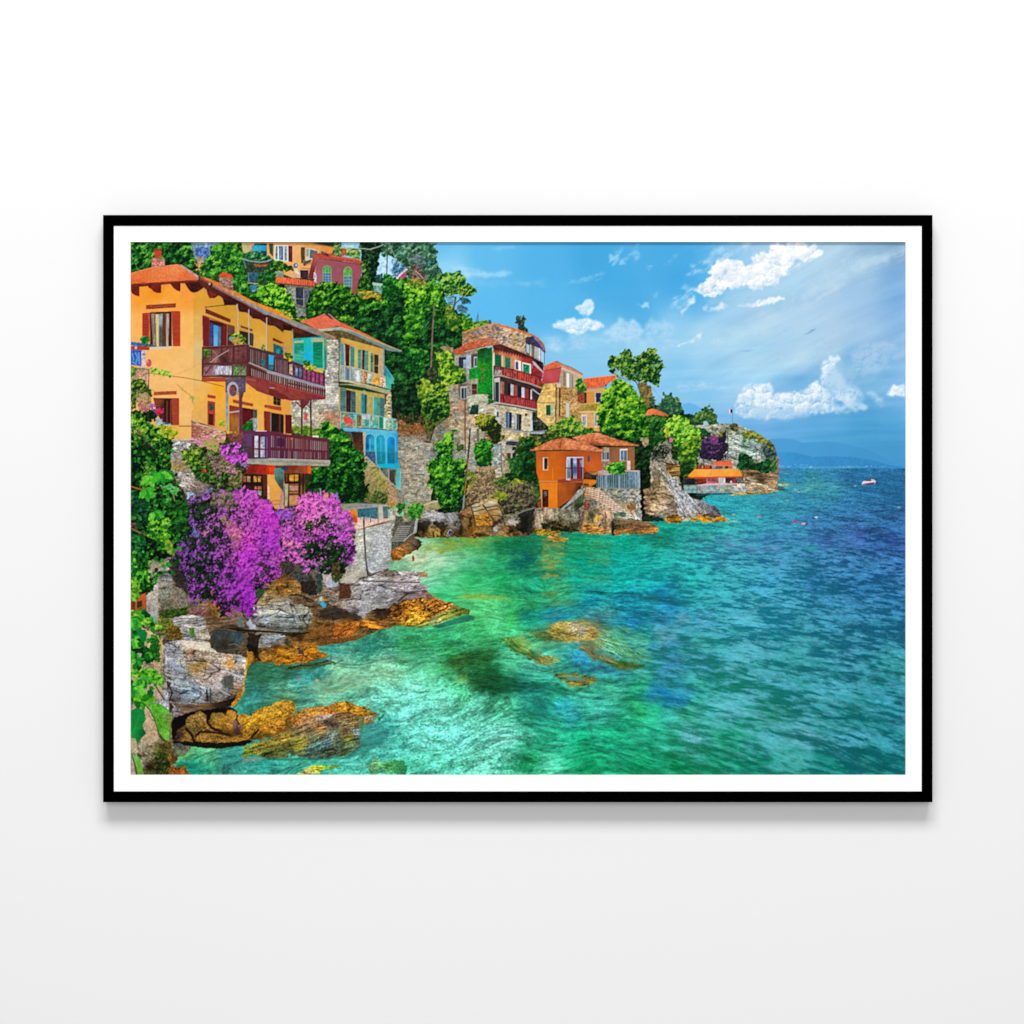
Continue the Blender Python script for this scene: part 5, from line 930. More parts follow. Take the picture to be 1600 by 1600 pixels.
# glass terrace
P('750,560 1195,505 1198,690 900,690 760,670', CP('800,600,34586c 900,600,1c4c4c 1000,600,34505c 1150,600,5c8098 1100,650,3c5c6c 850,650,4c6c7c'), n=.35, ns=3, nx=1.5)
for k in range(24): S('%d,%d %d,%d' % (752 + k * 19, 556 - k * 2.0, 752 + k * 19, 682), .7 + .5 * (k % 3 == 0), 'b4c0c4', a=.75)
P('755,510 800,500 960,500 1195,500 1198,515 1000,518 860,550 800,545', 'b8a8a4', n=.2, ns=2); S('755,512 860,520 900,545', 1.6, 'c0948c'); P('1180,502 1198,502 1200,690 1185,690', 'a4b4c4'); S('845,520 850,700', 1.8, 'a8acac'); S('760,680 900,685 1195,690', 1.4, '8c8c84'); S('985,560 985,700', 1.4, 'b0bcc4')
LB('terrace_bush')
foliage('845,480 870,440 900,415 960,425 1010,420 1050,425 1060,480 1050,540 1020,550 980,520 930,540 880,520 850,500', ['0c4c14', '2c8c1c', '6ccc2c', 'a8e43c'], sc=4.5, rough=3, seed=363, tone=[(900, 460, .2), (1030, 480, -.15)])
# door etc. on ground floor
LB('orange_house'); P('180,700 245,700 245,882 182,882', '3c1c1c', n=.4, ns=2); P('195,715 228,715 228,770 195,770', '6c5c68', n=.6, ns=1.5); S('178,700 176,882', 1.2, 'e8a050')
P('130,840 170,820 175,885 135,880', '9c3c24', n=.2)
# steps and low walls
LB('stone_steps')
P('560,700 600,690 600,760 420,890 380,940 400,900', '9c9c98', n=.25, ns=2); S('600,660 590,720 420,870 385,905', 2.6, 'a4a49c', n=.2); P('585,655 602,655 600,710 585,700', '6c8474', n=.2)
P('600,740 620,860 520,920 420,910', CP('580,780,4c6040 560,880,283018 480,900,7c8074'), n=.4, ns=2)
b, m = mask('605,690 640,672 720,675 800,715 900,800 1060,930 1160,1010 1040,1010 920,960 900,900 840,870 720,800 640,760 620,740', 1, 5, 0, 5); x, y = XX[b], YY[b]
c = colr(CP('680,720,c0a890 800,780,c4a890 950,900,c8ac98 1100,980,bcb8a8 650,740,b08050'), x, y); u, v = rot(x, y, 42, 1, 1); u2, v2 = rot(x, y, 12, 1, 1)
c = c * (1 + .28 * np.sign(np.sin(v2 * 2 * np.pi / 3.0)) * (.6 + .4 * vn(x / 4, y / 4, 366)) + .2 * fbm(x / 2.5, y / 1.5, 367, 3, .6))[..., None]; put(b, m, c)
S('605,690 720,678 800,718 900,800 1060,930', 1, 'd8c8b4', a=.8); S('640,672 620,740', 1, '6c5c48')
P('620,800 740,800 740,900 620,920', CP('640,860,7c4438 700,840,5c6c5c 720,880,8c7c6c'), n=.5, ns=2); S('620,800 740,795', 1.4, 'b08c80'); S('660,800 640,900', 1.2, 'b04c44'); S('720,800 722,900', 1.4, '8c7c6c'); P('625,860 655,845 640,910', 'b83c3c', a=.7)
rock('590,920 740,900 900,900 920,1000 900,1150 700,1160 600,1140', CP('610,960,a07c5c 660,1000,5c5c44 700,960,343c2c 760,1000,c09444 720,940,6c6848 820,960,c49c84 800,1050,b0947c 640,1080,c09050 700,1120,b8842c 850,1100,a88858 880,1000,b8a080'), ang=85, sx=14, sy=8, crack=.6, cw=.14, seed=368, rough=2)
S('840,930 845,1090', 1.4, '5c3c28', a=.8); S('700,950 710,1050', 1.6, '2c3424', a=.8); S('615,950 615,1100', 1.4, 'b0684c', a=.8)
P('930,940 1050,935 1060,970 1000,985 930,975', '4c6c54', n=.35, rough=2)
rock('910,1000 1220,1020 1320,1045 1390,1100 1395,1140 1300,1160 1100,1160 930,1175 900,1150', CP('960,1050,5c5438 1050,1060,6c5c40 1200,1080,6c5034 1300,1060,8c6c44 1380,1120,c87c2c 1250,1135,b87434 1050,1150,b0742c 950,1155,b87830 940,1090,2c2c1c'), ang=2, sx=14, sy=6, crack=.5, seed=369, rough=2)
S('915,1005 1000,1010 1220,1035 1330,1048', 1.3, 'a09c8c', a=.7); P('900,1020 925,1030 935,1175 900,1170', '1c2014', a=.9, rough=2); S('1000,1020 1010,1130', 1.2, 'a88058', a=.6); S('1180,680 1200,1010', 1.4, 'a8a8a0', a=.5)
P('1205,670 1240,670 1250,820 1240,960 1225,1030 1215,1000', '141814', n=.3, rough=2, rs=4); P('1220,980 1460,1000 1440,1030 1240,1030', '1c2820', n=.3, rough=2)
LB('rock_spur')
rock('1240,700 1450,700 1560,780 1600,960 1500,980 1250,950', CP('1300,750,7c6444 1400,780,a88c64 1350,880,b8a078 1450,900,b8a488 1270,850,8c6c50 1500,880,6c5c54'), ang=6, sx=18, sy=5, crack=.55, cw=.12, seed=370, rough=2)
rock('1440,1000 1500,970 1600,960 1620,1040 1500,1040', CP('1480,1010,b8742c 1560,1000,8c601c 1550,970,6c4c18'), sx=8, sy=4, seed=371, rough=2)
# shore foot in front
LB('shore_rocks')
rock('-20,1100 100,1105 300,1110 560,1110 560,1140 300,1160 120,1165 -20,1150', CP('50,1130,3c3014 200,1120,a8801c 300,1110,8c6c1c 450,1120,302c14 200,1150,c89c24'), sx=10, sy=3, crack=.5, seed=372, rough=3)
foliage('160,1060 320,1020 380,1080 520,1090 520,1130 200,1120', ['1c1c0c', '3c3418', '8c6c1c'], sc=4, rough=3, seed=373, dens=.8)
rock('230,1190 270,1165 330,1155 375,1165 350,1190 390,1195 460,1215 440,1235 340,1245 230,1215', CP('280,1180,d8a044 400,1215,c88c2c 330,1220,b07c28'), sx=10, sy=4, crack=.3, seed=374, rough=2)
rock('120,1140 220,1145 270,1155 230,1175 130,1170', 'c0981c', sx=10, sy=4, crack=.3, seed=375, rough=2)
rock('590,1090 660,1060 740,1080 860,1130 840,1165 720,1160 600,1150', CP('610,1110,d0802c 680,1080,a87c34 700,1140,d88c34 820,1150,c87c2c'), sx=10, sy=4, crack=.5, seed=376, rough=2)
V(640, 600, .15)
rock('-100,1440 120,1420 150,1330 210,1310 330,1330 400,1350 500,1340 560,1300 650,1260 760,1210 900,1200 980,1330 1000,1360 1300,1280 1300,1440 1260,1580 800,1590 500,1600 -100,1600', CP('180,1360,a8a8a8 250,1350,bcb8b0 350,1380,94949c 200,1420,808080 300,1450,787860 450,1400,848484 480,1460,74706c 560,1400,a07834 600,1340,8c5c34 150,1500,4c3c20 300,1500,6c5430 80,1550,2c2014 500,1550,4c3414 600,1500,7c5424 640,1400,7c5424 700,1280,c8b890 760,1320,b89464 720,1400,b0782c 800,1440,c07c24 850,1260,ccbc94 920,1300,c09c64 900,1400,a47430 650,1550,b87820 750,1570,8c6424 850,1500,5c4424 950,1400,6c6450 1000,1350,8c7c5c 1100,1400,7c7464 1080,1440,b0a8a4 960,1500,a88064 1050,1500,b0782c 900,1490,b0aca0 1200,1400,3c3c34 1200,1500,2c2820 1000,1570,9c6c24 1150,1560,7c5420'), ang=20, sx=18, sy=8, crack=.65, cw=.13, seed=380, rough=2)
P('640,1270 740,1240 760,1260 810,1330 680,1370', CP('700,1290,d0c098 760,1330,b89458'), n=.2, ns=2, nx=6, rough=1); P('770,1250 900,1205 930,1260 970,1370 850,1370', CP('850,1240,d8c8a0 900,1320,bc9458 860,1350,a88048'), n=.22, ns=2, nx=6, rough=1)
rock('680,1370 810,1340 870,1450 780,1470 690,1470', CP('740,1400,cc8c2c 820,1440,c07820'), sx=9, sy=5, crack=.4, seed=381, rough=2)
for s_ in ('640,1270 665,1370 690,1480', '760,1250 840,1370 880,1440', '930,1270 980,1370', '640,1290 740,1270', '660,1330 790,1300', '780,1290 920,1265', '800,1320 930,1300', '850,1370 950,1370'): S(s_, 1.5, '3c2818', a=.75)
P('1140,1340 1310,1280 1260,1560 1160,1560 1100,1480 1140,1420', '24241c', n=.5, ns=2, rough=3, a=.85); S('980,1370 1080,1370 1200,1320 1300,1290', 1.8, '8c8c7c')
E(900, 1505, 26, 26, 'b8b0a8', n=.2, rough=2); P('1010,1440 1060,1405 1130,1450 1060,1470', 'b8b4b4', n=.15, rough=2)
rock('140,1400 160,1340 260,1325 360,1360 380,1400 300,1440 160,1440', CP('200,1370,c0b8b8 300,1360,ccc8cc 350,1400,8c8c98 180,1420,7c7c78'), ang=20, sx=14, sy=7, crack=.35, seed=382, rough=2)
rock('380,1350 500,1340 540,1400 530,1500 440,1480 390,1420', CP('450,1380,8c8c90 480,1450,7c7c74'), ang=60, sx=12, sy=8, crack=.5, seed=383, rough=2)
LB('grotto_statue'); E(422, 1545, 36, 28, 'a8a0a8', n=.2, rough=2); E(430, 1548, 22, 18, '2c3c74', n=.4, rough=1.5); LB('shore_rocks')
rock('80,1500 300,1480 400,1500 380,1600 120,1600', CP('120,1540,4c3818 250,1520,8c7034 300,1570,a07828'), ang=60, sx=12, sy=6, seed=384, rough=3)
V(450, 780, .1875)
drift('1100,400 1250,370 1450,325 1520,330 1420,390 1300,440 1130,440', '8ca034', .75, 4, 8, 1.5, .8, seed=386)
rock('860,400 1000,300 1080,330 1120,360 1110,400 1040,430 1000,460 930,500 870,510 850,480', CP('900,440,c0742c 900,480,b0681c 1050,370,6c5c4c 1000,410,8c602c 1120,370,2c1c10 1200,330,a87424 1300,320,b8842c 1380,330,c08c2c 1250,380,6c4c20 1080,400,4c381c'), ang=10, sx=12, sy=5, seed=385, rough=3)
V(450, 780, .1875)
V(640, 600, .15); LB('shore_rocks')
for q in ('70,1470 140,1430 230,1440 200,1520 110,1540', '240,1440 330,1430 400,1470 370,1540 330,1580 300,1500', '500,1360 540,1330 560,1480 540,1580 500,1560 520,1450', '640,1380 660,1480 680,1540 630,1560 610,1470', '860,1440 900,1420 980,1400 960,1450 880,1480', '1000,1480 1140,1490 1200,1540 1080,1540', '1160,1380 1240,1360 1230,1560 1160,1560', '660,1560 760,1545 800,1590 660,1590'):
    P(q, '140f0a', a=.7, soft=1.2, rough=3, n=.4)
for q, c_ in (('140,1400 180,1340 260,1325 340,1350 380,1390 300,1400 220,1395', 'd0ccd0'), ('400,1380 460,1350 520,1370 500,1410 430,1420', 'a4a4a4'), ('880,1500 930,1470 1000,1500 960,1530', 'b0885c'), ('1010,1440 1070,1405 1130,1450 1060,1465', 'c8c4c4'), ('620,1490 670,1470 680,1540 630,1550', 'a8742c'), ('540,1430 600,1400 640,1450 600,1500 550,1490', '8c6434')):
    P(q, c_, a=.6, soft=1.2, rough=2, n=.3, ns=2)
# ---- steps by the terrace ----
V(450, 780, .1875); LB('garden_steps')
stone('850,90 920,80 900,300 860,400 850,200', CP('880,150,a8a498 880,300,8c8c80'), 6, 4, mort='6c6c5c', ma=.4, n=.2, seed=390)
P('900,140 1070,150 1080,260 1020,330 920,400 860,420 870,300', '54524a', n=.4, ns=2)
for k in range(8): S('%d,%d %d,%d' % (915 - k * 8, 230 + k * 17, 1020 - k * 6, 225 + k * 17), 1.4, 'a8a8a0', a=.85)
P('960,40 1130,30 1130,120 960,200', '8c9068', n=.3, ns=3, rough=2); P('1070,140 1085,140 1070,280 1040,290', 'a8b0ac', n=.15); S('1035,285 960,350', 1.4, 'b8b8ac')
foliage('880,40 960,20 975,60 960,110 930,140 900,80', ['083c10', '1c6c1c', '3c9c2c'], sc=4, rough=3, seed=391)
foliage('1000,60 1080,30 1130,50 1125,100 1090,160 1030,180 1000,120', ['145c14', '3c9c24', '7cc838'], sc=4, rough=3, seed=392)
S('1130,50 1180,30 1250,15', 2.4, 'c0bcb4')
# ---- swimmers, buoys and the boat ----
V(1120, 620, .190625); LB('motor_boat')
P('1188,712 1200,690 1260,685 1305,690 1295,715 1230,722 1190,720', 'e8ccd4'); P('1192,716 1230,708 1296,700 1285,722 1240,724', '5c4c74'); P('1215,688 1240,676 1275,676 1285,690 1250,694', '8c3c4c', n=.5, ns=1.5); P('1262,675 1285,676 1300,690 1270,692', 'e0e4ec'); S('1190,706 1250,696 1300,692', 1, 'f4e8e8'); S('1262,678 1275,668 1282,690', .8, '6c4c6c')
LB('swimmer')
E(642, 1022, 16, 11, 'd0307c'); E(712, 1040, 20, 9, 'd888a8', n=.2); E(738, 1042, 10, 6, '2c3c5c'); E(345, 980, 17, 8, 'c07cb0'); E(575, 850, 16, 9, '94a0b8', a=.7); E(1133, 730, 11, 7, '8c9cb0'); E(815, 988, 14, 8, 'd8d0c8'); E(796, 998, 18, 5, '2c4c74'); E(1492, 907, 16, 7, '8c98a0'); E(138, 966, 16, 9, 'a8b88c', a=.8); E(680, 768, 8, 6, '3c3c4c')
V(0, 0, 1); LB('sea'); drift('1236,766 1264,765 1262,768 1240,769', 'c4e4e4', .8, 2, 4, .8, .5, seed=395); drift('1205,758 1300,756 1330,762 1210,764', '8cd8d0', .4, 3, 6, 2, .7, seed=396)
V(450, 780, .1875); LB('swimmer'); P('1033,480 1045,472 1055,490 1052,515 1035,515', 'a03c3c', n=.2); P('1036,470 1046,468 1046,480 1036,480', '5c3030')
# ---- earth and undergrowth under the left half ----
V(0, 0, 1); LB('garden_wall')
P('204,500 500,600 625,640 622,760 606,800 606,900 590,980 400,1010 290,1180 204,1211', CP('300,700,3c3428 600,850,4c4434 300,900,2c2c20 560,900,6c6454 250,1100,6c6454'), n=.5, ns=3, rough=2)
# ---- house with turquoise arches ----
V(420, 370, .15); LB('turquoise_house')
P('330,880 480,840 590,795 640,810 740,890 740,930 520,970 490,960', CP('400,880,dc6c48 550,850,d86448 600,820,e07450 700,910,d86450 640,930,dc6c4c'), n=.14, nx=3, ns=1.2)
P('580,795 620,800 700,850 700,870 640,850 590,810', '2c3040', n=.2)
P('640,820 740,885 900,960 1050,1030 1200,1110 1290,1150 1380,1190 1300,1170 1100,1080 900,990 740,945 720,920', CP('740,900,d85c3c 1000,1020,d8743c 1150,1090,dc8c3c'), n=.15); S('620,800 740,905', 1.3, 'd88c7c')
P('510,965 740,940 760,945 900,990 1100,1080 1300,1165 1390,1185 1370,1200 1250,1190 1100,1120 900,1030 760,975 620,990 540,985', CP('560,970,b8b89c 740,960,98a498 900,1010,788c88 1200,1150,6c8484'), n=.1); S('515,968 745,943 900,992 1100,1082 1385,1190', 1.1, 'c0c8b4', a=.7)
P('560,985 750,970 900,1030 1180,1150 1190,1200 760,1060 700,1100 600,1060', '5c5030', n=.3)
P('230,1060 570,1040 600,1080 600,1400 240,1300', CP('300,1080,2c9890 400,1100,20bcb8 400,1250,20b4d0 260,1100,60a8b0'), n=.08)
P('215,1090 260,1080 255,1260 210,1200', '5ca8b0', n=.1)
P('265,1105 365,1100 365,1330 270,1300', CP('300,1150,188c68 320,1250,3ca890'), n=.25, nx=8, ns=1.4); P('265,1085 365,1080 365,1102 265,1108', 'b4b48c')
P('460,1095 560,1090 560,1370 465,1350', CP('500,1150,0c7c58 510,1300,108c64'), n=.2, nx=8, ns=1.4); P('440,1062 565,1055 565,1092 445,1098', 'b4ac84', n=.08)
P('565,1050 605,1055 605,1400 575,1390', CP('585,1100,5c9870 590,1250,1c8470'), n=.1); S('568,1060 575,1400', 1.2, 'c0b894', a=.8)
P('365,1075 440,1065 455,1350 370,1330', CP('400,1100,1cb4b4 410,1280,18b0d8'), n=.06)
# stone corner tower
stone('605,1070 725,1075 730,1900 590,1900 585,1390 605,1380', CP('640,1150,b8b4a4 700,1200,9c9484 650,1350,b0aca0 640,1500,b4b0a8 700,1550,948c80 610,1100,a8a494'), 6, 4, mort='5c584c', ma=.5, n=.25, seed=401, tint=.3)
S('606,1100 606,1400', 1, 'a8b4a8', a=.5)
P('725,1050 760,1055 760,1330 730,1340', '6c7878', n=.2); P('700,1060 770,1060 790,1080 740,1100', '5c4c30', a=.7)
# yellow front, upper storey
P('750,1050 1200,1170 1200,1450 1100,1480 740,1400', CP('800,1070,c49c48 1000,1120,c8a04c 1150,1180,c8a050 920,1250,d0b860 1060,1300,b8c050'), n=.06)
P('750,1110 785,1120 785,1350 748,1340', '4c9094', n=.1); P('785,1110 842,1130 838,1350 790,1345', CP('800,1200,5c1c2c 830,1250,44141c'), n=.15); P('780,1120 795,1122 800,1345 788,1345', 'b8b8a0'); P('850,1140 892,1150 890,1360 848,1350', '3c8484', n=.15)
P('930,1170 970,1178 966,1385 930,1378', '4c8880', n=.2, nx=8, ns=1.4); P('968,1175 1000,1182 996,1390 968,1385', '4c1c28', n=.15); P('1000,1182 1036,1190 1036,1400 998,1390', '4c8c88', n=.2, nx=8, ns=1.4); S('968,1178 966,1385', .9, 'c8c89c')
P('1060,1210 1090,1215 1088,1420 1060,1415', '5c6c70', n=.4, nx=5, ns=1.4); P('1098,1225 1142,1232 1140,1440 1098,1430', '3c2c28', n=.2); S('1100,1340 1140,1345', 1, 'a89878')
P('1150,1210 1185,1215 1200,1480 1150,1460', 'c09c7c', n=.1); P('1185,1180 1205,1185 1205,1470 1190,1460', '8c9c9c', n=.1)
P('760,1050 1180,1165 1185,1215 1100,1195 760,1100', 'd0a04c', n=.05)
# upper balcony of turquoise house
P('735,1345 895,1365 1090,1420 1225,1465 1222,1580 1060,1530 735,1490', CP('760,1430,8c9c9c 830,1440,6c7c90 930,1440,a8b8bc 1000,1450,b89478 1050,1470,a4b8ac 1110,1480,d89c48 1180,1500,c8a480'), n=.3, ns=3, nx=1.5)
P('808,1370 835,1375 832,1490 808,1488', '2c5080'); P('900,1385 945,1395 945,1510 905,1505', 'ccd8dc', n=.2, ns=2); P('985,1400 1025,1408 1020,1520 985,1515', 'c07c50', n=.6, ns=1.6); P('1030,1420 1075,1430 1070,1530 1030,1520', 'b8ccc8', n=.3); E(1125, 1495, 34, 36, 'e0a02c', rough=2, n=.3); P('1160,1470 1220,1470 1220,1570 1160,1555', 'd8b49c', n=.5, ns=1.8)
for a_ in (740, 765, 790, 850, 890, 950, 985, 1030, 1085, 1160, 1220): S('%d,%d %d,%d' % (a_, 1345 + (a_ - 735) * .24, a_, 1490 + max(0, a_ - 735) * .15), 1.1, 'c8b888', a=.9)
for k in range(12): S('%d,%d %d,%d' % (770 + k * 11, 1350 + k * 2, 770 + k * 11, 1488), .6, 'b8c0b8', a=.6)
S('735,1340 895,1362 1090,1418 1225,1462', 1.5, 'c0b48c')
P('735,1488 830,1495 1000,1530 1225,1590 1320,1600 1320,1640 1200,1620 1000,1560 830,1515 735,1508', CP('800,1500,c8c09c 1100,1570,b4ac84 1250,1610,8cac94'), n=.08)
P('1205,1340 1300,1480 1315,1600 1220,1580', CP('1240,1400,2090a8 1260,1520,4cb4a0'), n=.1); S('1210,1345 1310,1490', 1, '7cc8d0')
V(420, 600, .15)
stone('220,160 590,130 590,0 725,-10 735,60 735,290 740,480 600,480 240,470', CP('650,50,b0aca0 650,150,b4b4ac 500,220,a8a898 300,300,acaca0 650,250,a0a098 450,350,b0ac98 650,380,b08468 620,330,c08c68 300,400,a8a088 500,420,b4a890'), 7, 4.4, mort='6c6c60', ma=.45, n=.2, seed=402, tint=.3)
S('480,290 600,300 740,285', 1.2, '8c7c6c', a=.7); P('600,310 740,290 740,400 640,380', 'b87c58', a=.4, n=.5, ns=2, lab=False)
P('725,30 740,36 740,290 728,290', 'c4a068')
P('740,35 1220,110 1280,100 1275,370 1210,340 740,300', CP('800,60,c8a058 950,150,c0a850 1050,200,b8a454 900,250,a89c50 1100,250,a89450 1150,120,b89850'), n=.08, ns=4)
P('742,40 805,48 805,290 745,290', '4c7470', n=.25, nx=8, ns=1.4); P('805,60 858,70 855,300 808,290', '342424', n=.2); P('858,70 905,80 905,300 860,300', '3c5c6c', n=.25, nx=8, ns=1.4)
P('962,100 1020,112 1018,318 965,312', CP('980,200,24a8c8 1010,200,1c5068'), n=.1); P('1000,110 1022,114 1020,318 1003,315', '1c4c54'); P('985,60 1010,70 1015,95 985,90', 'a0b0a0', a=.8)
P('1090,135 1160,145 1158,350 1090,335', CP('1105,220,30b0c8 1145,220,5c7c40'), n=.1); P('1160,140 1205,150 1203,345 1160,345', '3c6874', n=.25, nx=8, ns=1.4); S('1090,135 1088,330', 1, '8ccccc')
stone('1205,110 1280,95 1278,370 1205,350', 'b0a478', 4.5, 3, mort='5c5030', ma=.5, n=.3, seed=403); S('1278,90 1278,370', 1, '7c98a4'); P('1205,100 1225,100 1225,200 1205,220', '2c2414', a=.6, n=.4, ns=2)
P('740,0 930,0 1000,20 1320,90 1318,98 1210,100 1000,40 830,10 740,8', 'a8a07c', n=.1)
# middle balcony
P('740,290 1060,320 1335,370 1338,490 1100,460 740,455', CP('770,380,8cac7c 830,390,d85848 890,340,3cb4b4 950,380,8c8450 1010,360,c0ccc8 1080,390,98a890 1090,420,4cb0a8 1170,400,1c8870 1220,380,b0c0b4 1250,420,a4bc88 1310,420,3c9498 760,420,3c9c8c'), n=.3, ns=3)
P('775,345 850,350 880,410 790,410', 'e04844', n=.08); P('920,320 970,325 960,440 920,430', '6c6440', n=.5, ns=2); P('970,320 1050,330 1045,370 975,365', 'b8bcc8', n=.2); P('1000,370 1045,375 1040,440 1000,440', '2c9c9c', n=.2); P('1145,345 1190,350 1190,460 1145,460', '148464'); P('1195,350 1215,352 1215,465 1195,462', 'd4e0d4')
for a_ in (745, 910, 968, 1050, 1145, 1245, 1290, 1335): S('%d,%d %d,%d' % (a_, 290 + (a_ - 740) * .13, a_, 450 + max(0, a_ - 900) * .08), 1.2, 'b8b8a8')
S('740,290 1060,318 1338,368', 1.1, '9cb0ac')
# turquoise arcade
P('745,455 900,460 1100,470 1342,495 1345,780 1360,830 1360,880 1140,870 1120,830 1000,760 990,500 860,495 745,485', CP('800,470,5cb0d8 1000,490,5cb0d0 1200,500,5cbcd0 1330,600,20a0d8 1340,800,1c9cc8 1200,850,10a8c8'), n=.05)
P('745,450 1340,490 1340,510 1000,485 745,470', '64b8e0', a=.8, n=.08)
P('860,500 985,500 980,690 900,680', CP('900,550,30241c 960,600,583020'), n=.3, ns=2); P('980,500 1005,500 1000,780 985,690', 'c8a47c', n=.1); P('820,495 860,500 850,530 825,530', '2c5c6c')
def bay(cx, y0, y1, w, col):
    P([(cx - w, y1), (cx - w, y0 + w), (cx - w * .8, y0 + w * .35), (cx, y0), (cx + w * .8, y0 + w * .35), (cx + w, y0 + w), (cx + w, y1)], col, n=.08)
    S([(cx - w, y1), (cx - w, y0 + w), (cx - w * .8, y0 + w * .35), (cx, y0), (cx + w * .8, y0 + w * .35), (cx + w, y0 + w), (cx + w, y1)], .9, '8cd8ec', a=.85)
bay(1055, 515, 750, 50, CP('1015,560,1c6c94 1030,650,0c4c80 1080,600,30acd0 1060,700,20a0b8')); bay(1165, 520, 832, 50, CP('1130,600,1c90a8 1180,600,2ca4cc 1165,700,189cb0 1165,820,188c90')); bay(1275, 540, 830, 44, CP('1250,600,189cd0 1290,600,1078c8 1275,720,1880a8 1290,800,1078a8'))
P('1045,570 1062,570 1062,700 1045,700', '5cbcd8', a=.7); P('1160,560 1175,560 1175,820 1160,820', '48b8d8', a=.6)
P('1005,705 1120,710 1120,840 1010,760', '3c4c6c', n=.4, ns=2, a=.85); P('1125,705 1345,708 1340,825 1130,830', '106880', n=.3, nx=1.2, ns=3, a=.5); S('1000,705 1345,708', 1, '4c8088')
S('1115,600 1120,830', 1.6, '4cc4dc'); S('1222,600 1226,830', 1.6, '48c0dc')
P('1140,840 1360,835 1362,880 1150,875', '14acc8', n=.05)
P('1180,880 1340,880 1335,1090 1240,1010', '6c7468', n=.3, ns=2); P('1250,895 1315,895 1312,1060 1250,1010', '403c34', n=.4, ns=2); P('1245,890 1256,890 1256,1010 1245,1005', 'a4a890')
P('1330,870 1372,880 1365,1110 1325,1080', CP('1345,950,48b0b0 1360,1050,5cb8bc'), n=.08); S('1372,880 1366,1110', 1.2, '7ccccc')
# dry slope
LB('grassy_slope')
P('1000,740 1130,870 1240,1000 1350,1110 1370,1230 1300,1300 1100,1240 1000,1240 960,980', CP('1020,850,a49880 1100,880,b0a04c 1080,960,9c8460 1180,1000,b0a05c 1100,1080,8c8450 1250,1130,b48c6c 1310,1180,b89078 1050,1180,5c5c2c 1170,1180,4c6424 1300,1250,b8904c'), n=.28, ns=1.8, rough=3)
foliage('1040,860 1120,860 1180,960 1230,1080 1280,1160 1200,1140 1120,1040 1080,960', ['6c7434', '8c8c44', 'b0a04c', 'c8b868'], sc=4, rough=3, seed=405, dens=.75)
foliage('1100,1100 1230,1140 1230,1240 1060,1240', ['1c3410', '3c5c1c', '6c8430'], sc=4, rough=3, seed=406)
twigs('960,900 1080,870 1180,960 1300,1140 1300,1260 1000,1240', 260, ['c8b078', 'a09454', '7c7c40', 'd0bc84', '5c5c2c', '8c7450'], 7)
S('1000,740 1060,800 1110,850 1150,870 1200,960 1360,1110', 1.6, 'b8b0b0', a=.8); S('1110,700 1125,860', 1.4, '8c98a0')
P('1325,1090 1420,1120 1415,1250 1340,1240', '84806c', n=.3, ns=2, nx=1.2)
P('1340,490 1620,500 1620,640 1500,580 1350,540', CP('1400,400,8c5430 1450,520,8c6c4c 1550,560,94806c'), n=.35, ns=2.5, rough=2)
P('1340,300 1620,330 1620,520 1345,495', CP('1400,380,a06438 1550,430,a8683c 1480,350,5c4020 1600,350,3c3c1c'), n=.4, ns=2.5, rough=3)
foliage('1335,290 1480,320 1620,320 1620,440 1500,400 1420,430 1340,370', ['0c1c0c', '1c3014', '3c4c20', '6c5c34'], sc=5, rough=5, seed=444, dens=.7)
twigs('1345,320 1620,340 1620,560 1345,540', 160, ['8c5c38', 'b0825c', '3c2414', '5c4428', '4c5424'], 7)
stone('1345,545 1500,560 1620,620 1620,1225 1430,1225 1380,1110 1370,880 1345,780', CP('1400,600,8c8878 1500,700,9c9484 1450,900,948c7c 1550,1100,a09c84 1400,1000,807c6c 1600,650,a8a498 1600,900,a09c8c'), 7, 3.2, mort='646054', ma=.5, n=.2, seed=407, tint=.3)
P('1270,0 1340,0 1345,370 1290,360', '142414', n=.5, ns=3, rough=2)
foliage('1310,0 1540,-20 1560,150 1500,330 1420,330 1300,260', ['04140c', '0c2c14', '1c4c20', '2c6c30'], sc=7, rough=4, seed=408, lo=-.05)
foliage('1530,0 1640,0 1640,150 1560,140', ['3c6c18', '7ca01c', 'b8c834'], sc=5, rough=3, seed=409)
# big green tree beside the porch
LB('porch_tree')
foliage('240,440 330,450 340,520 260,520', ['4c7c18', '8cac24', 'd0cc30'], sc=4, rough=3, seed=410); foliage('340,430 540,470 540,560 350,540', ['3c6c18', '7ca424', 'b8c830'], sc=4, rough=3, seed=411)
foliage('540,430 570,380 620,370 650,420 680,450 740,470 810,500 850,560 890,620 900,690 980,690 1010,780 1020,860 980,940 1000,1000 1050,1060 1020,1160 1000,1240 700,1250 500,1180 380,1160 370,1080 420,1000 440,860 640,840 630,580 520,550', ['021c08', '083c0e', '146c18', '44a41c', 'a0dc30'], sc=7.5, rough=4, seed=412, sh=.5, lo=-.04)
# ---- yellow house: terrace level ----
V(200, 600, .15); LB('yellow_house')
P('20,-200 690,-200 690,580 480,600 20,600', CP('100,60,f0b878 400,60,f0bc78 600,300,f0bc74 650,100,ecb874 450,500,e0a840 600,500,e8b464'), n=.03)
P('680,-200 1700,-200 1700,560 1030,520 1020,490 660,375', CP('720,100,e8b878 800,200,e8ac4c 950,150,ecaa3c 1100,130,eca83c 1500,160,e8a840 1380,350,e8ac4c 750,350,e0a858 980,380,e4a43c'), n=.03)
V(420, 600, .15); P('-20,100 225,160 230,420 -20,420', CP('50,200,e0a040 180,220,e09c44'), n=.03)
P('0,850 150,870 160,1300 0,1300', CP('50,1000,e8a848 100,1200,d89c48'), n=.03)
V(200, 600, .15)
P('1440,840 1620,850 1620,1300 1450,1280', CP('1520,1000,e4a44c 1530,1200,dc9c48'), n=.04)
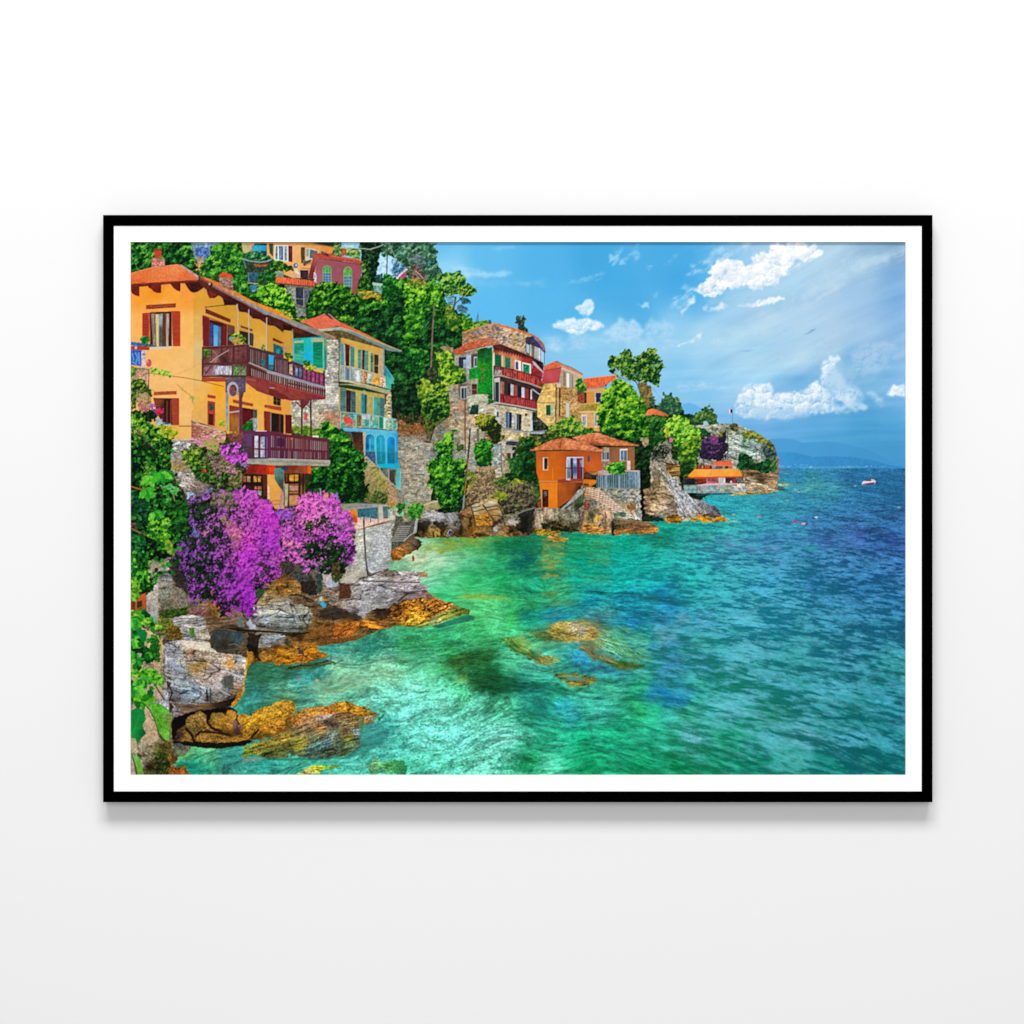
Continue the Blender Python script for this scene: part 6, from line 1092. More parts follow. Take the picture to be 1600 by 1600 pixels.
S('1500,1215 1620,1210', 1, '8c6424', a=.8); S('1500,1255 1620,1250', 1, '8c6424', a=.8)
# first: roof and upper parts
V(200, 370, .15)
P('20,480 600,460 690,560 680,1800 20,1800', CP('100,600,f09830 300,560,f09020 500,620,f4a038 400,700,f4a848 600,620,f0983c 100,900,f4b058 600,900,f4b860 300,1200,f4b868 600,1300,f0bc70 100,1150,f0b060 400,1450,f4bc74 300,1580,f0b870'), n=.025, ns=6)
P('590,480 1000,560 1400,780 1700,1060 1700,1600 1230,1500 1020,1500 1000,1700 680,1700 680,560', CP('720,650,dc9c34 900,600,d89834 740,900,dcac5c 720,1200,d8b878 720,1500,e0b870 1000,750,cc9430 1250,900,d09830 1400,950,d49c38 1400,1100,d8a850 950,1580,f0a828 800,1560,ecb058'), n=.03, ns=6)
V(420, 370, .15)
P('-20,900 250,900 240,1240 160,1240 -20,1220', CP('100,1000,c89030 200,1050,cc9434'), n=.03)
V(200, 370, .15)
b, m = mask('20,380 240,320 480,290 525,288 700,390 740,430 720,455 20,490', .8, 4, 0, 3); x, y = XX[b], YY[b]
c = colr(CP('100,400,e0743c 300,380,e07840 500,330,e88450 600,430,dc6c34 100,470,d86028 650,400,d87048'), x, y); u, v = rot(x, y, -8, 1, 1)
c = c * (1 + .10 * np.sin(v * 2 * np.pi / 2.2 + 2 * vn(x / 5, y / 5, 421)) + .12 * fbm(x / 2, y / 1.6, 420, 3, .7))[..., None]; put(b, m, c)
S('20,380 240,322 480,292 525,288', 1, 'f4a070', a=.8); P('525,288 560,290 740,410 730,440 700,400', 'b88c88', n=.3, ns=1.5); S('545,300 730,420', 1.6, 'c0a0a0', n=.2)
P('20,490 200,480 720,450 745,465 700,480 540,485 200,510 20,522', '7c2c24', n=.2); P('20,510 340,490 350,500 20,530', '5c2018', a=.8)
for q in ('30,525 118,515 118,620 80,612 45,590 30,560', '205,505 345,495 345,585 300,585 265,570 245,545 215,530', '440,488 547,482 545,570 510,560 475,535', '590,480 740,465 800,520 760,550 720,575 680,582 650,570 620,530', '815,540 960,600 900,640 850,640 830,600'):
    P(q, CP('300,500,6c2018 700,500,4c1814 900,600,6c2418'), n=.2)
P('640,485 700,480 760,500 700,570 670,570', '2c1410', n=.4, ns=2, a=.8)
P('735,420 860,500 1000,570 1200,660 1400,770 1620,890 1620,1000 1530,930 1460,920 1370,860 1300,850 1240,790 1160,780 1130,700 1000,690 985,640 960,620 900,590 800,540 740,470', CP('800,500,5c2c24 1000,620,4c201c 1100,680,3c1818 1300,800,4c2020 1500,900,4c2420'), n=.25)
P('995,650 1130,690 1130,710 1005,715', '2c1414'); P('1150,760 1250,745 1240,770 1200,785', '3c1818'); P('1300,800 1440,830 1430,850 1310,850', '3c1818')
P('745,410 860,465 1000,530 1200,630 1400,730 1620,840 1620,880 1400,800 1200,690 1000,585 880,520 860,500 760,445', CP('800,450,a85840 1000,560,a88074 1200,680,9c9490 1400,780,8c8c90 1600,870,848488'), n=.15, ns=3)
P('740,400 860,440 950,480 1100,560 1300,670 1600,780 1620,800 1620,850 1400,745 1200,650 1000,545 860,475', CP('900,480,d87438 1100,590,e07c34 1400,720,e0842c 1600,810,e08424'), n=.15, ns=3); S('745,425 880,510 1000,575 1200,680 1400,795', 1.2, '6c3830', a=.8)
E(865, 500, 14, 22, '2c1c1c'); E(850, 492, 10, 14, 'c0b0a8')
V(420, 370, .15)
P('-20,740 60,765 140,800 230,850 235,875 100,820 -20,765', 'e08c2c', n=.15); P('-20,770 150,840 250,880 400,935 560,1000 690,1050 705,1070 660,1075 560,1045 400,985 250,925 100,860 -20,810', CP('100,830,8c8c90 400,960,8c8484 600,1030,8c7468'), n=.12); S('240,870 400,930 560,995 690,1048', 1, 'c8a488')
P('-20,810 140,870 260,930 420,1000 520,1040 370,1040 270,1050 265,985 150,970 140,910 -20,900', CP('50,880,4c2018 300,980,5c2818 400,1010,3c1810'), n=.25); P('145,905 260,945 260,975 150,970', '2c100c'); P('270,990 380,1030 270,1045', '3c1810')
V(200, 370, .15)
# chimneys
LB('yellow_house'); stone('245,220 385,240 385,290 372,310 250,330 250,280', CP('300,250,a85c50 320,300,b06c60 370,250,b07468'), 3.6, 1.9, mort='c08c80', ma=.4, n=.3, seed=422); P('270,130 350,130 345,215 280,220', CP('310,170,c84428 300,150,b83c24'), n=.15); P('262,128 355,126 352,142 268,142', '8c3420'); P('255,215 385,235 385,245 250,228', 'a47468')
stone('955,425 1090,435 1095,570 1000,530 950,480', CP('1000,460,a0847c 1050,500,a87868 1050,540,8c5c50'), 4, 2, mort='6c5850', ma=.4, n=.3, seed=423); P('945,400 990,365 1015,365 1090,405 1085,435 1020,425 955,428', CP('1000,390,d8542c 1060,420,c84c2c'), n=.15)
# front window with shutters
P('190,712 498,692 498,735 190,755', '8c3c28', n=.25, ns=1.6, nx=1.6); S('195,733 495,714', .6, 'c07850', a=.5)
P('220,785 460,778 460,1145 225,1165', 'd8a468'); P('225,790 455,780 455,1150 230,1160', '3c2820'); P('240,800 280,800 290,1140 262,1135', '8c7c6c', n=.25, nx=1.2, ns=6); P('285,805 325,805 325,1145 295,1145', 'd8c088', n=.1, nx=1.2, ns=8); P('325,805 362,800 358,1145 325,1145', CP('340,850,90acac 342,1000,4c5c50'), n=.2); P('362,795 395,795 390,1145 365,1145', '6c3428', n=.15); P('395,800 430,800 420,1145 395,1145', 'b0a090', n=.2, nx=1.2, ns=8); P('318,820 362,820 358,870 325,880', '8cb4b8', a=.7); S('240,790 455,782', 1.4, '5c2c1c')
def shut(q, c1, c2, n_, y0, y1, x0, x1, sl=0):
    P(q, c1, n=.08)
    for k in range(n_):
        yy_ = y0 + (y1 - y0) * (k + .5) / n_; S([(x0, yy_), (x1, yy_ + sl)], .55, c2, a=.7)
shut('148,795 218,790 222,1100 150,1050', 'b03c28', '6c1c14', 24, 810, 1040, 158, 210); shut('455,772 545,775 545,1140 468,1140', 'b84028', '701c14', 26, 790, 1125, 468, 535)
S('222,790 232,1110', 1.4, 'c05038'); P('225,1145 465,1140 465,1165 230,1180', 'd8c4ac')
# upper balcony doors
P('805,745 1070,860 1065,895 810,795', '6c2c1c', n=.2, ns=2); S('795,735 1000,712 1140,700', 1.1, '4c3424')
shut('775,815 850,850 850,1150 780,1140', '7c2428', '3c0c14', 24, 850, 1130, 785, 840, 8)
P('850,860 1110,930 1110,1150 850,1150', CP('900,900,3c1818 1000,1000,5c1c1c 1080,1000,4c2c20'), n=.15); P('855,890 885,900 880,1145 855,1145', '3c4484', n=.2); P('888,915 940,930 935,1145 892,1145', CP('915,950,3c9cd8 915,1100,5cb4dc')); P('940,930 968,938 965,1145 938,1145', '4c6c8c', n=.15); P('985,920 1030,930 1030,1140 985,1140', '6c1c1c', n=.1); S('1035,915 1032,1140', 1.2, 'a07868'); S('800,825 1110,945', 1.4, '8c4c34'); P('1040,930 1110,950 1110,1000 1045,1020', '5c4030', n=.2)
P('1170,920 1300,965 1300,985 1175,945', '6c4430'); P('1160,975 1305,1010 1300,1140 1220,1110 1160,1000', '30241c', n=.3, ns=2); P('1275,1010 1310,1020 1305,1140 1280,1130', '3c4438'); S('1165,960 1310,1010', 1.2, 'b08050')
P('1510,1055 1620,1100 1620,1120 1515,1080', '6c3c24'); P('1515,1110 1620,1150 1620,1240 1520,1220', '1c6068', n=.3, ns=2)
V(420, 370, .15); P('45,1050 130,1090 130,1115 40,1080', '6c3420'); P('45,1115 130,1150 130,1240 50,1210', '1c5c64', n=.3, ns=2); E(95, 1195, 20, 30, '2c98a8', n=.2)
S('247,960 255,1290', 1.2, 'a8a098')
V(200, 370, .15)
for q in ('1138,700 1148,1000', '1258,755 1262,1460', '1445,840 1445,1190'): S(q, 1.7, '98908c'); S(q, .7, 'd8d0c8')
# tall lower part of the house: doors and small windows
V(200, 600, .15)
P('270,82 505,72 508,108 270,118', 'a84c2c', n=.12); P('262,145 530,150 530,425 370,430 300,300', CP('300,200,7c3c24 400,250,3c1c18'), n=.15); P('375,165 445,165 440,420 375,420', '2c1814', n=.2); P('400,175 415,175 412,410 398,410', '6c3424'); S('445,160 445,425', 1.2, '8c3c28'); shut('452,150 532,155 532,430 462,430', 'a8442c', '6c2018', 13, 165, 420, 462, 525); P('290,380 450,415 450,435 300,435', 'b0c4d0', a=.8, n=.2); E(405, 410, 28, 10, '2c5090')
S('530,440 660,440', 1, '5c3828')
P('828,108 915,125 912,155 828,142', 'b03c28', n=.1); P('828,175 908,188 905,440 830,425', 'a43c34', n=.08); P('845,200 892,208 888,275 846,270', '3c4c50', n=.3, ns=2); P('842,300 890,306 886,430 842,422', '3c241c'); P('842,285 890,290 890,315 842,308', 'd03c3c')
P('1090,160 1305,205 1300,235 1095,195', 'a04428', n=.1); P('1055,220 1160,240 1150,500 1055,495', CP('1100,260,8c3424 1100,400,a86c2c 1070,450,8c5c28'), n=.15, nx=1.2, ns=8); P('1190,245 1340,270 1335,500 1190,500', '2c1414', n=.3); P('1200,260 1290,275 1290,360 1220,430 1195,470', '5c1418', n=.3, nx=1.4, ns=4); P('1300,270 1345,270 1340,490 1300,480', '4c4c4c', n=.3)
foliage('1195,440 1240,390 1300,365 1310,400 1290,490 1200,490', ['0c4c14', '1c7c1c', '2c9c2c'], sc=4, rough=2, seed=424); P('1300,365 1350,358 1350,490 1305,490', '9c9ca0', n=.3, ns=2); S('1270,375 1310,355 1350,358 1355,490', 1, 'c8c8c0')
P('1422,215 1600,240 1600,270 1422,245', 'a8442c', n=.1); P('1415,280 1480,290 1480,500 1420,500', '7c2c20', n=.12); P('1480,295 1620,320 1620,500 1480,500', '201810', n=.3)
P('1520,120 1590,140 1588,230 1518,210', '281c14'); S('1518,165 1590,182', .8, '8c6434'); S('1553,128 1552,225', .8, '8c6434')
V(420, 600, .15)
P('50,125 122,140 120,225 48,212', '2c1c14'); S('50,170 120,182', .8, '8c6434'); S('85,130 84,218', .8, '8c6434'); P('0,220 130,250 130,282 0,256', 'a84428', n=.1)
P('20,300 155,325 155,515 20,505', '201814', n=.3); P('105,310 125,312 122,510 105,508', '5c3028'); S('20,300 20,500', 1.3, 'b0a890'); shut('170,318 238,322 238,520 172,515', '641c1c', '3c0c10', 14, 330, 510, 178, 232); P('-20,290 15,295 12,500 -20,500', '842c20', n=.1)
# brick ramp
V(200, 600, .15)
stone('660,375 720,410 850,440 1020,500 1020,560 1000,620 700,570 660,560', CP('700,430,9c6450 800,480,b07864 900,520,b88c78 690,500,8c4c3c'), 4, 2.2, mort='c09884', ma=.4, n=.25, seed=425); P('655,372 700,380 760,420 1000,480 1010,495 850,455 720,430 660,415', 'c8a48c', n=.12); P('655,375 720,405 700,420 660,410', '8c7058')
P('470,565 720,570 700,590 480,590', 'd0b4a8', n=.15, a=.8)
foliage('950,400 980,375 1010,400 1005,450 960,440', ['4c8c14', '8ccc2c', 'c8ec3c'], sc=4, rough=2, seed=426)
# iron arch supports
P('1020,0 1160,0 1165,40 1140,30 1100,10 1060,40 1045,120 1045,490 1030,490 1015,300', CP('1040,100,8c8494 1030,300,8ca0a8 1100,20,b8a8b4'), n=.15); P('1160,0 1220,0 1210,80 1190,150 1190,640 1155,640 1155,100', CP('1180,50,5c3c50 1170,300,643048 1170,600,5c2844'), n=.1); P('1050,290 1160,275 1160,290 1050,305', 'b0b4b4'); P('1060,20 1100,0 1150,60 1150,120 1100,80', '6c5058', a=.7, n=.3)
S('1160,100 1160,640', .9, '9c6478', a=.8)
# ---- balconies ----
LB('yellow_house_balcony')
V(200, 370, .15)
P('775,1150 1250,1120 1260,1460 1230,1480 1080,1480 770,1450', CP('800,1300,5c3434 900,1300,8c5c54 1000,1300,3c1c20 1100,1250,7c4440 1200,1300,5c3030 900,1400,a88c90 1000,1400,6c5454 1150,1400,4c5c3c'), n=.25, ns=3)
P('900,1345 1080,1345 1080,1440 910,1430', 'b4b0bc', n=.35, nx=1.5, ns=5); P('1100,1350 1230,1350 1230,1440 1100,1440', CP('1130,1390,5c7c48 1200,1400,7c8c60'), n=.5, ns=2)
P('790,1360 890,1350 880,1440 790,1440', '8c6068', n=.2)
foliage('780,1170 830,1165 855,1210 830,1260 780,1240', ['1c4c14', '4c8420', '8cb83c'], sc=4, rough=3, seed=430)
for q, w_ in (('775,1155 900,1155 1080,1140 1250,1128', 3.2), ('770,1325 900,1325 1090,1318 1255,1312', 2.6), ('772,1455 1000,1450 1240,1455', 2.2), ('780,1150 775,1450', 2.4), ('1100,1140 1100,1320', 3.4), ('1248,1125 1250,1470', 4), ('975,1150 978,1320', 1.6), ('1035,1150 1032,1320', 1.6), ('1150,1140 1148,1320', 1.2), ('1200,1135 1200,1320', 1.2), ('870,1160 872,1320', 1.4), ('800,1440 870,1340', 1.6), ('1140,1430 1230,1340', 1.6)): S(q, w_, '54282c', n=.15)
S('860,1310 930,1250 1050,1180', 1.6, 'b0948c'); S('880,1180 940,1250 900,1310', 1.2, 'a08478'); S('1125,1290 1210,1160', 1.4, '7c4440'); S('1125,1180 1200,1290', 1.2, '6c3838')
S('775,1148 1080,1132 1250,1120', .8, '8c5450')
P('768,1460 1020,1470 1020,1510 768,1505', 'a8452c', n=.1); 
P('1015,1480 1230,1470 1225,1620 1015,1620', '5c5064', n=.3, ns=3); E(1090, 1590, 60, 80, 'b8a8b4'); E(1095, 1600, 40, 62, '6c4444', n=.3)
# long run in perspective
P('1255,1140 1620,1230 1620,1470 1260,1330', CP('1300,1250,4c3034 1500,1280,3c2428'), n=.2)
for k in range(17):
    a_ = 1275 + k * 21; P([(a_, 1165 + (a_ - 1255) * .27), (a_ + 7, 1167 + (a_ - 1255) * .27), (a_ + 7, 1315 + (a_ - 1255) * .36), (a_, 1312 + (a_ - 1255) * .36)], rs_.choice(['a08c84', '8c7468', '6c4844']))
P('1460,1235 1520,1240 1515,1340 1465,1330', '2ca8dc', n=.06); P('1385,1270 1430,1290 1425,1340 1385,1330', '207078', n=.3); P('1450,1335 1520,1345 1510,1380 1460,1370', '1c7888', n=.2); P('1480,1220 1620,1260 1620,1240 1490,1205', '5c3c44')
S('1255,1148 1620,1240', 2.2, '54343c'); S('1258,1310 1620,1460', 1.8, 'b0a8b0')
P('1260,1330 1620,1480 1620,1620 1340,1480 1260,1470', '4c2424', n=.2)
for k in range(16):
    a_ = 1285 + k * 22; P([(a_, 1358 + (a_ - 1255) * .37), (a_ + 8, 1361 + (a_ - 1255) * .37), (a_ + 8, 1440 + (a_ - 1255) * .38), (a_, 1436 + (a_ - 1255) * .38)], 'a88c88')
P('1230,1450 1300,1460 1620,1560 1620,1700 1340,1600 1230,1520', CP('1300,1500,8c3c34 1500,1560,9c443c'), n=.08); S('1230,1475 1620,1575', 1.1, 'b86050')
V(420, 370, .15)
P('-10,1240 200,1270 580,1430 585,1560 -10,1390', CP('50,1330,4c2c34 150,1370,54343c 300,1400,5c4454 400,1440,6c3454 540,1500,7c3c5c'), n=.25, ns=2.5)
for k in range(9): S('%d,%d %d,%d' % (70 + k * 17, 1275 + k * 3, 70 + k * 17, 1400 + k * 7), .8, '9c8484', a=.8)
P('205,1330 245,1330 250,1440 215,1430', 'b89c80', n=.4, ns=2)
for k in range(7): P([(275 + k * 44, 1355 + k * 14), (308 + k * 44, 1365 + k * 14), (306 + k * 44, 1455 + k * 16), (275 + k * 44, 1445 + k * 16)], ['6c94b0', '4c6c94', '984468', '8c3c64', 'a84c74', '8c4064', 'a84870'][k], n=.35, ns=2)
for k in range(8): S('%d,%d %d,%d' % (262 + k * 44, 1335 + k * 13, 262 + k * 44, 1450 + k * 16), 1.4, '3c2028')
P('0,1225 55,1240 45,1340 0,1330', '28a8d8'); P('0,1340 50,1350 40,1390 0,1380', '1c7888', n=.2)
S('50,1255 200,1290', 1.6, '4c2c34'); S('250,1315 580,1415', 2, '3c2028'); P('195,1270 215,1275 210,1430 195,1425', '4c2028')
P('-20,1385 590,1560 590,1590 -20,1420', CP('100,1430,9c98a4 500,1560,8c94a8'), n=.1)
P('-20,1420 590,1585 590,1690 440,1690 230,1640 -20,1570', '3c1c20', n=.2)
for k in range(25):
    a_ = -10 + k * 24; P([(a_, 1425 + k * 6.2), (a_ + 9, 1428 + k * 6.2), (a_ + 9, 1510 + k * 6.4), (a_, 1507 + k * 6.4)], rs_.choice(['a88c84', '9c7c74', 'b8a898']))
foliage('160,1210 200,1200 250,1240 245,1300 190,1280', ['1c4c14', '4c8420', 'd8a828', 'e8c030'], sc=4, rough=3, seed=431); E(228, 1285, 22, 20, 'd8a820', rough=1.5, n=.3); foliage('140,1100 180,1150 190,1200 150,1200', ['a87c5c', 'c8a07c', '8c9c4c'], sc=3, rough=3, seed=4311, dens=.7)
foliage('370,1290 420,1310 480,1340 475,1390 420,1400 370,1370', ['4c8420', 'c8b828', 'e8bc2c', 'f0d048'], sc=4, rough=3, seed=432); foliage('370,1290 410,1290 420,1340 380,1350', ['1c4c14', '4c8420', '7ca83c'], sc=4, rough=3, seed=433); P('460,1375 570,1370 568,1420 470,1400', 'd8ac48', n=.15)
V(420, 600, .15)
P('-130,-75 200,20 590,125 590,160 440,165 230,175 -20,110 -130,70', CP('100,0,843034 100,80,8c3c34 300,80,8c3838 500,130,842c38 300,150,8c3c2c'), n=.12)
S('0,-20 200,40 590,130', 1.2, 'a84c48', a=.9); S('190,20 190,80', 1, '4c1418'); S('200,-10 590,75', 2, '5c2c34'); S('400,0 590,40', 2, '9c98a4')
P('0,40 180,120 230,165 100,150 0,110', '6c2824', n=.1); S('5,40 60,42', 1.4, 'd8c0b8', a=.7)
P('325,160 440,150 420,180 370,250 350,260 330,240', '6c2c30', n=.15); P('335,240 355,250 352,520 335,520', '4c2830'); P('428,160 445,160 450,540 432,540', '342428'); S('280,180 335,240', 1.6, '3c2024'); S('440,260 395,210', 1.4, '3c2024'); S('352,250 420,190', 1.4, '5c2c30')
P('370,310 400,305 402,375 365,378', 'd84850', n=.1); S('385,250 385,310', .8, '5c5c5c')
# lower balcony
V(200, 600, .15)
P('1190,490 1620,510 1620,790 1220,780 1195,690', CP('1250,600,5c3458 1400,600,4c2c40 1250,700,4c3844'), n=.2)
P('1315,540 1355,540 1355,760 1315,760', 'c8c8d4', n=.2); P('1380,550 1425,550 1425,765 1380,765', 'a8a4b8', n=.25); P('1235,540 1300,545 1300,650 1235,650', '5c3c68'); P('1440,550 1470,550 1470,765 1440,765', '6c5080')
for k in range(5): S('%d,550 %d,780' % (1500 + k * 26, 1500 + k * 26), 1.6, 'b09894')
S('1190,500 1480,505 1620,520', 4.2, '602a44'); S('1200,670 1620,690', 2.2, '602a44'); P('1290,540 1315,540 1315,780 1290,780', '5c2438'); P('1455,500 1490,500 1490,780 1460,780', '642a40'); S('1365,540 1365,775', 1.6, '5c2c4c')
P('1330,485 1445,487 1445,495 1330,495', 'd8c8c0'); P('1090,530 1135,530 1130,545 1095,545', 'c0b4c8')
P('1050,500 1190,500 1190,640 1050,620', '7c4430', n=.4, ns=2, rough=2, a=.7)
P('1225,780 1620,775 1620,850 1240,830', CP('1300,800,7c8c84 1500,800,8c948c 1300,825,b8b89c 1500,840,a8a088'), n=.12)
V(420, 600, .15)
P('-10,505 160,530 628,580 630,800 -10,775', CP('60,600,4c1c34 100,700,442038 300,600,5c2c30 500,650,582838'), n=.15)
for k in range(31):
    a_ = 25 + k * 19.5; 
    P([(a_, 535 + k * 2.4), (a_ + 7.5, 536 + k * 2.4), (a_ + 7.5, 660 + k * 1.2), (a_, 659 + k * 1.2)], rs_.choice(['a89498', '946c6c', '8c8088', '744448', 'a07c78'])); P([(a_, 690 + k * .8), (a_ + 7.5, 690 + k * .8), (a_ + 7.5, 775 + k * .4), (a_, 775 + k * .4)], rs_.choice(['a08c94', '946c6c', '8c8088', '5c3440', '946058']))
P('85,560 165,570 165,655 85,650', '3c1434', a=.75)
P('-10,500 160,520 300,540 628,572 628,592 300,562 160,545 -10,530', '602434', n=.1); P('-10,660 360,682 628,700 628,712 360,698 -10,680', '602434'); P('205,550 218,552 218,780 205,780', '843840'); P('352,560 364,562 364,785 352,785', '7c343c'); P('612,575 628,577 630,800 614,800', '602434'); P('-10,510 18,510 18,778 -10,775', '60284c')
P('455,535 520,537 520,558 455,552', 'e0e0e4'); E(240, 570, 14, 12, 'd85c34')
P('-10,772 200,778 640,795 640,830 625,855 -10,845', CP('100,790,8c8c88 100,830,b0a88c 400,800,94948c 500,840,a49c84 600,820,a8a094'), n=.12); S('0,780 200,785 640,800', 1, 'c8c4b8', a=.8); S('0,808 300,815 620,830', .8, '6c6c60'); S('0,850 620,858', 1, '5c4838')
# under the lower balcony
LB('yellow_house')
P('-10,850 440,856 442,935 300,930 160,940 60,940 -10,935', CP('20,890,b0381c 50,890,e04c1c 100,890,60403c 250,880,742818 400,880,9c3420 420,890,e85c24 300,920,8c5034'), n=.15)
P('15,850 60,855 62,935 20,935', 'e04c18'); P('405,856 440,858 440,935 405,930', 'e8581c'); P('70,860 205,860 210,900 100,900', '34343c', n=.3)
P('160,935 380,935 378,1180 300,1260 160,1280', CP('250,980,b07828 200,1000,54301c 270,1080,a0684c 270,1200,b07848 340,1000,3c2418'), n=.2)
P('215,945 310,945 305,1010 215,1010', 'd8982c', n=.2); P('215,1060 310,1060 300,1110 215,1110', 'b88468', n=.2); P('210,1165 310,1165 300,1240 215,1255', 'c8885c', n=.12)
for q, w_ in (('165,940 330,935', 1.6), ('205,935 205,1280', 2.8), ('318,935 318,1240', 3), ('360,935 355,1180', 2.4), ('165,1030 330,1025', 3.2), ('205,1150 320,1145', 2), ('265,945 268,1060', 1), ('170,940 165,1270', 2), ('210,1115 310,1118', 1)): S(q, w_, '2c1814')
P('165,1040 205,1040 195,1270 165,1270', 'a4a480', n=.15)
P('380,930 440,935 440,1000 380,1100', '2c2c14', n=.4, a=.9)
P('60,880 120,880 160,900 160,1020 130,1100 60,990', CP('90,930,4c7474 140,960,8c7040 110,1050,2c4c4c'), n=.15); P('130,1090 160,1000 165,1040 150,1200 125,1300 105,1300', CP('140,1150,c08474 120,1280,b07c84'), n=.15)
V(200, 600, .15)
P('1225,835 1530,848 1530,945 1230,935', CP('1280,890,741c14 1400,890,a8241c 1500,890,d84014 1250,860,8c3024'), n=.18, ns=2)
P('1150,930 1450,945 1450,1260 1400,1240 1300,1180 1200,1130 1160,1100', CP('1200,980,3c2018 1300,1000,2c1814 1420,1100,4c2418'), n=.2)
for k, (xa, c_) in enumerate(((1200, '8c4c3c'), (1242, 'b48c5c'), (1308, 'c09038'), (1350, 'b88c30'))): P([(xa, 960), (xa + 34, 962), (xa + 32, 1020), (xa, 1018)], c_, n=.35, ns=2)
P('1320,1065 1400,1065 1400,1100 1320,1095', 'b06444', n=.3); P('1310,1110 1395,1110 1395,1160 1310,1155', 'a8a0a0', n=.4, ns=2); P('1310,1180 1360,1180 1400,1220 1330,1200', '8c9890', n=.3, ns=2)
for q, w_ in (('1190,1040 1430,1050', 4), ('1295,945 1290,1160', 2.2), ('1400,950 1400,1230', 2.4), ('1345,960 1345,1160', 1), ('1230,1060 1230,1130', 3)): S(q, w_, '24140f')
P('1400,950 1450,950 1450,1260 1420,1250', '582820', n=.1); P('1455,1060 1472,1060 1470,1260 1455,1260', 'd8c4b0', n=.3, ns=2)
P('1530,880 1590,870 1620,900 1620,1130 1580,1060 1530,990', CP('1560,940,4c8480 1600,1030,3c4c44'), n=.2)
P('1575,1290 1600,1190 1620,1120 1620,1300', 'b89494', a=.8, n=.1)
LB('window_box'); V(200, 370, .15)
foliage('1060,1010 1110,1000 1150,1000 1200,1020 1225,1060 1220,1100 1160,1125 1080,1115 1070,1070', ['2c5c14', '6c9c24', 'b4b834', 'c8d858'], sc=4, rough=4, seed=434); foliage('1080,1050 1150,1040 1160,1100 1090,1105', ['a86c2c', 'c89458', 'd8b848'], sc=3, rough=3, seed=435, dens=.6); E(1068, 1062, 16, 22, '3ca8b8')
foliage('1385,1150 1410,1120 1435,1150 1430,1190 1395,1190', ['3c6c24', '7ca044', 'a8b86c'], sc=3, rough=3, seed=436, dens=.8)
LB('blue_balcony')
P('25,1090 130,1105 265,1125 260,1145 180,1150 60,1140 25,1125', CP('60,1110,3c74b8 200,1130,4c5c74'), n=.3, ns=2); P('25,1140 90,1135 225,1150 220,1180 100,1180 25,1180', 'b03c24', n=.12); E(82, 1155, 14, 18, 'd8b0b8')
P('25,1180 140,1180 140,1350 25,1330', CP('50,1250,2058b8 100,1300,2060c0'), n=.3, ns=2); 
for q in ('45,1210 60,1290', '75,1200 100,1260 80,1310', '110,1200 120,1330', '40,1300 90,1330'): S(q, 2.2, '7ca4d0', a=.8)
P('140,1180 190,1180 185,1370 145,1370', 'd0b4a8', n=.3, ns=2); P('150,1215 185,1215 185,1235 150,1235', '6c5c8c', a=.8); E(218, 1315, 28, 40, 'c84454', n=.2); E(205, 1300, 10, 20, 'd88c94')
foliage('120,1060 160,1040 205,1045 225,1080 200,1115 140,1110', ['0c5c24', '2c8c3c', '5cb858'], sc=4, rough=3, seed=437)
S('225,1420 600,1470 760,1500 1000,1560', .9, '5c3c20', a=.8); S('510,1430 640,1380 760,1310', .6, 'b08450', a=.6)
stone('25,1360 220,1370 215,1620 25,1700', CP('100,1430,c08c74 150,1480,c0947c 60,1400,6c6c50'), 4, 2.4, mort='8c6c58', ma=.4, n=.25, seed=438); S('25,1365 220,1385', 2, '6c7c60'); S('218,1380 215,1600', 1.2, '5c3828')
LB('creeper')
foliage('25,1330 60,1340 90,1380 60,1480 25,1500', ['3c5c1c', '7c9c30', 'b4c04c'], sc=4, rough=3, seed=439); foliage('40,1500 100,1480 180,1500 200,1560 180,1700 25,1700 25,1540', ['1c3c14', '4c7c20', '8cb030'], sc=4, rough=3, seed=440)
foliage('220,1370 290,1370 330,1400 380,1370 430,1400 470,1440 430,1455 340,1440 260,1420 230,1410', ['4c8c1c', '84bc2c', 'b4dc48', 'd8e070'], sc=3.5, rough=4, seed=441, dens=.75, lo=.1)
V(200,600,.15); S('510,0 560,60 640,110 665,150 680,210', .9, '8c7430', a=.7); foliage('640,110 680,120 680,200 660,180', ['8ca83c', 'b4c048'], sc=3, rough=3, seed=442, dens=.6); foliage('530,20 620,60 620,100 560,70', ['a49c3c', 'b8b048'], sc=3, rough=3, seed=443, dens=.4)
# ---- foreground wall, bougainvillea and rocks ----
V(195, 800, .175); LB('garden_wall')
rock('180,380 400,200 900,600 1620,420 1620,1350 1100,1340 1000,1250 700,1300 300,1280 180,1000', CP('300,500,a0988c 400,550,a4a8ac 450,700,a8a090 350,800,9c9078 500,600,4c4038 1350,680,a87c34 1450,680,6c4820 1500,620,3c4048 1550,700,7c5c30 1250,800,a8905c 1450,800,a49070 1550,850,a89c8c 1300,880,b0a898 1450,860,bcb4a4 1200,960,9ca8ac 1450,970,98a4a8 1300,1040,7c6c50 1000,960,8c6c58 1000,1050,3c2c1c 900,1150,343c3c 850,980,7c5c44 1000,1120,4c4c48 1200,1150,988c78 1350,1140,a0acb0 1500,1150,5c5434 1150,1200,201408 1250,1290,a8742c 1400,1280,a06820 1550,1260,402810 1500,1300,b86828 1150,1300,5c3814 1350,1200,4c3818 1000,1200,5c4c38 750,900,8c5c58 800,900,8c7434 700,1000,8c6c48 600,750,7c7460 500,850,5c6430 480,780,7c7c54'), ang=-4, sx=34, sy=8, n=.3, crack=.6, cw=.11, seed=501, rough=2)
P('380,420 600,380 800,700 600,760 450,640', '2c2420', n=.4, ns=2.5, rough=4, a=.85)
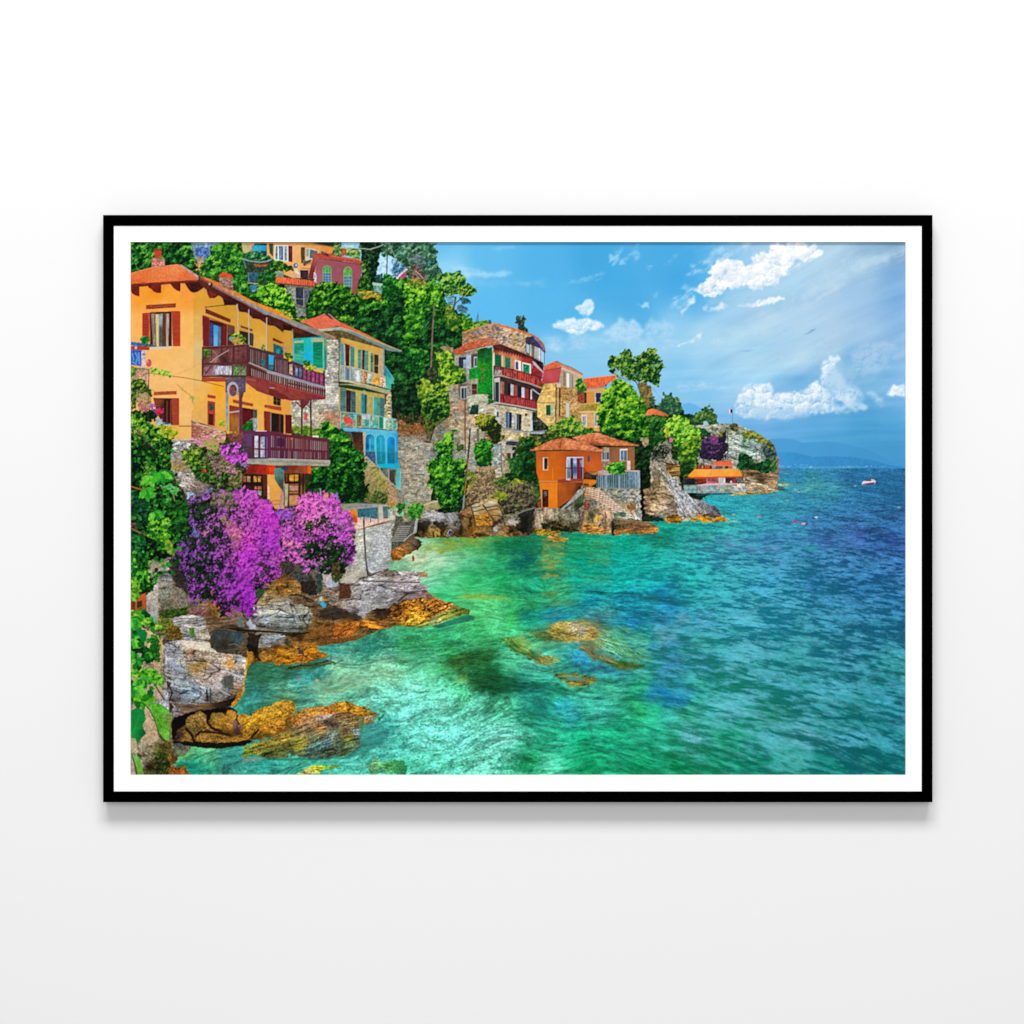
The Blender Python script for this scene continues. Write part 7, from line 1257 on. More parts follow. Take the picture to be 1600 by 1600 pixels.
rock('1150,850 1380,820 1420,880 1300,950 1180,940', 'c4bcac', ang=-10, sx=30, sy=7, crack=.35, seed=502, rough=2); rock('1180,960 1400,930 1500,920 1620,980 1620,1080 1400,1040 1200,1020', CP('1250,980,9cb0b8 1450,960,b4b8bc 1550,1030,6c7c7c'), ang=-6, sx=30, sy=7, crack=.35, seed=503, rough=2)
rock('1120,1110 1400,1090 1450,1110 1300,1160 1300,1200 1180,1220 1100,1170', CP('1300,1130,a0acb4 1200,1190,948c80'), ang=-4, sx=28, sy=6, crack=.35, seed=504, rough=2)
S('800,1050 950,1050 1100,1060 1300,1070 1450,1080 1620,1100', 3.2, '1c1008', a=.85, soft=.6); P('780,1060 900,1050 1040,1080 1060,1140 1000,1220 830,1230 780,1190', CP('850,1120,3c4444 1000,1120,3c5054 900,1180,342c20'), n=.3, ns=3, rough=1.5); S('930,1190 980,1175 1040,1210', 1.6, '8c7c64', a=.8); S('790,1045 900,1045 1000,1065', 1.4, '8c7050', a=.9)
P('1100,1080 1220,1100 1180,1230 1220,1330 1130,1290 1090,1200', '181008', n=.4, rough=2, a=.85)
rock('1220,1240 1400,1200 1560,1220 1640,1280 1500,1330 1350,1340 1220,1320', CP('1280,1300,a87024 1400,1250,a86c20 1500,1220,6c4414 1540,1320,b86424'), ang=-6, sx=16, sy=6, crack=.5, seed=505, rough=2)
P('1000,940 1060,940 1070,1030 1010,1020', '6c7c74', n=.2, rough=1.5); P('1110,940 1180,990 1170,1040 1110,1040 1090,990', 'b4bcc4', n=.15, rough=1.5)
# wall block left
stone('190,720 270,620 300,640 300,960 310,1000 270,990 195,940', CP('250,750,b8b0a4 280,650,c4bcb0 240,850,b4aca0 290,950,a8a8a8'), 14, 11, mort='847c6c', ma=.3, n=.1, seed=506)
P('350,880 420,850 560,830 580,900 500,940 380,940', '2c4c14', n=.4, ns=2, rough=3); foliage('300,900 400,860 560,830 575,900 420,950 340,960', ['1c3c0c', '3c5c14', '6c8424'], sc=4, rough=3, seed=507)
P('310,700 450,680 560,740 560,840 350,880 310,860', CP('350,730,8c9480 450,780,8c7c68 400,820,6c6450 500,820,7c7464'), n=.4, ns=2, rough=3)
rock('420,950 580,910 700,930 750,1060 770,1140 600,1160 500,1120 440,1040', CP('480,1000,a8a4a4 600,960,b8b0a4 650,1000,9c9c9c 700,1100,b0a890 560,1100,a8a8a8'), ang=-5, sx=30, sy=6, crack=.5, seed=508, rough=2)
foliage('310,940 420,950 500,1060 510,1120 400,1130 320,1080', ['3c4c14', '6c8424', 'a4902c', '8c6c1c'], sc=4, rough=4, seed=509); foliage('380,1020 480,1030 520,1100 480,1140 380,1130', ['4c3c10', '8c6418', 'b48824'], sc=4, rough=3, seed=510); foliage('580,1040 620,1030 620,1110 590,1110', ['3c7c18', '7cb430'], sc=3, rough=3, seed=511)
P('750,780 830,820 830,960 740,930', CP('780,850,8c6c28 760,900,6c4424'), n=.4, ns=2, rough=3); P('560,850 700,870 700,920 580,910', '8c5460', n=.5, ns=2, rough=3, a=.8)
# terrace with stone wall beyond the flowers
V(450, 780, .1875); LB('terrace_wall')
P('430,45 560,35 830,45 850,170 750,200 560,260 440,250', CP('500,80,8c8c7c 650,90,7c8c90 780,100,b0a890 600,180,e0c0b0 700,180,d8b8a4 480,100,8c9c68'), n=.15)
P('580,80 750,60 750,165 580,150', CP('620,110,30606c 700,110,3c6c7c'), n=.3, ns=1.8); P('790,60 830,60 830,160 795,160', '4c6c74', n=.2); P('755,60 790,60 790,165 755,165', 'c0b8a0', n=.1)
P('600,150 690,150 690,200 600,210', 'b8a09c', n=.5, ns=2.5, a=.8); P('560,180 850,160 850,180 750,205 560,260 530,270', 'e4c4b4', n=.15, ns=2); S('440,45 560,36 830,45', 1.2, '8c8c90'); S('440,90 750,62', 1.4, 'a89c94'); S('570,40 575,100', 1.4, 'a08070'); S('750,45 752,200', 1.6, '8c8c80'); S('632,150 632,260', 1.2, '5c5c5c'); S('688,155 688,195', 1.2, '6c5050'); S('650,45 650,75', .9, '6c7884'); S('690,45 690,70', .9, '6c7884')
P('495,95 575,92 580,200 530,190 500,130', CP('530,130,d8601c 555,110,e88c20 560,170,b84c14'), n=.25, ns=2)
S('535,270 640,240 750,205 855,178', 1.8, 'b07c5c', n=.3)
stone('500,290 540,268 640,245 760,212 855,185 860,300 850,570 700,620 640,580 480,650 430,680 440,620 520,500', CP('560,350,b8b8a4 600,450,bcbcac 560,550,b8b4a4 750,300,acb0ac 750,450,b0b4b8 820,400,b0b0b0 700,550,acb0b4 800,550,a4a8a8 500,600,b0a898'), 8.5, 5.2, ang=-9, mort='6c6c68', ma=.45, n=.12, seed=520, tint=.15)
for k in range(5): S('%d,%d %d,%d' % (520 + k * 0, 330 + k * 50, 640, 300 + k * 56), .7, 'a0a068', a=.5)
P('430,690 480,650 640,580 655,600 660,640 600,650 560,700 480,740', CP('500,690,c0b8ac 600,630,b0a89c'), n=.12); S('440,670 640,585', 1, 'd8d4c4', a=.8)
S('632,170 636,300 650,520 665,620', 2.6, '3c4448'); S('660,620 690,640 720,640', 2.4, '3c4448'); S('636,200 652,560', .7, '8c949c', a=.8)
# pale shore ledges
LB('shore_rocks')
rock('430,700 560,690 640,660 700,640 780,590 900,590 1000,600 1080,610 1100,680 1080,690 1150,720 1170,780 1270,840 1380,880 1520,920 1500,950 1300,990 1180,1040 1040,1060 900,1050 800,1080 680,1120 600,1150 520,1180 380,1200 200,1230 60,1240 0,1140 30,1000 40,800 200,800 300,640', CP('500,740,9c9088 560,720,a8a4a0 700,650,b0b0b4 830,610,7c6c54 950,620,b8a8a8 1040,650,b0a8a8 800,690,b8b4b8 1000,690,a8a0a8 900,740,b8b0b8 1080,740,b4a8b0 1000,770,a49ca4 700,760,a89c80 780,800,b4b4b8 620,770,b4acb0 620,850,a4a0a4 800,850,909484 900,820,8c8488 1100,790,a08080 1000,800,3c2c2c 1150,820,5c3c28 500,860,9c8470 350,850,a07858 350,780,a0907c 480,770,4c2c1c 560,930,5c5c50 620,960,8c8890 500,930,4c443c 400,950,5c544c 750,920,3c2c1c 850,950,5c3410 950,930,a8641c 1050,900,d07c1c 1150,880,d8841c 1300,870,d8842c 1050,980,d88c20 1150,960,c87c18 1250,920,8c7424 1400,910,7c7c30 1450,940,6c7040 1250,980,7c8c3c 900,1020,905c18 980,1020,c08820 700,1000,6c4c18 550,1020,a86414 500,1080,b0641c 420,1100,b05c18 650,1030,c8781c 750,1050,c87020 700,1090,5c5024 600,1100,6c5024 480,1000,8c5c18 300,1080,7c4c18 300,980,5c4424 250,1120,6c4014 200,1050,7c5c2c 150,1180,8c5c20 100,1150,3c2410 50,1200,9c6420 0,1300,a06818 100,1350,a8641c -50,1200,5c4428'), ang=-4, sx=26, sy=7, n=.32, crack=.6, cw=.12, seed=530, rough=2)
V(195, 800, .175)
rock('1120,960 1150,900 1180,860 1300,820 1400,800 1560,825 1640,855 1672,900 1665,980 1630,1050 1560,1085 1450,1075 1300,1050 1180,1035', CP('1200,880,b0aca0 1300,850,b8b0a0 1400,860,c0b8a8 1250,960,98a8b0 1400,950,a8b0b4 1500,940,a4b4b8 1600,950,8c9484 1620,880,a8a890 1500,870,b0ac98 1350,1030,6c6c64 1500,1050,7c8078 1600,1040,6c6858 1180,990,8c8c88'), ang=3, sx=44, sy=8, crack=.75, cw=.10, seed=531, rough=2.5, soft=.7)
S('1250,940 1360,900 1420,860', 1.2, '3c342c', a=.7, soft=.4); S('1280,990 1450,985 1560,1000', 1, '4c4844', a=.6, soft=.4)
V(450, 780, .1875)
S('0,795 100,800 220,850', 2.6, '2c1c10', a=.8); S('-60,1130 60,1130 180,1110', 2.4, '1c140c', a=.8); S('620,680 800,690 1100,692', 1.6, '2c2424', a=.8); S('820,740 860,770 1000,775 1150,760', 1.4, '3c2c30', a=.8); S('660,700 660,850', 1.8, '5c5450', a=.7); S('500,760 620,700', 1.2, '4c4440', a=.8); S('420,840 620,850 850,870', 1.4, '54443c', a=.8)
rock('910,600 1070,605 1090,670 1060,680 960,650', 'c0b4b4', ang=6, sx=20, sy=5, crack=.35, seed=532, rough=1); rock('830,720 1000,710 1140,715 1160,755 1000,765 850,765', 'bcb0b8', ang=2, sx=22, sy=5, crack=.4, seed=533, rough=1.5); rock('740,780 850,780 870,860 780,880 740,830', 'a8b4b0', ang=4, sx=22, sy=7, crack=.3, seed=534, rough=1.5)
rock('430,760 560,700 700,690 860,730 900,790 1080,770 1150,790 1180,830 1060,840 960,850 880,870 820,910 740,900 640,960 600,1000 520,940 440,900 330,860 350,800', CP('500,740,a8a098 620,720,b8b4b4 760,720,b0acb0 700,800,a8a4a8 620,880,a4a0a4 850,800,b0b0b4 1000,800,7c7074 1120,800,8c6c6c 900,840,7c7474 540,860,a89c90 420,850,988470 640,940,94949c 560,930,5c5854 780,870,8c8c88'), ang=-5, sx=30, sy=7, n=.3, crack=.6, cw=.1, seed=543, rough=3, soft=.6)
P('250,930 400,900 560,960 640,1010 560,1010 480,990 380,1010 300,990', '2c2420', n=.4, ns=3, rough=3, soft=1, a=.75); P('820,900 960,850 1100,830 1180,840 1000,900 900,960 820,1000 700,1000', '2c1c14', n=.4, ns=3, rough=3, soft=1, a=.7)
P('425,710 520,710 525,830 425,830', CP('470,770,5c3420'), n=.4, ns=2, rough=1.5); P('620,870 645,880 640,990 580,960', 'a8a4ac', n=.2, a=.8)
P('1080,600 1160,620 1170,640 1100,650', 'c07c58', n=.3, rough=2, a=.9)
rock('870,890 1080,820 1200,840 1300,850 1390,880 1300,930 1180,1000 1060,1050 960,1050 920,1000 830,980', CP('1000,880,d07c18 1150,870,dc8c20 1250,870,d87c28 1320,870,e0903c 1050,980,e09c24 950,960,b8701c 1150,960,d08c20 920,920,6c3c10 1100,900,d88020 1050,1030,b8a028'), ang=-10, sx=9, sy=5, n=.42, crack=.85, cw=.24, seed=535, rough=3, grit=.5)
rock('560,1010 640,1010 720,1020 800,1070 700,1075 600,1050', CP('620,1040,c87418 720,1040,d88420'), ang=10, sx=10, sy=5, crack=.4, seed=536, rough=2); rock('370,1060 480,1030 600,1020 590,1080 480,1140 380,1150', CP('450,1080,b86418 530,1060,c06c1c 420,1130,9c5414'), ang=-30, sx=12, sy=5, crack=.5, seed=537, rough=2)
LB('sea'); drift('1060,1060 1250,950 1450,910 1530,930 1500,960 1380,990 1200,1040', '7c9440', .75, 3, 6, 1.4, .7, ang=-16, seed=538) if 0 else None
b_ = (V(450, 780, .1875))
rock('1050,1060 1180,1010 1300,940 1450,905 1525,925 1500,950 1350,1000 1200,1050 1100,1075', CP('1150,1040,7c8c40 1300,970,8c9438 1450,930,5c6c24 1250,1010,a0a468'), ang=-18, sx=22, sy=4, crack=.5, seed=539, rough=2)
P('1200,1060 1380,1000 1500,960 1560,980 1550,1010 1400,1040 1250,1080', '1c6454', n=.25, ns=2, nx=8, soft=1, a=.75)
P('280,1180 560,1150 620,1150 560,1180 420,1200 250,1225', '6c441c', n=.3, ns=2, rough=2)
rock('-100,1240 100,1220 140,1225 180,1215 250,1220 270,1260 340,1290 330,1320 200,1350 0,1380 -100,1380', CP('0,1300,b07818 60,1260,a8742c 200,1260,e0941c 170,1240,d0801c 100,1320,c07018 250,1300,8c5418 -50,1350,905c14'), ang=-8, sx=12, sy=5, crack=.5, seed=540, rough=3)
P('80,1270 100,1250 130,1260 130,1300 90,1290', '3c3c48', n=.3, rough=1.5)
P('0,1390 200,1370 320,1340 430,1300 350,1350 200,1390 0,1420', '2c4428', n=.3, rough=3, soft=.6, a=.85); P('320,1330 430,1300 400,1320 330,1345', '9cacb4', a=.6, n=.2)
rock('0,1395 300,1350 460,1345 300,1400 0,1430', '3c4c2c', ang=-8, sx=16, sy=3, seed=541, rough=3, a=.7)
P('280,600 350,590 370,680 420,690 420,720 330,740 290,680', CP('320,640,c0acac 380,710,a4b0c4'), n=.2, ns=3); P('235,620 280,620 290,750 240,800', '2c4438', n=.4, ns=2, rough=2); foliage('350,560 440,540 480,600 420,680 380,680', ['2c3c14', '5c5c20', '7c7434'], sc=4, rough=3, seed=542)
LB('towel'); P('245,845 270,830 320,880 315,900 290,905', CP('260,850,5c8c98 300,885,2cb0d0'), n=.1); P('255,815 285,810 290,850 265,845', 'b0b8a0', n=.2)
# ---- big boulder at the left ----
V(195, 1000, .1375); LB('boulder')
P('300,0 540,0 560,900 520,1150 400,1150 300,600', '3c3428', n=.4, ns=3)
rock('400,260 450,180 440,60 500,10 640,5 760,10 960,20 980,80 1050,130 1200,160 1340,180 1390,220 1395,320 1360,420 1350,480 1350,600 1280,700 1200,760 1000,800 850,820 700,860 560,900 500,860 560,760 440,640 530,500 400,400', CP('500,80,a4a8b4 600,60,b8b4b0 700,70,dcd0b8 850,70,e0d4bc 950,130,b8a488 750,130,b8845c 600,170,9c9ca4 550,280,98a0ac 650,330,98a4b0 450,350,b8b4bc 520,400,b0a8a8 800,200,a89c90 900,260,8c6c30 800,320,906c28 720,320,7c6c50 1000,320,9c8c88 950,200,a0948c 1120,230,c8b8a8 1190,260,d89c4c 1300,230,8c98a4 1150,330,c8b4a8 1300,320,a48c80 1370,280,d0c8a8 1250,400,c8c4c8 1320,430,b0b8c8 1100,420,c8b8b0 1170,480,4c5048 1280,480,a8887c 900,470,b89c8c 1050,540,a8a0a4 1150,600,8c98a8 700,460,8c98a0 600,450,a0a8b0 650,560,8ca0b0 800,560,6c7c8c 900,560,a0b0bc 750,620,88a0b0 600,640,4c5058 850,690,8c98a0 700,700,7c888c 1050,620,6c6860 1200,620,746450 950,660,3c3c3c 550,680,4c4030 600,760,8c8484 800,760,8c6c50 1000,760,6c5438 1150,720,34281c 1250,680,2c2014 700,830,6c4430 560,860,b09ca0 500,760,c0c4d8 1300,600,8c5c34 500,600,9898a0'), ang=12, sx=34, sy=8, n=.28, crack=.6, cw=.09, seed=550, rough=1.5, grit=.3)
S('690,240 820,235 920,245', 2, '2c2418', a=.8); S('930,560 940,700', 3, '201c1c', a=.8); S('970,540 975,680', 1.6, '2c2828', a=.7); S('500,510 540,600 500,700', 2.4, '1c1814', a=.8); S('870,450 1000,530 1200,630', 2, 'c8b0a0', a=.8); S('1110,350 1200,370 1330,430', 1.6, 'e0dcdc', a=.9); S('1100,360 1060,500', 1.6, 'd0c8c0', a=.8); P('1130,410 1240,400 1230,560 1120,550 1100,480', '484c44', n=.4, ns=2, rough=1.5, soft=1, a=.85); P('1165,220 1225,215 1240,320 1180,330', 'dca050', n=.3, ns=2, rough=1.5, soft=1, a=.8); S('480,240 560,330 650,370', 1.4, '4c4c54', a=.8); P('470,230 560,260 680,330 680,370 600,360 540,310', '9ca8b8', n=.12, a=.7, soft=1)
P('620,10 760,10 960,30 980,90 1060,140 950,130 850,110 700,90', CP('700,60,dcd0c0 900,100,e4dcc8'), n=.15, ns=2, a=.8, rough=1)
P('540,720 800,740 1100,700 1250,650 1260,720 1100,790 850,820 700,860', CP('700,770,6c5848 900,770,6c5034 1100,740,241a10 1200,700,1c140c'), n=.4, ns=1.6, nx=12, rough=1.5)
S('1395,200 1370,400 1350,500 1350,580 1300,650 1240,740', 2.6, 'd89c24', n=.4, w2=3.4); P('1290,600 1340,590 1310,680 1240,760 1200,770 1230,700', 'b87820', n=.4, ns=2, rough=1.5)
P('1385,120 1450,140 1475,190 1460,240 1420,300 1390,320 1400,200', CP('1430,180,b07c20 1400,260,a8701c'), n=.2, rough=1.5); S('1400,150 1450,155 1470,200 1440,270', 1.2, '5c3810')
# black hollow and ochre rocks
P('560,880 720,830 900,800 1200,760 1280,800 1280,1150 900,1200 560,1200 530,1000', '0c0a08', rough=2)
LB('ochre_rocks')
V(195, 1000, .1375)
rock('720,960 1000,900 1500,950 1500,1120 1300,1165 1000,1165 780,1150', '7c5418', sx=9, sy=6, n=.3, crack=.5, seed=559, rough=2, grit=.5)
rock('700,910 760,850 850,820 920,840 940,900 920,980 860,1020 780,1080 720,1060 690,980', CP('800,900,9c742c 880,870,a87c30 780,1000,7c6424 900,950,8c6424'), ang=40, sx=8, sy=6, n=.3, crack=.35, seed=560, rough=2, grit=.4)
rock('970,860 1020,825 1100,830 1150,850 1170,800 1220,795 1280,840 1340,840 1400,850 1440,890 1480,900 1600,770 1720,740 1720,1100 1620,1060 1500,1120 1400,1120 1280,1140 1100,1040 990,1010 960,940', CP('1100,950,cc8c1c 1020,880,7c6024 1200,830,c87818 1250,900,d0941c 1330,900,e09c1c 1450,960,ecac1c 1550,900,e8a418 1640,850,e89c18 1250,980,906060 1280,1050,5c3c38 1400,1040,d89418 1500,1000,a86c14 1600,1000,d8901c 1200,1000,b8801c 1050,1000,a87418'), ang=10, sx=9, sy=7, n=.25, crack=.5, cw=.12, seed=561, rough=2, grit=.28)
P('1240,890 1270,890 1290,980 1320,1060 1280,1090 1240,1040', CP('1255,930,8c6460 1290,1060,4c2c2c'), n=.3, ns=2, rough=1.5)
E(950, 975, 34, 38, 'b0802c', n=.35, ns=2, rough=2)
rock('800,1100 900,1060 1050,1050 1200,1080 1400,1080 1420,1140 1300,1170 1100,1170 900,1160 800,1150', CP('900,1100,a87828 1100,1100,9c6c1c 1300,1120,b87c1c'), ang=2, sx=12, sy=5, n=.3, crack=.4, seed=562, rough=2, grit=.4)
rock('600,1000 700,980 760,1060 780,1160 700,1180 560,1170', CP('700,1120,8c6024 620,1080,34281c 740,1060,a8742c'), sx=8, sy=6, crack=.6, seed=563, rough=3)
for q, w_ in (('945,860 940,940 990,1000 1100,1040', 4), ('1280,850 1270,900 1300,960', 2), ('800,1100 860,1040 1000,1050 1200,1080', 3), ('1440,900 1470,960 1440,1040 1500,1000', 3), ('690,1000 760,1080 790,1160', 4)): S(q, w_, '1c1006', a=.9, soft=.7)
P('1030,1020 1200,1030 1400,1060 1500,1100 1400,1120 1200,1110 1050,1060', '3c2408', a=.55, soft=2, n=.4, rough=3)
P('1000,850 1120,840 1180,800 1260,830 1240,880 1100,900 1020,940', 'e8a838', a=.35, soft=3); P('770,850 860,830 930,870 900,920 800,900', 'c89c4c', a=.35, soft=3)
V(380, 1000, .1875)
rock('0,640 60,640 100,590 180,560 260,530 340,495 400,505 440,550 440,590 400,640 410,740 340,780 250,800 150,830 80,830 0,850', CP('60,700,f0b020 150,650,e8a018 250,600,e8a81c 350,540,e8a41c 420,560,d8901c 300,700,e0941c 380,700,a8701c 150,780,b87c1c 250,760,d08818 20,680,e0981c 30,800,c07c1c 100,820,8c5c14'), ang=-24, sx=9, sy=7, n=.25, crack=.45, cw=.1, seed=564, rough=2, grit=.3)
P('90,830 250,810 400,740 430,640 400,660 340,740 240,780 120,790', '3c2408', a=.5, soft=2.5, n=.4, rough=3); P('120,620 260,540 350,500 420,530 380,580 240,620 160,680', 'f4bc40', a=.3, soft=4)
S('60,820 130,745', 3, '1c1004', a=.8); S('70,640 60,600', 1.4, '2c1808', a=.7); S('380,510 385,640', 1, '9c6c1c')
b_ = 0
rock('400,650 440,620 500,580 600,560 700,550 780,515 860,515 920,540 1000,560 1050,590 1130,620 1120,660 1000,720 960,760 990,820 980,900 900,950 750,980 600,980 400,960 250,990 100,960 0,970 0,880 200,830 300,790 400,740', CP('450,640,d8841c 550,600,e09018 700,570,e49820 820,540,e8a41c 950,560,d8941c 1030,590,d89018 1100,625,8c6c28 550,650,d0a490 650,640,b8a0a4 720,620,c4b8b8 500,690,c0885c 600,700,b88048 860,540,6c3c10 800,620,7c5434 900,620,9c6c2c 700,680,8c6c54 650,740,b87c34 750,700,4c3820 850,680,a08c58 950,640,8c7030 1050,640,a8a090 450,760,6c6040 550,760,5c4c34 350,820,c8a02c 250,850,a08c2c 500,850,a89c2c 400,870,6c6c2c 450,880,b8b020 600,830,7c8c60 750,780,7c9c90 850,770,5c4430 880,820,a0a020 950,770,8ca8a8 700,870,3c6c80 620,880,3c7c80 800,880,4c6c4c 900,880,5c8460 550,920,3c6460 700,930,4c5c34 850,940,3c4c28 300,920,5c6828 150,900,8c8c2c 50,920,7c9420 200,960,2c3c24 1020,690,d08820 400,940,2c4434 100,860,d0b038 150,830,a87820'), ang=-16, sx=30, sy=5, n=.3, crack=.55, cw=.12, seed=565, rough=4, grit=.35, soft=1.6)
P('960,640 1020,620 990,720 960,760', '4c8c5c', a=.5, n=.3, rough=2); 
rock('400,660 440,625 500,580 700,552 850,512 1050,588 1130,622 1000,640 880,600 760,610 600,640 500,700 420,730', CP('450,660,d8841c 600,590,e49818 850,540,e8a01c 1000,590,dc901c 1090,620,8c6424 700,590,c8781c 500,690,d09460 620,630,d89c6c'), ang=-12, sx=9, sy=5, n=.25, crack=.45, seed=566, rough=2, grit=.3)
S('860,520 900,560 870,600', 3, '4c2408', a=.6, soft=.5)
P('980,700 1130,680 1220,780 1160,860 1000,960 850,980 960,880', CP('1000,750,2c6c5c 1100,740,3c8c84 1080,850,2c7c78 1000,920,246c64'), n=.3, ns=2, nx=7, soft=2, a=.6, lab=False)
P('1120,650 1180,610 1170,640 1130,680', '2c5c44', n=.3, a=.8, soft=.4, lab=False)
P('0,970 200,985 120,1010 0,1020', 'a0a090', a=.5, n=.3, ns=2, rough=2, soft=.6); P('200,985 600,985 850,975 600,1000 400,1005 200,1000', '1c3c34', a=.6, n=.3, soft=1, lab=False)
LB('sea'); drift('100,985 900,985 1050,960 1000,1020 500,1040 100,1030', '3ca890', .5, 3, 8, 1.5, .8, seed=567)
LB('submerged_rocks'); rock('440,1120 520,1070 600,1040 680,1050 800,1040 800,1060 660,1080 620,1120', CP('500,1100,c8b04c 600,1060,c0c030 700,1050,8cac2c 560,1110,c8b878'), sx=12, sy=4, crack=.3, seed=568, rough=3, soft=.6); rock('1030,1060 1100,1000 1200,1010 1320,1000 1370,1060 1360,1120 1050,1120', CP('1100,1040,88c068 1200,1060,4c9c4c 1300,1060,2c7434 1150,1100,5cb484 1340,1100,1c5c34'), sx=12, sy=6, crack=.4, seed=569, rough=4, soft=1.2, a=.8)
# ---- lower left corner ----
V(195, 1000, .1375); LB('garden_wall')
rock('60,300 250,200 440,60 540,1150 560,1230 400,1300 60,1540', CP('300,900,c8ac8c 260,1100,a89884 330,1250,a8987c 150,1200,b0a48c 380,200,a8987c 300,300,b8a080 350,600,a89480 100,1400,a8988c 400,1150,7c6c4c 500,750,b8bcc8 470,660,b0b4bc 250,600,c0a890'), ang=60, sx=10, sy=6, n=.2, crack=.45, cw=.14, seed=570, rough=1.5)
rock('60,1480 150,1300 250,1240 400,1180 540,1160 560,1300 590,1320 580,1400 540,1440 640,1440 690,1440 720,1500 730,1540 60,1540', CP('400,1300,5c6420 300,1300,8c8464 500,1350,7c5420 550,1450,8c4c18 650,1470,a8601c 700,1500,9c5818 350,1500,4c4c1c 450,1400,4c5c1c 500,1200,54481c 200,1400,a09484 300,1430,201808'), ang=30, sx=8, sy=5, n=.35, crack=.5, seed=571, rough=3)
foliage('330,1290 480,1280 520,1400 500,1520 300,1530 360,1400', ['1c240c', '3c4c18', '6c8c24'], sc=4, rough=4, seed=572, dens=.7); S('240,1440 360,1470 440,1480', 2, '1c100c', a=.8)
LB('shore_rocks'); P('540,1150 700,1150 900,1170 1260,1160 1400,1130 1450,1150 1350,1200 1100,1235 900,1225 700,1200 560,1205', '14140c', n=.6, rough=1.2, rs=7, soft=.8); P('540,1180 620,1170 700,1210 560,1210', '6c6c68', n=.5, ns=2, a=.7)
LB('sea'); drift('560,1230 740,1240 870,1270 800,1330 640,1370 580,1300', '74b868', .65, 4, 6, 1.5, .8, seed=573)
# ---- bougainvillea ----
V(200, 600, .15); LB('garden_wall')
P('400,590 700,590 1050,620 1200,900 1180,1100 1100,1300 700,1300 500,1000 380,760', CP('500,650,b0aca4 550,700,a8a4a0 700,650,a09c90 480,720,a8a498 800,720,706c60 650,900,a8988c 600,1000,a89c94 750,1050,9c8078 500,830,a08870 1000,900,6c5c44 900,1100,3c3c34 850,620,c09068 700,1150,5c5c54'), n=.35, ns=2.4, rough=2)
rock('420,620 640,610 700,680 760,760 600,740 560,700 460,780 400,740', CP('480,650,c0bcb8 600,660,c8c4c0 500,720,a8a4a0'), sx=8, sy=5, crack=.4, seed=580, rough=3)
rock('500,900 680,910 680,1010 740,1080 640,1120 520,1040', CP('580,950,b0a8a0 600,1040,b8b0a8 700,1060,a88c7c'), sx=8, sy=5, crack=.4, seed=581, rough=3)
P('730,700 830,700 840,780 780,780', '6c7078', n=.4, ns=2, rough=2)
LB('climbing_shrub')
foliage('640,640 760,600 900,560 1000,640 1000,720 1100,800 1200,880 1160,1100 1080,1200 960,1180 880,1050 760,1020 700,900 560,800 580,720', ['141c10', '2c4c18', '5c7c2c', '8c9c44'], sc=5, rough=5, seed=582, dens=.72, fine=.3)
foliage('550,700 740,690 760,760 700,900 620,860', ['1c4c10', '4c7c18', '94b428', 'c8cc3c'], sc=5, rough=4, seed=583, dens=.8)
foliage('620,820 800,860 980,860 1060,960 900,1020 740,1010 680,920', ['142c10', '2c5c1c', '4c8c28', '7cac3c'], sc=5, rough=4, seed=584)
foliage('410,820 600,830 620,900 480,900', ['7c6c34', 'a48c4c', 'c0a458', '94ac2c'], sc=4, rough=4, seed=585, dens=.7)
foliage('840,740 980,740 1010,900 960,1000 860,860', ['4c3c34', '8c6c60', 'a88c80', '6c7c3c'], sc=4, rough=4, seed=586, dens=.6)
foliage('700,560 1040,600 1010,700 880,690 720,660', ['94b040', 'c8905c', 'd88c80', 'e8a890'], sc=4, rough=4, seed=587, dens=.65)
foliage('940,680 1120,860 1200,900 1170,1100 1080,1080', ['4c4424', '6c7c30', 'b88c70', '8ca040'], sc=4, rough=4, seed=588, dens=.6)
blooms('660,560 720,550 780,600 760,640 680,620', ['a84c90', 'd078b0', 'e0a0c0'], .6, sc=5, seed=589); blooms('780,550 850,530 880,570 800,580', ['c84c90', 'd878b0', 'e498c0'], .7, sc=5, seed=590)
E(800, 910, 24, 14, 'c83c24', rough=2, n=.3); P('780,1080 880,1090 880,1130 800,1150', '7c94b0', n=.3, ns=2, rough=3, a=.8); blooms('640,1100 700,1150 700,1200 620,1200', ['6c8cb0', '9cb4d0', 'b8c8dc'], .6, sc=4, seed=591)
LB('bougainvillea')
foliage('960,600 1140,600 1230,700 1240,800 1220,900 1150,880 1040,800 980,720', ['1c2c14', '2c4c24', '4c6434'], sc=5, rough=4, seed=592, dens=.7)
blooms('950,610 1050,630 1130,600 1160,640 1220,700 1240,800 1200,860 1130,830 1060,800 980,730', ['7c1c8c', 'b030b4', 'd848d8', 'ec74e8'], .62, sc=6, seed=593); blooms('1010,850 1090,880 1120,930 1050,930', ['a83c90', 'd068b8', 'e090c8'], .6, sc=5, seed=594); blooms('1180,840 1240,850 1230,900 1200,900', ['6c60a0', '8c80c0'], .6, sc=4, seed=595)
V(195, 800, .175)
foliage('440,240 560,100 560,20 600,-120 800,-180 950,-180 1080,-200 1250,-130 1350,0 1420,170 1450,350 1460,480 1440,560 1380,600 1260,640 1220,740 1180,780 1160,860 1110,960 1080,900 980,860 860,960 830,860 760,780 660,790 580,760 560,640 480,500 420,420', ['08140c', '12280f', '1c3c18', '2c5428'], sc=7, rough=6, seed=600, lo=-.05)
foliage('780,-180 980,-190 1020,-80 900,0 760,-60', ['4c4434', '7c6c54', 'a8806c', '8ca04c'], sc=4, rough=4, seed=601, dens=.65)
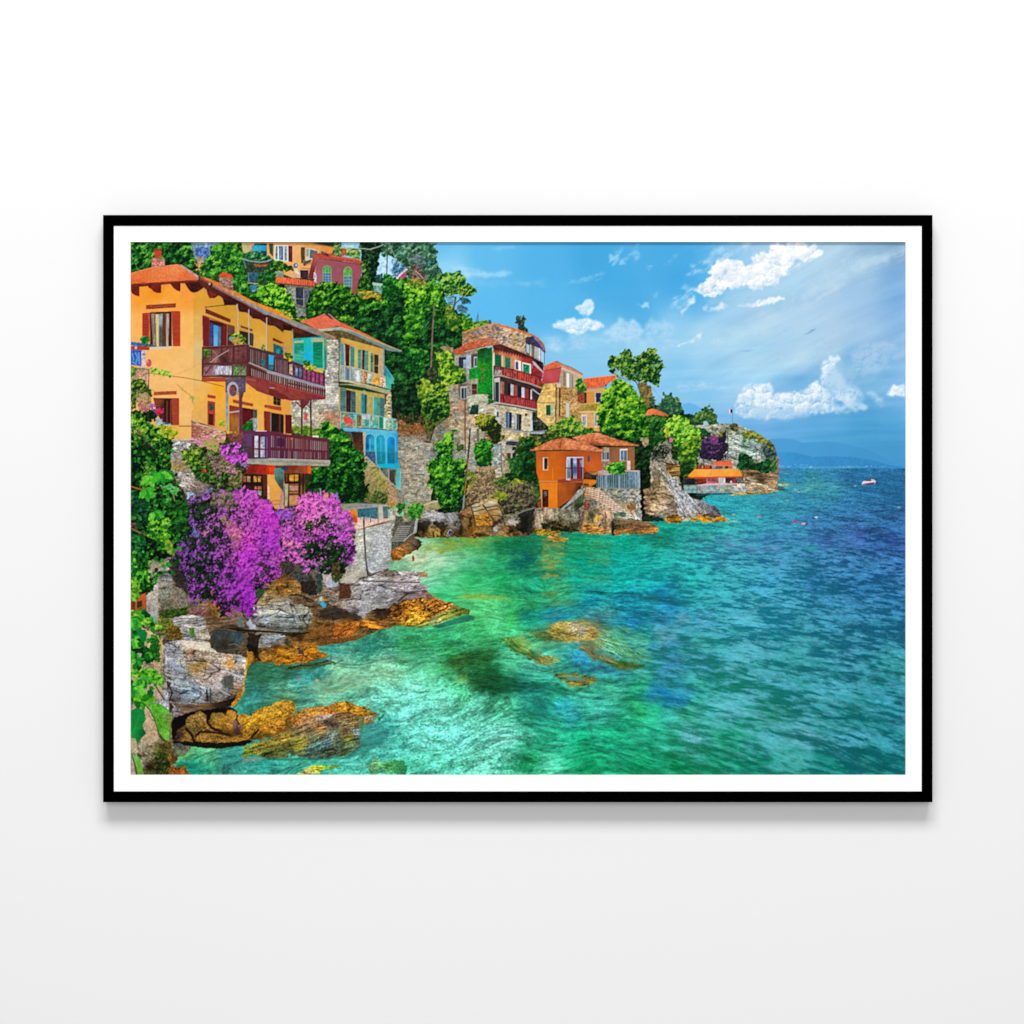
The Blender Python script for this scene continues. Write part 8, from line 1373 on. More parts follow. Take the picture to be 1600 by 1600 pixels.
foliage('850,40 900,20 910,80 870,90', ['6c8c18', 'a4b828', 'd0d840'], sc=4, rough=3, seed=602); foliage('900,80 960,90 1020,170 1060,230 1000,380 930,230 900,150', ['a06050', 'd08c60', 'e8a850', 'e08c30'], sc=4, rough=4, seed=603, dens=.7)
cv = [(600, 50, .45), (700, 50, .42), (850, 80, .5), (560, 280, .42), (700, 200, .50), (850, 220, .55), (650, 350, .52), (900, 350, .52), (500, 430, .5), (650, 460, .45), (800, 430, .52), (1000, 430, .8), (1100, 300, 1.0), (1100, 400, 1.1), (1080, 550, 1.1), (1100, 700, 1.15), (1120, 830, 1.1), (1000, 650, .85), (900, 600, .75), (950, 750, .8), (600, 560, .42), (620, 680, .72), (750, 600, .38), (750, 720, .3), (850, 760, .6), (850, 850, .4), (960, 850, .5), (1180, 50, .95), (1300, 100, 1.2), (1300, 20, 1.1), (1050, 50, .75), (1150, 200, .8), (1300, 250, .95), (1250, 400, .85), (1400, 400, 1.0), (1350, 260, 1.05), (1230, 560, .6), (1380, 330, .95), (1200, 700, .4), (1100, -100, .9), (1200, -50, 1.1), (950, -60, .42), (800, -50, .3), (640, -150, .6), (720, -130, .6), (980, 160, .8), (700, -60, .2)]
b, m = mask('420,260 560,80 560,20 560,-140 800,-190 950,-180 1080,-220 1250,-130 1350,0 1420,170 1450,350 1470,480 1440,560 1380,610 1260,640 1220,740 1180,800 1160,880 1110,970 1080,900 980,870 920,920 860,900 800,820 660,790 590,830 560,760 560,640 480,500 410,430', 6, 7, 0, 7)
x, y = XX[b], YY[b]; h = fbm(x / 6.5, y / 6.5, 610, 3, .65); g = vn(x / 2.3, y / 2.3, 611); cvf = field([(u, v, (w,)) for u, v, w in cv], x, y)[..., 0]
gf = vn((x + y) / 1.9, (x - y) / 1.9, 616)
kk = np.clip((h * .5 + .4 * g + .4 * gf + (cvf - .62) * 1.15) * 3.2 + .5, 0, 1)
lo_ = field([(p, q, H(r)) for p, q, r in CP('560,50,4c2070 600,300,50207c 500,430,5c2070 650,200,58247c 700,350,601c80 900,250,6c2480 650,600,581c7c 620,700,6c2090 850,600,681c88 900,750,6c1c88 1050,700,8018a0 1100,800,7c149c 1100,400,9818b0 1100,250,a820a8 1050,100,7c2890 1300,50,a818b0 1300,250,8c1ca8 1250,450,742084 1400,450,8c2c98 1000,200,a83c88 1200,-50,a828a0')], x, y)
hi_ = field([(p, q, H(r)) for p, q, r in CP('560,50,9058b8 600,300,8c50bc 500,430,9448b4 650,200,b460c8 700,350,b058c8 900,250,c060d0 650,600,a848c0 620,700,c460d4 850,600,c054cc 900,750,b84cc8 1050,700,d040e0 1100,800,cc34dc 1100,400,ec4cec 1100,250,f85ce0 1050,100,d868c0 1300,50,f450ec 1300,250,d048dc 1250,450,c458c4 1400,450,d860d4 1000,200,f890b0 1200,-50,ec5ce0 1150,-100,ec70dc 720,-130,c070d0')], x, y)
h2 = fbm((x + 1.6) / 6.5, (y + 2.0) / 6.5, 610, 3, .65)
l1, c1 = clumps(x + 2 * g, y + 2 * gf, 7.5, 617)
t = np.clip(.50 + .28 * h + .4 * (h - h2) + .3 * vn((x + y) / 2.3, (x - y) / 2.3, 612) + .26 * g + .34 * l1 - .2 * c1, 0, 1)[..., None]
put(b, m * np.clip((cvf - .5) * 1.5, 0, .8), (lo_ * .62 + hi_ * .16) * (1 + .25 * g)[..., None])
put(b, m * kk, lo_ * (1 - t) + hi_ * t)
blooms('700,140 740,150 720,220 690,200', ['c05870', 'e088a0'], .5, sc=4, seed=613); blooms('600,130 660,150 650,220 610,200', ['4c5c9c', '6c7cb8'], .6, sc=4, seed=614)
E(838, 855, 12, 14, 'e85840', rough=1.5); E(805, 820, 14, 20, 'd85878', rough=2); E(915, 905, 14, 16, 'c84c9c', rough=2); E(775, 715, 16, 20, 'c05890', rough=2, a=.8); E(1335, 415, 18, 18, 'd85cb0', rough=2, a=.8)
foliage('1180,700 1250,680 1240,740 1180,770', ['1c4c1c', '3c6c34'], sc=4, rough=3, seed=615)
S('1430,590 1500,520 1600,440', 1.3, '5c4c48'); S('650,870 665,800 690,770', 1, '9c8474')
# second bush, by the terrace
LB('bougainvillea_terrace')
V(450, 780, .1875)
P('-60,520 130,520 200,640 230,760 60,780 -60,700', CP('0,600,2c2c2c 100,650,3c4044 50,720,4c4c4c -30,660,6c4c24 0,720,6c4824 50,740,8c6430 200,700,302c28'), n=.5, ns=2.5, rough=2)
rock('-100,650 60,660 110,720 100,790 -100,800', CP('0,690,5c3c1c 30,740,a07838 -50,720,7c5424'), ang=10, sx=14, sy=5, seed=619, rough=2); P('100,690 230,680 240,800 120,780', '28201c', n=.5, ns=2, rough=2)
S('0,640 60,590 110,530', 1.4, '5c4c54')
foliage('-30,150 0,90 70,60 100,-40 250,-60 420,-20 440,80 520,120 560,250 560,420 540,500 480,590 430,640 360,620 250,600 190,560 150,620 100,540 -20,520 -60,350', ['08160c', '10300e', '1c4c18', '3c7428'], sc=7, rough=5, seed=620, lo=-.05, sh=.2)
foliage('380,120 500,130 540,260 480,260 360,200', ['5c6c34', '9c9c4c', 'c8b480'], sc=4, rough=3, seed=621, dens=.6); foliage('440,560 420,640 370,620 360,540 440,500', ['2c2c14', '5c4c24', '6c6030'], sc=4, rough=3, seed=622, dens=.8)
cv = [(180, 60, .95), (300, 50, .85), (400, 60, .9), (150, 150, .9), (270, 120, .95), (400, 190, .75), (80, 210, .8), (170, 200, .3), (300, 180, .3), (430, 240, .8), (270, 300, .9), (200, 320, .75), (60, 310, .95), (30, 440, .9), (110, 440, .85), (200, 400, .15), (250, 430, .15), (350, 450, .12), (300, 500, .1), (360, 330, .6), (470, 350, .8), (520, 400, .7), (500, 500, .75), (380, 250, .6), (230, 530, .6), (160, 580, .7), (100, 510, .6), (200, 490, .3), (420, 450, .2), (30, 120, .6), (400, 560, .1), (20, 100, .7), (520, 200, .9), (540, 240, .8)]
b, m = mask('-40,150 0,80 70,60 100,-40 250,-70 420,-30 440,70 520,110 560,250 540,330 565,420 540,500 490,590 430,540 250,600 190,560 160,630 100,540 -20,520 -60,350', 5, 7, 0, 8)
x, y = XX[b], YY[b]; h = fbm(x / 6, y / 6, 630, 3, .65); g = vn(x / 2.3, y / 2.3, 631); cvf = field([(u, v, (w,)) for u, v, w in cv], x, y)[..., 0]
gf = vn((x + y) / 1.9, (x - y) / 1.9, 636)
kk = np.clip((h * .5 + .4 * g + .4 * gf + (cvf - .62) * 1.2) * 3.2 + .5, 0, 1)
lo_ = field([(p, q, H(r)) for p, q, r in CP('180,50,b83ca8 400,50,a838a0 270,120,b848a8 60,300,8c2c94 30,450,a0409c 270,320,8c2890 430,240,8c2c98 500,450,702084 200,540,803c8c')], x, y)
hi_ = field([(p, q, H(r)) for p, q, r in CP('180,50,f484d0 400,50,ec74dc 270,120,f08cd0 200,200,f898b8 60,300,dc68d8 30,380,f898b0 30,450,ec74d4 270,320,cc5ccc 430,240,d870dc 500,450,b854cc 200,540,d078c8 550,250,e080c0')], x, y)
h2 = fbm((x + 1.6) / 6, (y + 2.0) / 6, 630, 3, .65); l1, c1 = clumps(x + 2 * g, y + 2 * gf, 7, 637)
t = np.clip(.50 + .28 * h + .4 * (h - h2) + .3 * vn((x + y) / 2.3, (x - y) / 2.3, 632) + .26 * g + .34 * l1 - .2 * c1, 0, 1)[..., None]
put(b, m * np.clip((cvf - .5) * 1.4, 0, .7), (lo_ * .62 + hi_ * .16) * (1 + .25 * g)[..., None])
put(b, m * kk, lo_ * (1 - t) + hi_ * t)
V(420, 600, .15)
blooms('70,1310 150,1300 260,1310 270,1370 200,1420 100,1400', ['5c2c84', '8c44b0', 'a860cc'], .62, sc=5, seed=633)
E(605, 1160, 26, 26, 'c09430', rough=3, n=.3); S('538,1085 540,1160', 2, '9c9ca4'); P('700,1130 718,1130 718,1225 702,1220', '6c84c8')
# ---- creeper and big leaves down the left edge ----
LB('creeper')
V(200, 600, .15)
foliage('25,0 200,0 210,60 260,80 240,130 160,140 100,70 60,60 80,160 100,260 25,260', ['1c3410', '4c6c1c', '8ca030', 'b8b83c'], sc=5, rough=4, seed=640)
foliage('90,80 240,120 240,260 160,340 110,280', ['8c6c3c', 'b89460', 'c8a87c', '94a048'], sc=4, rough=4, seed=641, dens=.8); S('215,20 215,200', 1, '5c3c2c', a=.8); S('90,60 215,180', 1, 'a88c6c', a=.8)
foliage('170,270 280,260 330,330 290,380 210,370', ['04140c', '0c2c14', '1c4c20'], sc=4, rough=4, seed=642)
blooms('140,220 200,230 200,270 140,270', ['c03c70', 'dc589c'], .7, sc=4, seed=643); blooms('225,200 275,215 280,280 240,280', ['7c3ca8', 'b05ccc'], .75, sc=4, seed=644); blooms('280,240 370,270 370,310 300,330 275,300', ['8c3c90', 'c83058', 'e02c48'], .65, sc=4, seed=645); E(305, 305, 26, 18, 'c81c38', rough=2)
P('290,350 360,370 360,430 300,430', 'a4c4dc', a=.7, rough=2, n=.3)
V(195, 800, .175)
foliage('50,-1100 60,-900 200,-900 230,-700 240,-640 420,-700 440,-560 400,-500 400,-440 440,-330 400,-260 480,-240 520,-120 560,0 560,100 560,200 490,260 450,320 400,400 330,430 240,440 50,440', ['020e06', '06240c', '0e4414', '2c7c1c', '7cbc2c'], sc=8, rough=5, seed=650, lo=-.05, sh=.2)
V(200, 600, .15)
foliage('25,280 120,300 190,380 280,430 400,440 470,500 480,540 400,600 430,680 400,740 440,800 400,900 340,900 300,800 200,780 120,700 25,700', ['06200c', '145014', '3c8c1c', '84bc28', 'c8d838'], sc=6, rough=5, seed=651, lo=-.02, tone=[(100, 400, .15), (300, 480, .15), (350, 600, -.1), (150, 620, -.15), (380, 800, .05), (200, 500, 0)])
foliage('330,440 440,440 520,500 480,570 400,560 350,500', ['4c7c14', '9cac1c', 'd8c428', 'e8cc3c'], sc=5, rough=4, seed=652, lo=.05)
foliage('25,620 200,620 300,700 330,850 200,900 25,900', ['02100a', '06240c', '0e4414', '1c6420'], sc=5, rough=4, seed=653, lo=-.06)
S('30,440 120,500 230,640 300,680', 2.4, '5c4c50', a=.75, soft=.5); E(120, 510, 30, 24, 'a8643c', rough=3, a=.7, n=.3)
def leafshape(q, c1, c2, vein=None, n=.15):
    P(q, [(0, 0, c1)] if not isinstance(c1, list) else c1, n=n, ns=3, rough=.6, rs=3)
    if vein: S(vein, .7, c2, a=.7)
leafshape('310,920 340,900 420,910 470,950 490,980 460,1010 400,1020 340,1000 300,960', '108014', '4cac24', '310,930 400,960 480,985'); foliage('320,910 470,930 480,1000 350,1010', ['0c6c10', '149418', '3cac20'], sc=4, rough=3, seed=654)
foliage('170,820 200,800 280,860 270,920 230,960 240,1060 180,1060 150,960 150,860', ['1c5c14', '4c8c20', '8cb838', 'a8c450'], sc=5, rough=3, seed=655, dens=.85)
foliage('330,1050 480,1040 560,1110 500,1150 400,1110 340,1090', ['2c8c34', '5cb458', '8cd080'], sc=5, rough=3, seed=656)
foliage('200,1100 240,1100 310,1250 290,1300 230,1200', ['1c6c1c', '4c9c34', '6cac40'], sc=5, rough=3, seed=657); foliage('150,1130 210,1120 210,1200 160,1260', ['3c8c18', '6cb824', '8cc82c'], sc=5, rough=3, seed=658); foliage('350,1110 400,1120 470,1250 440,1300 390,1250', ['1c6c1c', '3c9c34', '6cbc54'], sc=5, rough=3, seed=659)
S('25,1065 90,1085 140,1100 200,1085 320,1080', 1.9, 'a86c38'); S('120,1080 140,1020 180,990', 1, '8c6c38'); S('470,1150 490,1230 510,1280', 1.2, 'b89458')
foliage('25,1090 130,1200 200,1260 240,1340 200,1450 120,1500 60,1420 25,1400', ['041c14', '0c4024', '146030', '2c8444'], sc=6, rough=4, seed=660)
foliage('230,1400 330,1400 420,1390 470,1450 450,1480 360,1500 370,1600 300,1600 240,1560', ['1c5c10', '3c9418', '7cc828', 'a0dc40'], sc=5, rough=3, seed=661)
foliage('430,1250 620,1200 630,1500 600,1620 480,1620 440,1500', ['06240c', '0e4810', '246c18', '4c8c20'], sc=5, rough=4, seed=662)
S('30,1500 100,1540 200,1580', 1.8, '8c6048'); foliage('25,1440 110,1440 130,1510 40,1500', ['3c2420', '6c4440', '8c7460'], sc=4, rough=3, seed=663, dens=.6)
V(195, 800, .175)
foliage('220,60 330,60 400,55 430,90 380,120 400,180 420,240 380,300 390,400 350,350 340,260 280,260 200,230 200,180', ['1c5c0c', '3c9414', '7ccc24', '9ce03c'], sc=5, rough=4, seed=664, lo=.04)
foliage('370,240 430,280 450,370 400,400 360,300', ['6c8c1c', 'a4ac28', 'c0a850'], sc=4, rough=3, seed=665, dens=.8)
S('50,145 120,175 200,200', 1.6, '94604c'); foliage('50,200 170,200 190,300 140,420 70,350', ['041c10', '0c4c24', '1c6c34', '3c8c4c'], sc=5, rough=4, seed=666)
foliage('240,400 350,340 420,400 330,430', ['020a04', '041408', '0c2c10'], sc=5, rough=3, seed=667)
foliage('50,440 130,450 200,430 240,460 200,500 230,560 270,600 260,700 200,750 130,720 50,640', ['04200c', '0c480c', '248014', '6cc424'], sc=6, rough=4, seed=668)
P('50,400 70,410 105,460 90,520 50,500', '147044', n=.12); foliage('50,580 110,600 130,720 90,800 50,820', ['3c7c14', '7cb41c', 'a4cc2c'], sc=5, rough=3, seed=669)
foliage('240,540 310,540 290,620 250,640', ['1c5c1c', '4c9c3c', '7cb45c'], sc=4, rough=3, seed=670, dens=.8); P('200,470 280,450 350,420 380,450 300,520 230,520', 'a08c70', n=.3, ns=2, rough=3, a=.7)
LB('red_gate')
P('95,760 190,720 192,950 130,940 100,900', CP('170,800,c0562c 120,880,a04824'), n=.12); P('110,800 155,790 155,840 110,860', '2c2c14', n=.3); P('118,910 160,880 165,940 125,935', '2c4438', n=.2); P('50,800 95,790 95,880 50,880', '6c3018', n=.3, ns=2); S('98,770 98,900', 1.6, 'a8642c')
LB('creeper')
foliage('50,880 110,890 140,940 230,940 320,1010 340,1060 260,1060 200,1020 100,1010 50,1060', ['2c6c10', '5ca81c', '98d430', 'c0e450'], sc=5, rough=4, seed=671, lo=.04)
foliage('210,930 260,940 270,990 220,980', ['1c8c1c', '3cc03c'], sc=4, rough=2, seed=672)
E(95, 1040, 24, 22, 'c08c6c', rough=2, n=.2); E(238, 1050, 20, 16, 'b8845c', rough=2, n=.2)
P('150,1040 230,1060 330,1130 350,1200 320,1330 300,1420 220,1300 180,1200', 'c0a478', n=.3, ns=2.5, rough=2)
leafshape('60,1090 100,1040 180,1050 200,1080 190,1150 150,1180 110,1200 60,1190', '0c7434', '1c9444', '70,1170 120,1110 180,1060', .08)
foliage('230,1080 300,1100 320,1200 320,1320 250,1330 220,1200', ['0c4c10', '1c7c1c', '3c9c30'], sc=4, rough=4, seed=673, dens=.75); S('290,1100 330,1180 340,1260', 1.4, 'd0b450')
P('50,1200 110,1210 170,1200 200,1300 140,1330 50,1380', '0c2c10', n=.4, rough=2); leafshape('52,1230 90,1250 95,1340 70,1370 52,1360', '2c9c14', '7cc82c', '70,1240 75,1360'); E(130, 1280, 22, 26, '98a090', rough=1.5); E(150, 1335, 24, 12, 'b08c4c', rough=1.5)
foliage('170,1190 240,1230 260,1330 200,1360 160,1320', ['06300c', '0c5c14', '1c8420'], sc=5, rough=3, seed=674)
foliage('50,1390 150,1380 230,1400 290,1430 350,1500 340,1600 300,1600 260,1560 180,1500 50,1480', ['1c6c0c', '3ca018', '6cc824', 'a4e03c'], sc=5, rough=4, seed=675, lo=.03)
S('60,1390 180,1460 280,1540', 1.6, '5c9c2c'); P('290,1530 340,1590 350,1620 300,1600', 'c0a48c', rough=1)
leafshape('52,1560 90,1530 140,1530 150,1580 120,1650 52,1640', '08742c', '1c9444', '60,1600 110,1550'); leafshape('180,1520 240,1520 250,1570 210,1620 180,1600', '0c8030', '3cac3c', None); P('80,1480 105,1490 100,1540 75,1530', 'c0a470', rough=1)
V(195, 1000, .1375)
P('200,500 320,500 400,620 440,680 340,660 240,600', 'b8a08c', n=.25, ns=2, rough=2); S('340,510 400,600 450,680', 1.6, '34241c')
foliage('60,560 130,580 200,640 240,700 200,740 120,740 60,700', ['1c5c0c', '3c9c18', '7ccc28', 'a0dc50'], sc=5, rough=3, seed=676)
P('100,740 240,740 340,960 400,1120 300,1200 200,1160 100,1100', 'b8a080', n=.2, ns=2.5, rough=2); E(270, 930, 32, 50, 'd0b48c', n=.1)
leafshape('65,800 150,770 220,800 235,900 200,980 240,1060 190,1110 150,1180 120,1120 65,1110', CP('120,850,10803c 130,1000,128a34 210,1060,0c5c30 90,1050,149038'), '2ca050', '80,1080 150,900 170,780', .08)
leafshape('190,640 260,600 330,620 350,680 300,720 240,720', CP('260,650,5cb824 320,660,4ca01c'), '8cd83c', None); 
leafshape('200,700 260,700 330,710 430,740 500,800 540,880 520,960 510,1060 500,1160 440,1120 380,1040 340,900 280,780', CP('280,740,5ca834 400,780,44a01c 460,860,6c9c34 430,950,4c9c20 480,1100,6cc03c 380,900,3c9418 500,900,78843c 450,800,6cb454'), '8cc860', '220,710 340,820 420,950 480,1130', .16)
for q in ('300,780 420,770', '350,840 480,830', '390,900 510,920', '420,960 510,1010', '350,830 360,930'): S(q, .6, '94c870', a=.6)
S('205,705 280,790 340,910 380,1040 440,1130 500,1165', 1.4, '3c2414'); P('505,960 525,960 520,1150 508,1150', '6c4c2c', a=.8); E(115, 770, 24, 22, 'c8a078')
P('65,1120 110,1110 130,1170 140,1200 100,1260 65,1280', 'b8a478', n=.15, rough=1)
leafshape('75,1285 130,1300 180,1360 190,1420 220,1540 150,1540 110,1420', CP('130,1340,6cb048 170,1480,5c9c2c'), '9cc870', '90,1300 170,1500'); S('75,1290 110,1400 140,1540', 1.4, '2c1c14'); P('65,1290 75,1290 130,1540 65,1540', 'a89088', n=.2)
# loose leaves over the creeper and the wall
def leaf(cx, cy, L, an, col, wd=.34):
    c_, s_ = np.cos(an), np.sin(an); q = [(0, 0), (.25, wd), (.5, wd * 1.05), (.62, wd * .7), (.8, wd * .62), (1, 0), (.8, -wd * .62), (.62, -wd * .7), (.5, -wd * 1.05), (.25, -wd)]
    P([(cx + L * (a * c_ - b * s_), cy + L * (a * s_ + b * c_)) for a, b in q], col, n=.2, ns=3, raw=True)
    P([(cx, cy), (cx + L * c_ + .3, cy + L * s_), (cx + L * c_, cy + L * s_ + .4)], 'b0dc70', a=.35, raw=True, lab=False)
V(0, 0, 1)
for k in range(520):
    if 260 <= k < 430 and k % 2: continue
    if k < 260: px, py = rs_.uniform(200, 288), rs_.uniform(690, 900); cs = ['0c3c12', '145a18', '1c7020', '0a3010', '2c8420']; L_ = rs_.uniform(4, 10); 
    elif k < 430: px, py = rs_.uniform(200, 244), rs_.uniform(936, 1100); cs = ['1c7c14', '3c9c1c', '60b828', '0c5c18', '147428', '0a3c10']; L_ = rs_.uniform(6, 15)
    else: px, py = rs_.uniform(200, 238), rs_.uniform(860, 936); cs = ['0c4c12', '1c7c1c', '50a82c', '84c434']; L_ = rs_.uniform(4, 9)
    if k >= 260 and px > 232 + 10 * np.sin(py / 17.): continue
    if k < 260 and px > 292 - abs(py - 800) * .22: continue
    leaf(px, py, L_, rs_.uniform(.2, 2.6), cs[rs_.randint(len(cs))])
for cx_, cy_, L_ in ((206, 966, 26), (204, 1000, 20), (212, 1030, 18), (222, 1060, 22), (208, 1075, 22), (232, 742, 24), (250, 738, 26), (226, 765, 22), (240, 800, 20)):
    for a_ in (.1, .6, 1.1, 1.7, 2.2): leaf(cx_, cy_, L_ * (.7 + .3 * rs_.rand()), a_ + rs_.uniform(-.15, .15), ['3ca828', '248c28', '68bc38', '1c7424'][rs_.randint(4)], .24)
V(0, 0, 1)
for nm_, f_, ds in (('ochre_rocks', .93, .14), ('shore_rocks', .93, .10), ('garden_wall', .92, .04), ('rock_spur', 1.04, .06), ('bougainvillea', .96, .06)):
    k_ = LAB == NAMES.index(nm_); c_ = INK[k_]; g_ = c_.mean(-1, keepdims=True); INK[k_] = (g_ + (c_ - g_) * (1 - ds)) * f_
V(195, 1000, .1375)
leafshape('65,800 150,770 220,800 235,900 200,980 240,1060 190,1110 150,1180 120,1120 65,1110', CP('120,850,10803c 130,1000,128a34 210,1060,0c5c30 90,1050,149038'), '2ca050', '80,1080 150,900 170,780', .08)
leafshape('200,700 260,700 330,710 430,740 500,800 540,880 520,960 510,1060 500,1160 440,1120 380,1040 340,900 280,780', CP('280,740,5ca834 400,780,44a01c 460,860,6c9c34 430,950,4c9c20 480,1100,6cc03c 380,900,3c9418 500,900,78843c 450,800,6cb454'), '8cc860', '220,710 340,820 420,950 480,1130', .22)
for q in ('300,780 420,770', '350,840 480,830', '390,900 510,920', '420,960 510,1010', '350,830 360,930'): S(q, .7, '94c870', a=.7)
#==END PAINT
# ---------------------------------------------------------------------------
# scene objects
# ---------------------------------------------------------------------------
INK_GAIN = 0.85                              # paper white reflects this much
def principled(name, col, rough=.7, spec=.2):
    m = bpy.data.materials.new(name); m.use_nodes = True; b = m.node_tree.nodes['Principled BSDF']
    b.inputs['Base Color'].default_value = (*col, 1); b.inputs['Roughness'].default_value = rough
    b.inputs['Specular IOR Level'].default_value = spec
    return m, b
def noise_bump(m, b, scale, strength, dist, lo=None, hi=None):
    nt = m.node_tree; tc = nt.nodes.new('ShaderNodeTexCoord'); n = nt.nodes.new('ShaderNodeTexNoise')
    n.inputs['Scale'].default_value = scale; n.inputs['Detail'].default_value = 5
    nt.links.new(tc.outputs['Object'], n.inputs['Vector'])
    bp = nt.nodes.new('ShaderNodeBump'); bp.inputs['Strength'].default_value = strength; bp.inputs['Distance'].default_value = dist
    nt.links.new(n.outputs['Fac'], bp.inputs['Height']); nt.links.new(bp.outputs['Normal'], b.inputs['Normal'])
    if lo is not None:
        n2 = nt.nodes.new('ShaderNodeTexNoise'); n2.inputs['Scale'].default_value = 1.3; n2.inputs['Detail'].default_value = 3
        nt.links.new(tc.outputs['Object'], n2.inputs['Vector'])
        mx = nt.nodes.new('ShaderNodeMix'); mx.data_type = 'RGBA'; mx.inputs[6].default_value = (*lo, 1); mx.inputs[7].default_value = (*hi, 1)
        nt.links.new(n2.outputs['Fac'], mx.inputs[0]); nt.links.new(mx.outputs[2], b.inputs['Base Color'])
m_wall, b_ = principled('white_wall_paint', (.80, .80, .80), .9, .1); noise_bump(m_wall, b_, 260, .03, .0004, (.795, .795, .795), (.805, .805, .805))
m_frame, b_ = principled('matt_black_lacquer', (.0004, .0004, .0004), .9, 0.0); noise_bump(m_frame, b_, 90, .02, .0003)
m_mat, b_ = principled('white_mat_board', (.93, .93, .93), .9, .05); noise_bump(m_mat, b_, 600, .02, .0002)
m_back, b_ = principled('brown_backing_board', (.30, .22, .14), .9, .1); noise_bump(m_back, b_, 80, .1, .0003)
m_paper, b_ = principled('print_paper', (.8, .8, .8), .9, .05); noise_bump(m_paper, b_, 600, .02, .0002)
m_ink, b_ = principled('printed_ink', (.5, .5, .5), .85, .04)
nt = m_ink.node_tree; at = nt.nodes.new('ShaderNodeAttribute'); at.attribute_name = 'ink'; nt.links.new(at.outputs['Color'], b_.inputs['Base Color'])

def mesh_obj(name, vs, fs, mat, parent=None):
    me = bpy.data.meshes.new(name); me.from_pydata(vs, [], fs); me.update(); me.materials.append(mat)
    o = bpy.data.objects.new(name, me); sc.collection.objects.link(o)
    if parent: o.parent = parent
    return o
def wx(x): return (x - 800) * PX             # wall position of a point measured on the photograph
def wz(y): return (800 - y) * PX
# wall
W_ = 6
wall = mesh_obj('wall', [(-W_, .03, -W_), (W_, .03, -W_), (W_, .03, W_), (-W_, .03, W_), (-W_, .2, -W_), (W_, .2, -W_), (W_, .2, W_), (-W_, .2, W_)],
                [(0, 1, 2, 3), (5, 4, 7, 6), (0, 4, 5, 1), (3, 2, 6, 7), (0, 3, 7, 4), (1, 5, 6, 2)], m_wall)
wall['kind'] = 'structure'
# framed picture: the wall lies 30 mm behind the mat, the print 4 mm behind the mat's face
pic = bpy.data.objects.new('framed_picture', None); sc.collection.objects.link(pic)
pic.location = (wx(809), .03, wz(1253)); pic.empty_display_size = .1
pic['label'] = 'large colourful seaside village print in a slim black frame on the white wall'
pic['category'] = 'framed picture'
inv = pic.location
def loc(v): return (v[0] - inv[0], v[1] - inv[1], v[2] - inv[2])
YF = -.003; kf = (D + YF) / D
def bevelled_frame():
    # section of the moulding swept round the four corners: outer back, outer face edge, inner face edge, inner back
    ox0, ox1, oz0, oz1 = wx(161) * kf, wx(1457) * kf, wz(1253.5) * kf, wz(336) * kf
    ix0, ix1, iz0, iz1 = wx(178), wx(1440), wz(1236.5), wz(353)
    c = .0006
    rings = [((ox0, ox1, oz0, oz1), .0, .018), ((ox0, ox1, oz0, oz1), .0, YF + c), ((ox0, ox1, oz0, oz1), c, YF),
             ((ix0, ix1, iz0, iz1), -c, YF), ((ix0, ix1, iz0, iz1), 0, YF + c), ((ix0, ix1, iz0, iz1), 0, .006), ((ix0, ix1, iz0, iz1), -.004, .006), ((ix0, ix1, iz0, iz1), -.004, .018)]
    vs, fs = [], []
    for (a, b2, e, f), ins, y in rings:
        for px, pz in ((a + ins, e + ins), (b2 - ins, e + ins), (b2 - ins, f - ins), (a + ins, f - ins)): vs.append(loc((px, y, pz)))
    n = len(rings)
    for i in range(n):
        for k in range(4):
            a, b2 = i * 4 + k, i * 4 + (k + 1) % 4; j = (i + 1) % n
            fs.append((a, b2, j * 4 + (k + 1) % 4, j * 4 + k))
    return vs, fs
o = mesh_obj('frame', *bevelled_frame(), m_frame, pic)
def slab(x0, x1, z0, z1, ya, yb):
    vs = [loc(v) for v in ((x0, ya, z0), (x1, ya, z0), (x1, ya, z1), (x0, ya, z1), (x0, yb, z0), (x1, yb, z0), (x1, yb, z1), (x0, yb, z1))]
    return vs, [(0, 1, 2, 3), (5, 4, 7, 6), (0, 4, 5, 1), (3, 2, 6, 7), (0, 3, 7, 4), (1, 5, 6, 2)]
mesh_obj('backing_board', *slab(wx(176), wx(1442), wz(1238), wz(351), .0075, .0115), m_back, pic)
# mat: a board with its window cut out, edges of the window bevelled
def ring(o_, i_, i2, ya, yb):
    vs, fs = [], []
    for (a, b2, e, f), y in ((o_, yb), (o_, ya), (i_, ya), (i2, yb)):
        for px, pz in ((a, e), (b2, e), (b2, f), (a, f)): vs.append(loc((px, y, pz)))
    for i in range(4):
        for k in range(4): fs.append((i * 4 + k, i * 4 + (k + 1) % 4, ((i + 1) % 4) * 4 + (k + 1) % 4, ((i + 1) % 4) * 4 + k))
    return vs, fs
x0, x1, z0, z1 = wx(204), wx(1415), wz(1211), wz(378)
mesh_obj('mat', *ring((wx(177.5), wx(1440.5), wz(1237), wz(352.5)), (x0, x1, z0, z1), (x0 + .0004, x1 - .0004, z0 + .0004, z1 - .0004), -.0012, .0030), m_mat, pic)
prt = mesh_obj('print', *slab(x0 - .006, x1 + .006, z0 - .006, z1 + .006, .0036, .0042), m_paper, pic)
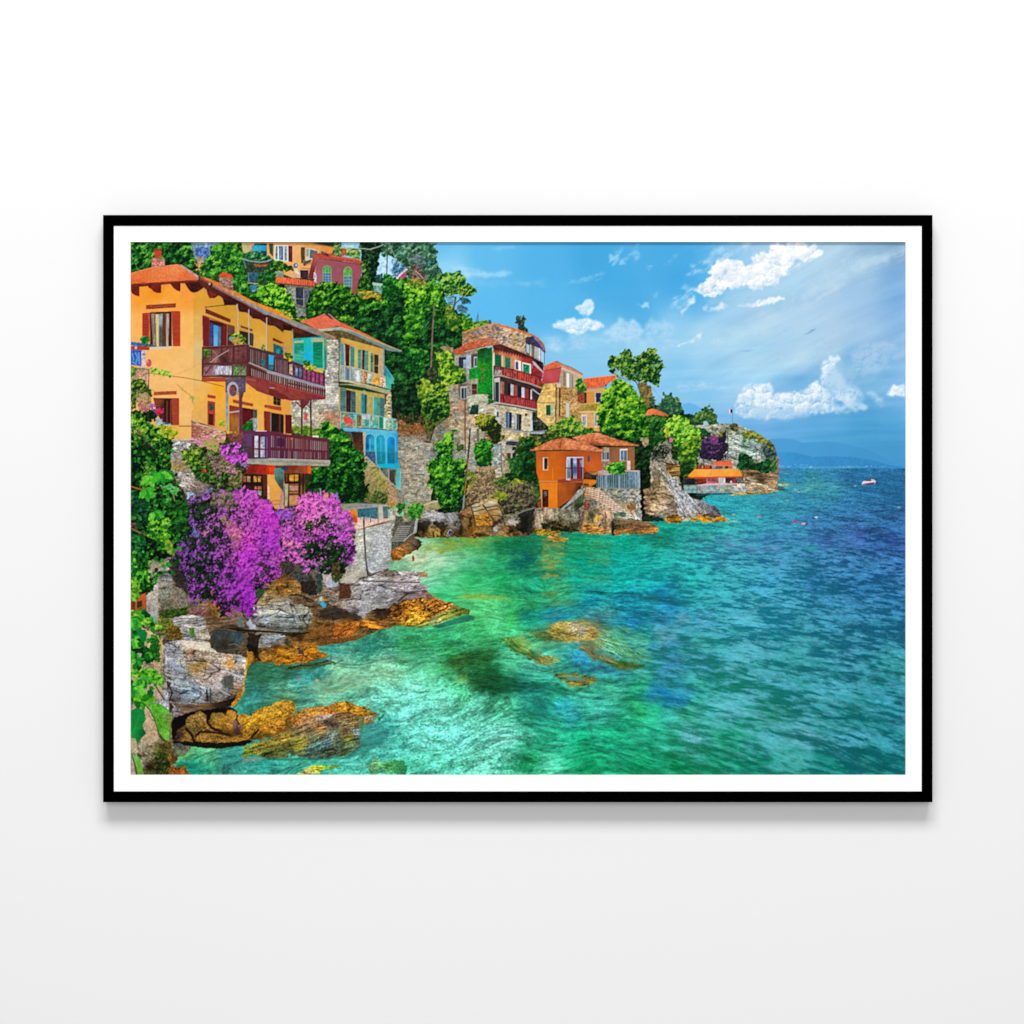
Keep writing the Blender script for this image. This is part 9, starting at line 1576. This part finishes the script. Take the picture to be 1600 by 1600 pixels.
# ink meshes
lin = np.clip(INK, 0, 255) / 255.0
lin = np.where(lin <= .04045, lin / 12.92, ((lin + .055) / 1.055) ** 2.4) * INK_GAIN
vc = np.zeros((GH + 1, GW + 1, 3)); wt = np.zeros((GH + 1, GW + 1, 1))
for a in (0, 1):
    for b2 in (0, 1):
        vc[a:a + GH, b2:b2 + GW] += lin; wt[a:a + GH, b2:b2 + GW] += 1
vc = vc / wt
vc = vc + .28 * (vc - np.clip(blur(vc.astype(f4), 2.4), 0, 1))
vc = np.clip(vc + .6 * (vc - np.clip(blur(vc.astype(f4), 1.0), 0, 1)), 0.0005, .95)   # keep the cell colours crisp after sharing corners
def ink_mesh(name, sel):
    ys, xs = np.nonzero(sel); n = len(ys)
    if n == 0: return None
    s = GW + 1
    q = np.stack([(ys + 1) * s + xs, (ys + 1) * s + xs + 1, ys * s + xs + 1, ys * s + xs], 1).ravel()
    u, idx = np.unique(q, return_inverse=True)
    vy, vx = u // s, u % s
    co = np.empty((len(u), 3), np.float32)
    kp = (D + .0034) / D
    co[:, 0] = (vx + OX - 800) * PX * kp - inv[0]; co[:, 1] = .0034 - inv[1]; co[:, 2] = (800 - (vy + OY)) * PX * kp - inv[2]
    me = bpy.data.meshes.new(name); me.vertices.add(len(u)); me.vertices.foreach_set('co', co.ravel())
    me.loops.add(4 * n); me.loops.foreach_set('vertex_index', idx.astype(np.int32).ravel())
    me.polygons.add(n); me.polygons.foreach_set('loop_start', np.arange(0, 4 * n, 4, dtype=np.int32))
    me.update(calc_edges=True)
    at = me.color_attributes.new('ink', 'FLOAT_COLOR', 'POINT')
    c = np.ones((len(u), 4), np.float32); c[:, :3] = vc[vy, vx]; at.data.foreach_set('color', c.ravel())
    me.materials.append(m_ink)
    o = bpy.data.objects.new(name, me); sc.collection.objects.link(o); o.parent = prt
    return o
LABELS = {
 'sky': ('printed_sky', 'bright blue printed sky with white cumulus and streaky clouds'),
 'hills': ('printed_mountains', 'hazy blue printed mountain ranges on the horizon'),
 'yellow_house': ('printed_yellow_house', 'large printed yellow house with red shutters and overhanging eaves at the upper left'),
 'turquoise_house': ('printed_turquoise_house', 'printed house with stone corner, green shutters and turquoise arches'),
 'tall_house': ('printed_tall_house', 'tall printed stone house with green panel and red balconies'),
 'orange_house': ('printed_orange_house', 'small printed orange house with terracotta roof at the water edge'),
 'maroon_house': ('printed_maroon_house', 'maroon printed house with two arched windows on the hilltop'),
 'peach_house': ('printed_peach_house', 'peach coloured printed house at the top edge of the print'),
 'ochre_house': ('printed_ochre_house', 'ochre printed house with orange roof behind the round tree'),
 'harbour_restaurant': ('printed_restaurant', 'low printed restaurant with long orange awning under the headland'),
 'bougainvillea': ('printed_bougainvillea', 'large magenta and violet printed bougainvillea beside the creeper'),
 'bougainvillea_terrace': ('printed_bougainvillea', 'rounder pink printed bougainvillea next to the stone terrace'),
 'ochre_rocks': ('printed_ochre_rocks', 'golden ochre printed rocks in the shallows at the lower left'),
 'boulder': ('printed_boulder', 'big grey layered printed boulder at the lower left'),
 'motor_boat': ('printed_boat', 'small white and pink printed motor boat far out on the sea'),
 'sea': ('printed_sea', 'green to deep blue printed sea with clear shallows'),
}
def pieces(L):
    """number the connected patches of equal label, by runs along the rows"""
    par = []
    def find(a):
        while par[a] != a: par[a] = par[par[a]]; a = par[a]
        return a
    out = np.zeros(L.shape, np.int32); prev = []
    for y in range(L.shape[0]):
        r = L[y]; cut = np.flatnonzero(np.diff(r)) + 1; st = [0] + cut.tolist(); en = cut.tolist() + [len(r)]
        cur = []; j = 0
        for a, b2 in zip(st, en):
            k = len(par); par.append(k); v = r[a]
            while j < len(prev) and prev[j][1] <= a: j += 1
            q = j
            while q < len(prev) and prev[q][0] < b2:
                if prev[q][2] == v: par[find(prev[q][3])] = find(k)
                q += 1
            cur.append((a, b2, v, k)); out[y, a:b2] = k
        prev = cur
    root = np.array([find(i) for i in range(len(par))]); return root[out]
for _ in range(4):                            # specks join the patch beside them
    R = pieces(LAB); cnt = np.bincount(R.ravel()); small = cnt[R] < 110
    keep = [NAMES.index(n) for n in ('swimmer', 'motor_boat', 'flagpole', 'utility_pole', 'towel', 'grotto_statue') if n in NAMES]
    small &= ~np.isin(LAB, keep)
    if not small.any(): break
    big = LAB.copy(); big[small] = -1
    for sh_ in range(60):
        hole = big < 0
        if not hole.any(): break
        for ax, dd in ((1, 1), (1, -1), (0, 1), (0, -1)):
            nb = np.roll(big, dd, ax); k = (big < 0) & (nb >= 0); big[k] = nb[k]
    LAB = big
R = pieces(LAB)
ids, first, cnt = np.unique(R.ravel(), return_index=True, return_counts=True)
done_ = set()
for i, f_, c_ in sorted(zip(ids, first, cnt), key=lambda t: -t[2]):
    if c_ < 3: continue
    nm = NAMES[LAB.ravel()[f_]]
    if nm == 'none': nm = 'hillside_wood'
    name, lab_ = LABELS.get(nm, ('printed_' + nm, None))
    o = ink_mesh(name, R == i)
    if o and lab_ and nm not in done_: o['label'] = lab_; done_.add(nm)
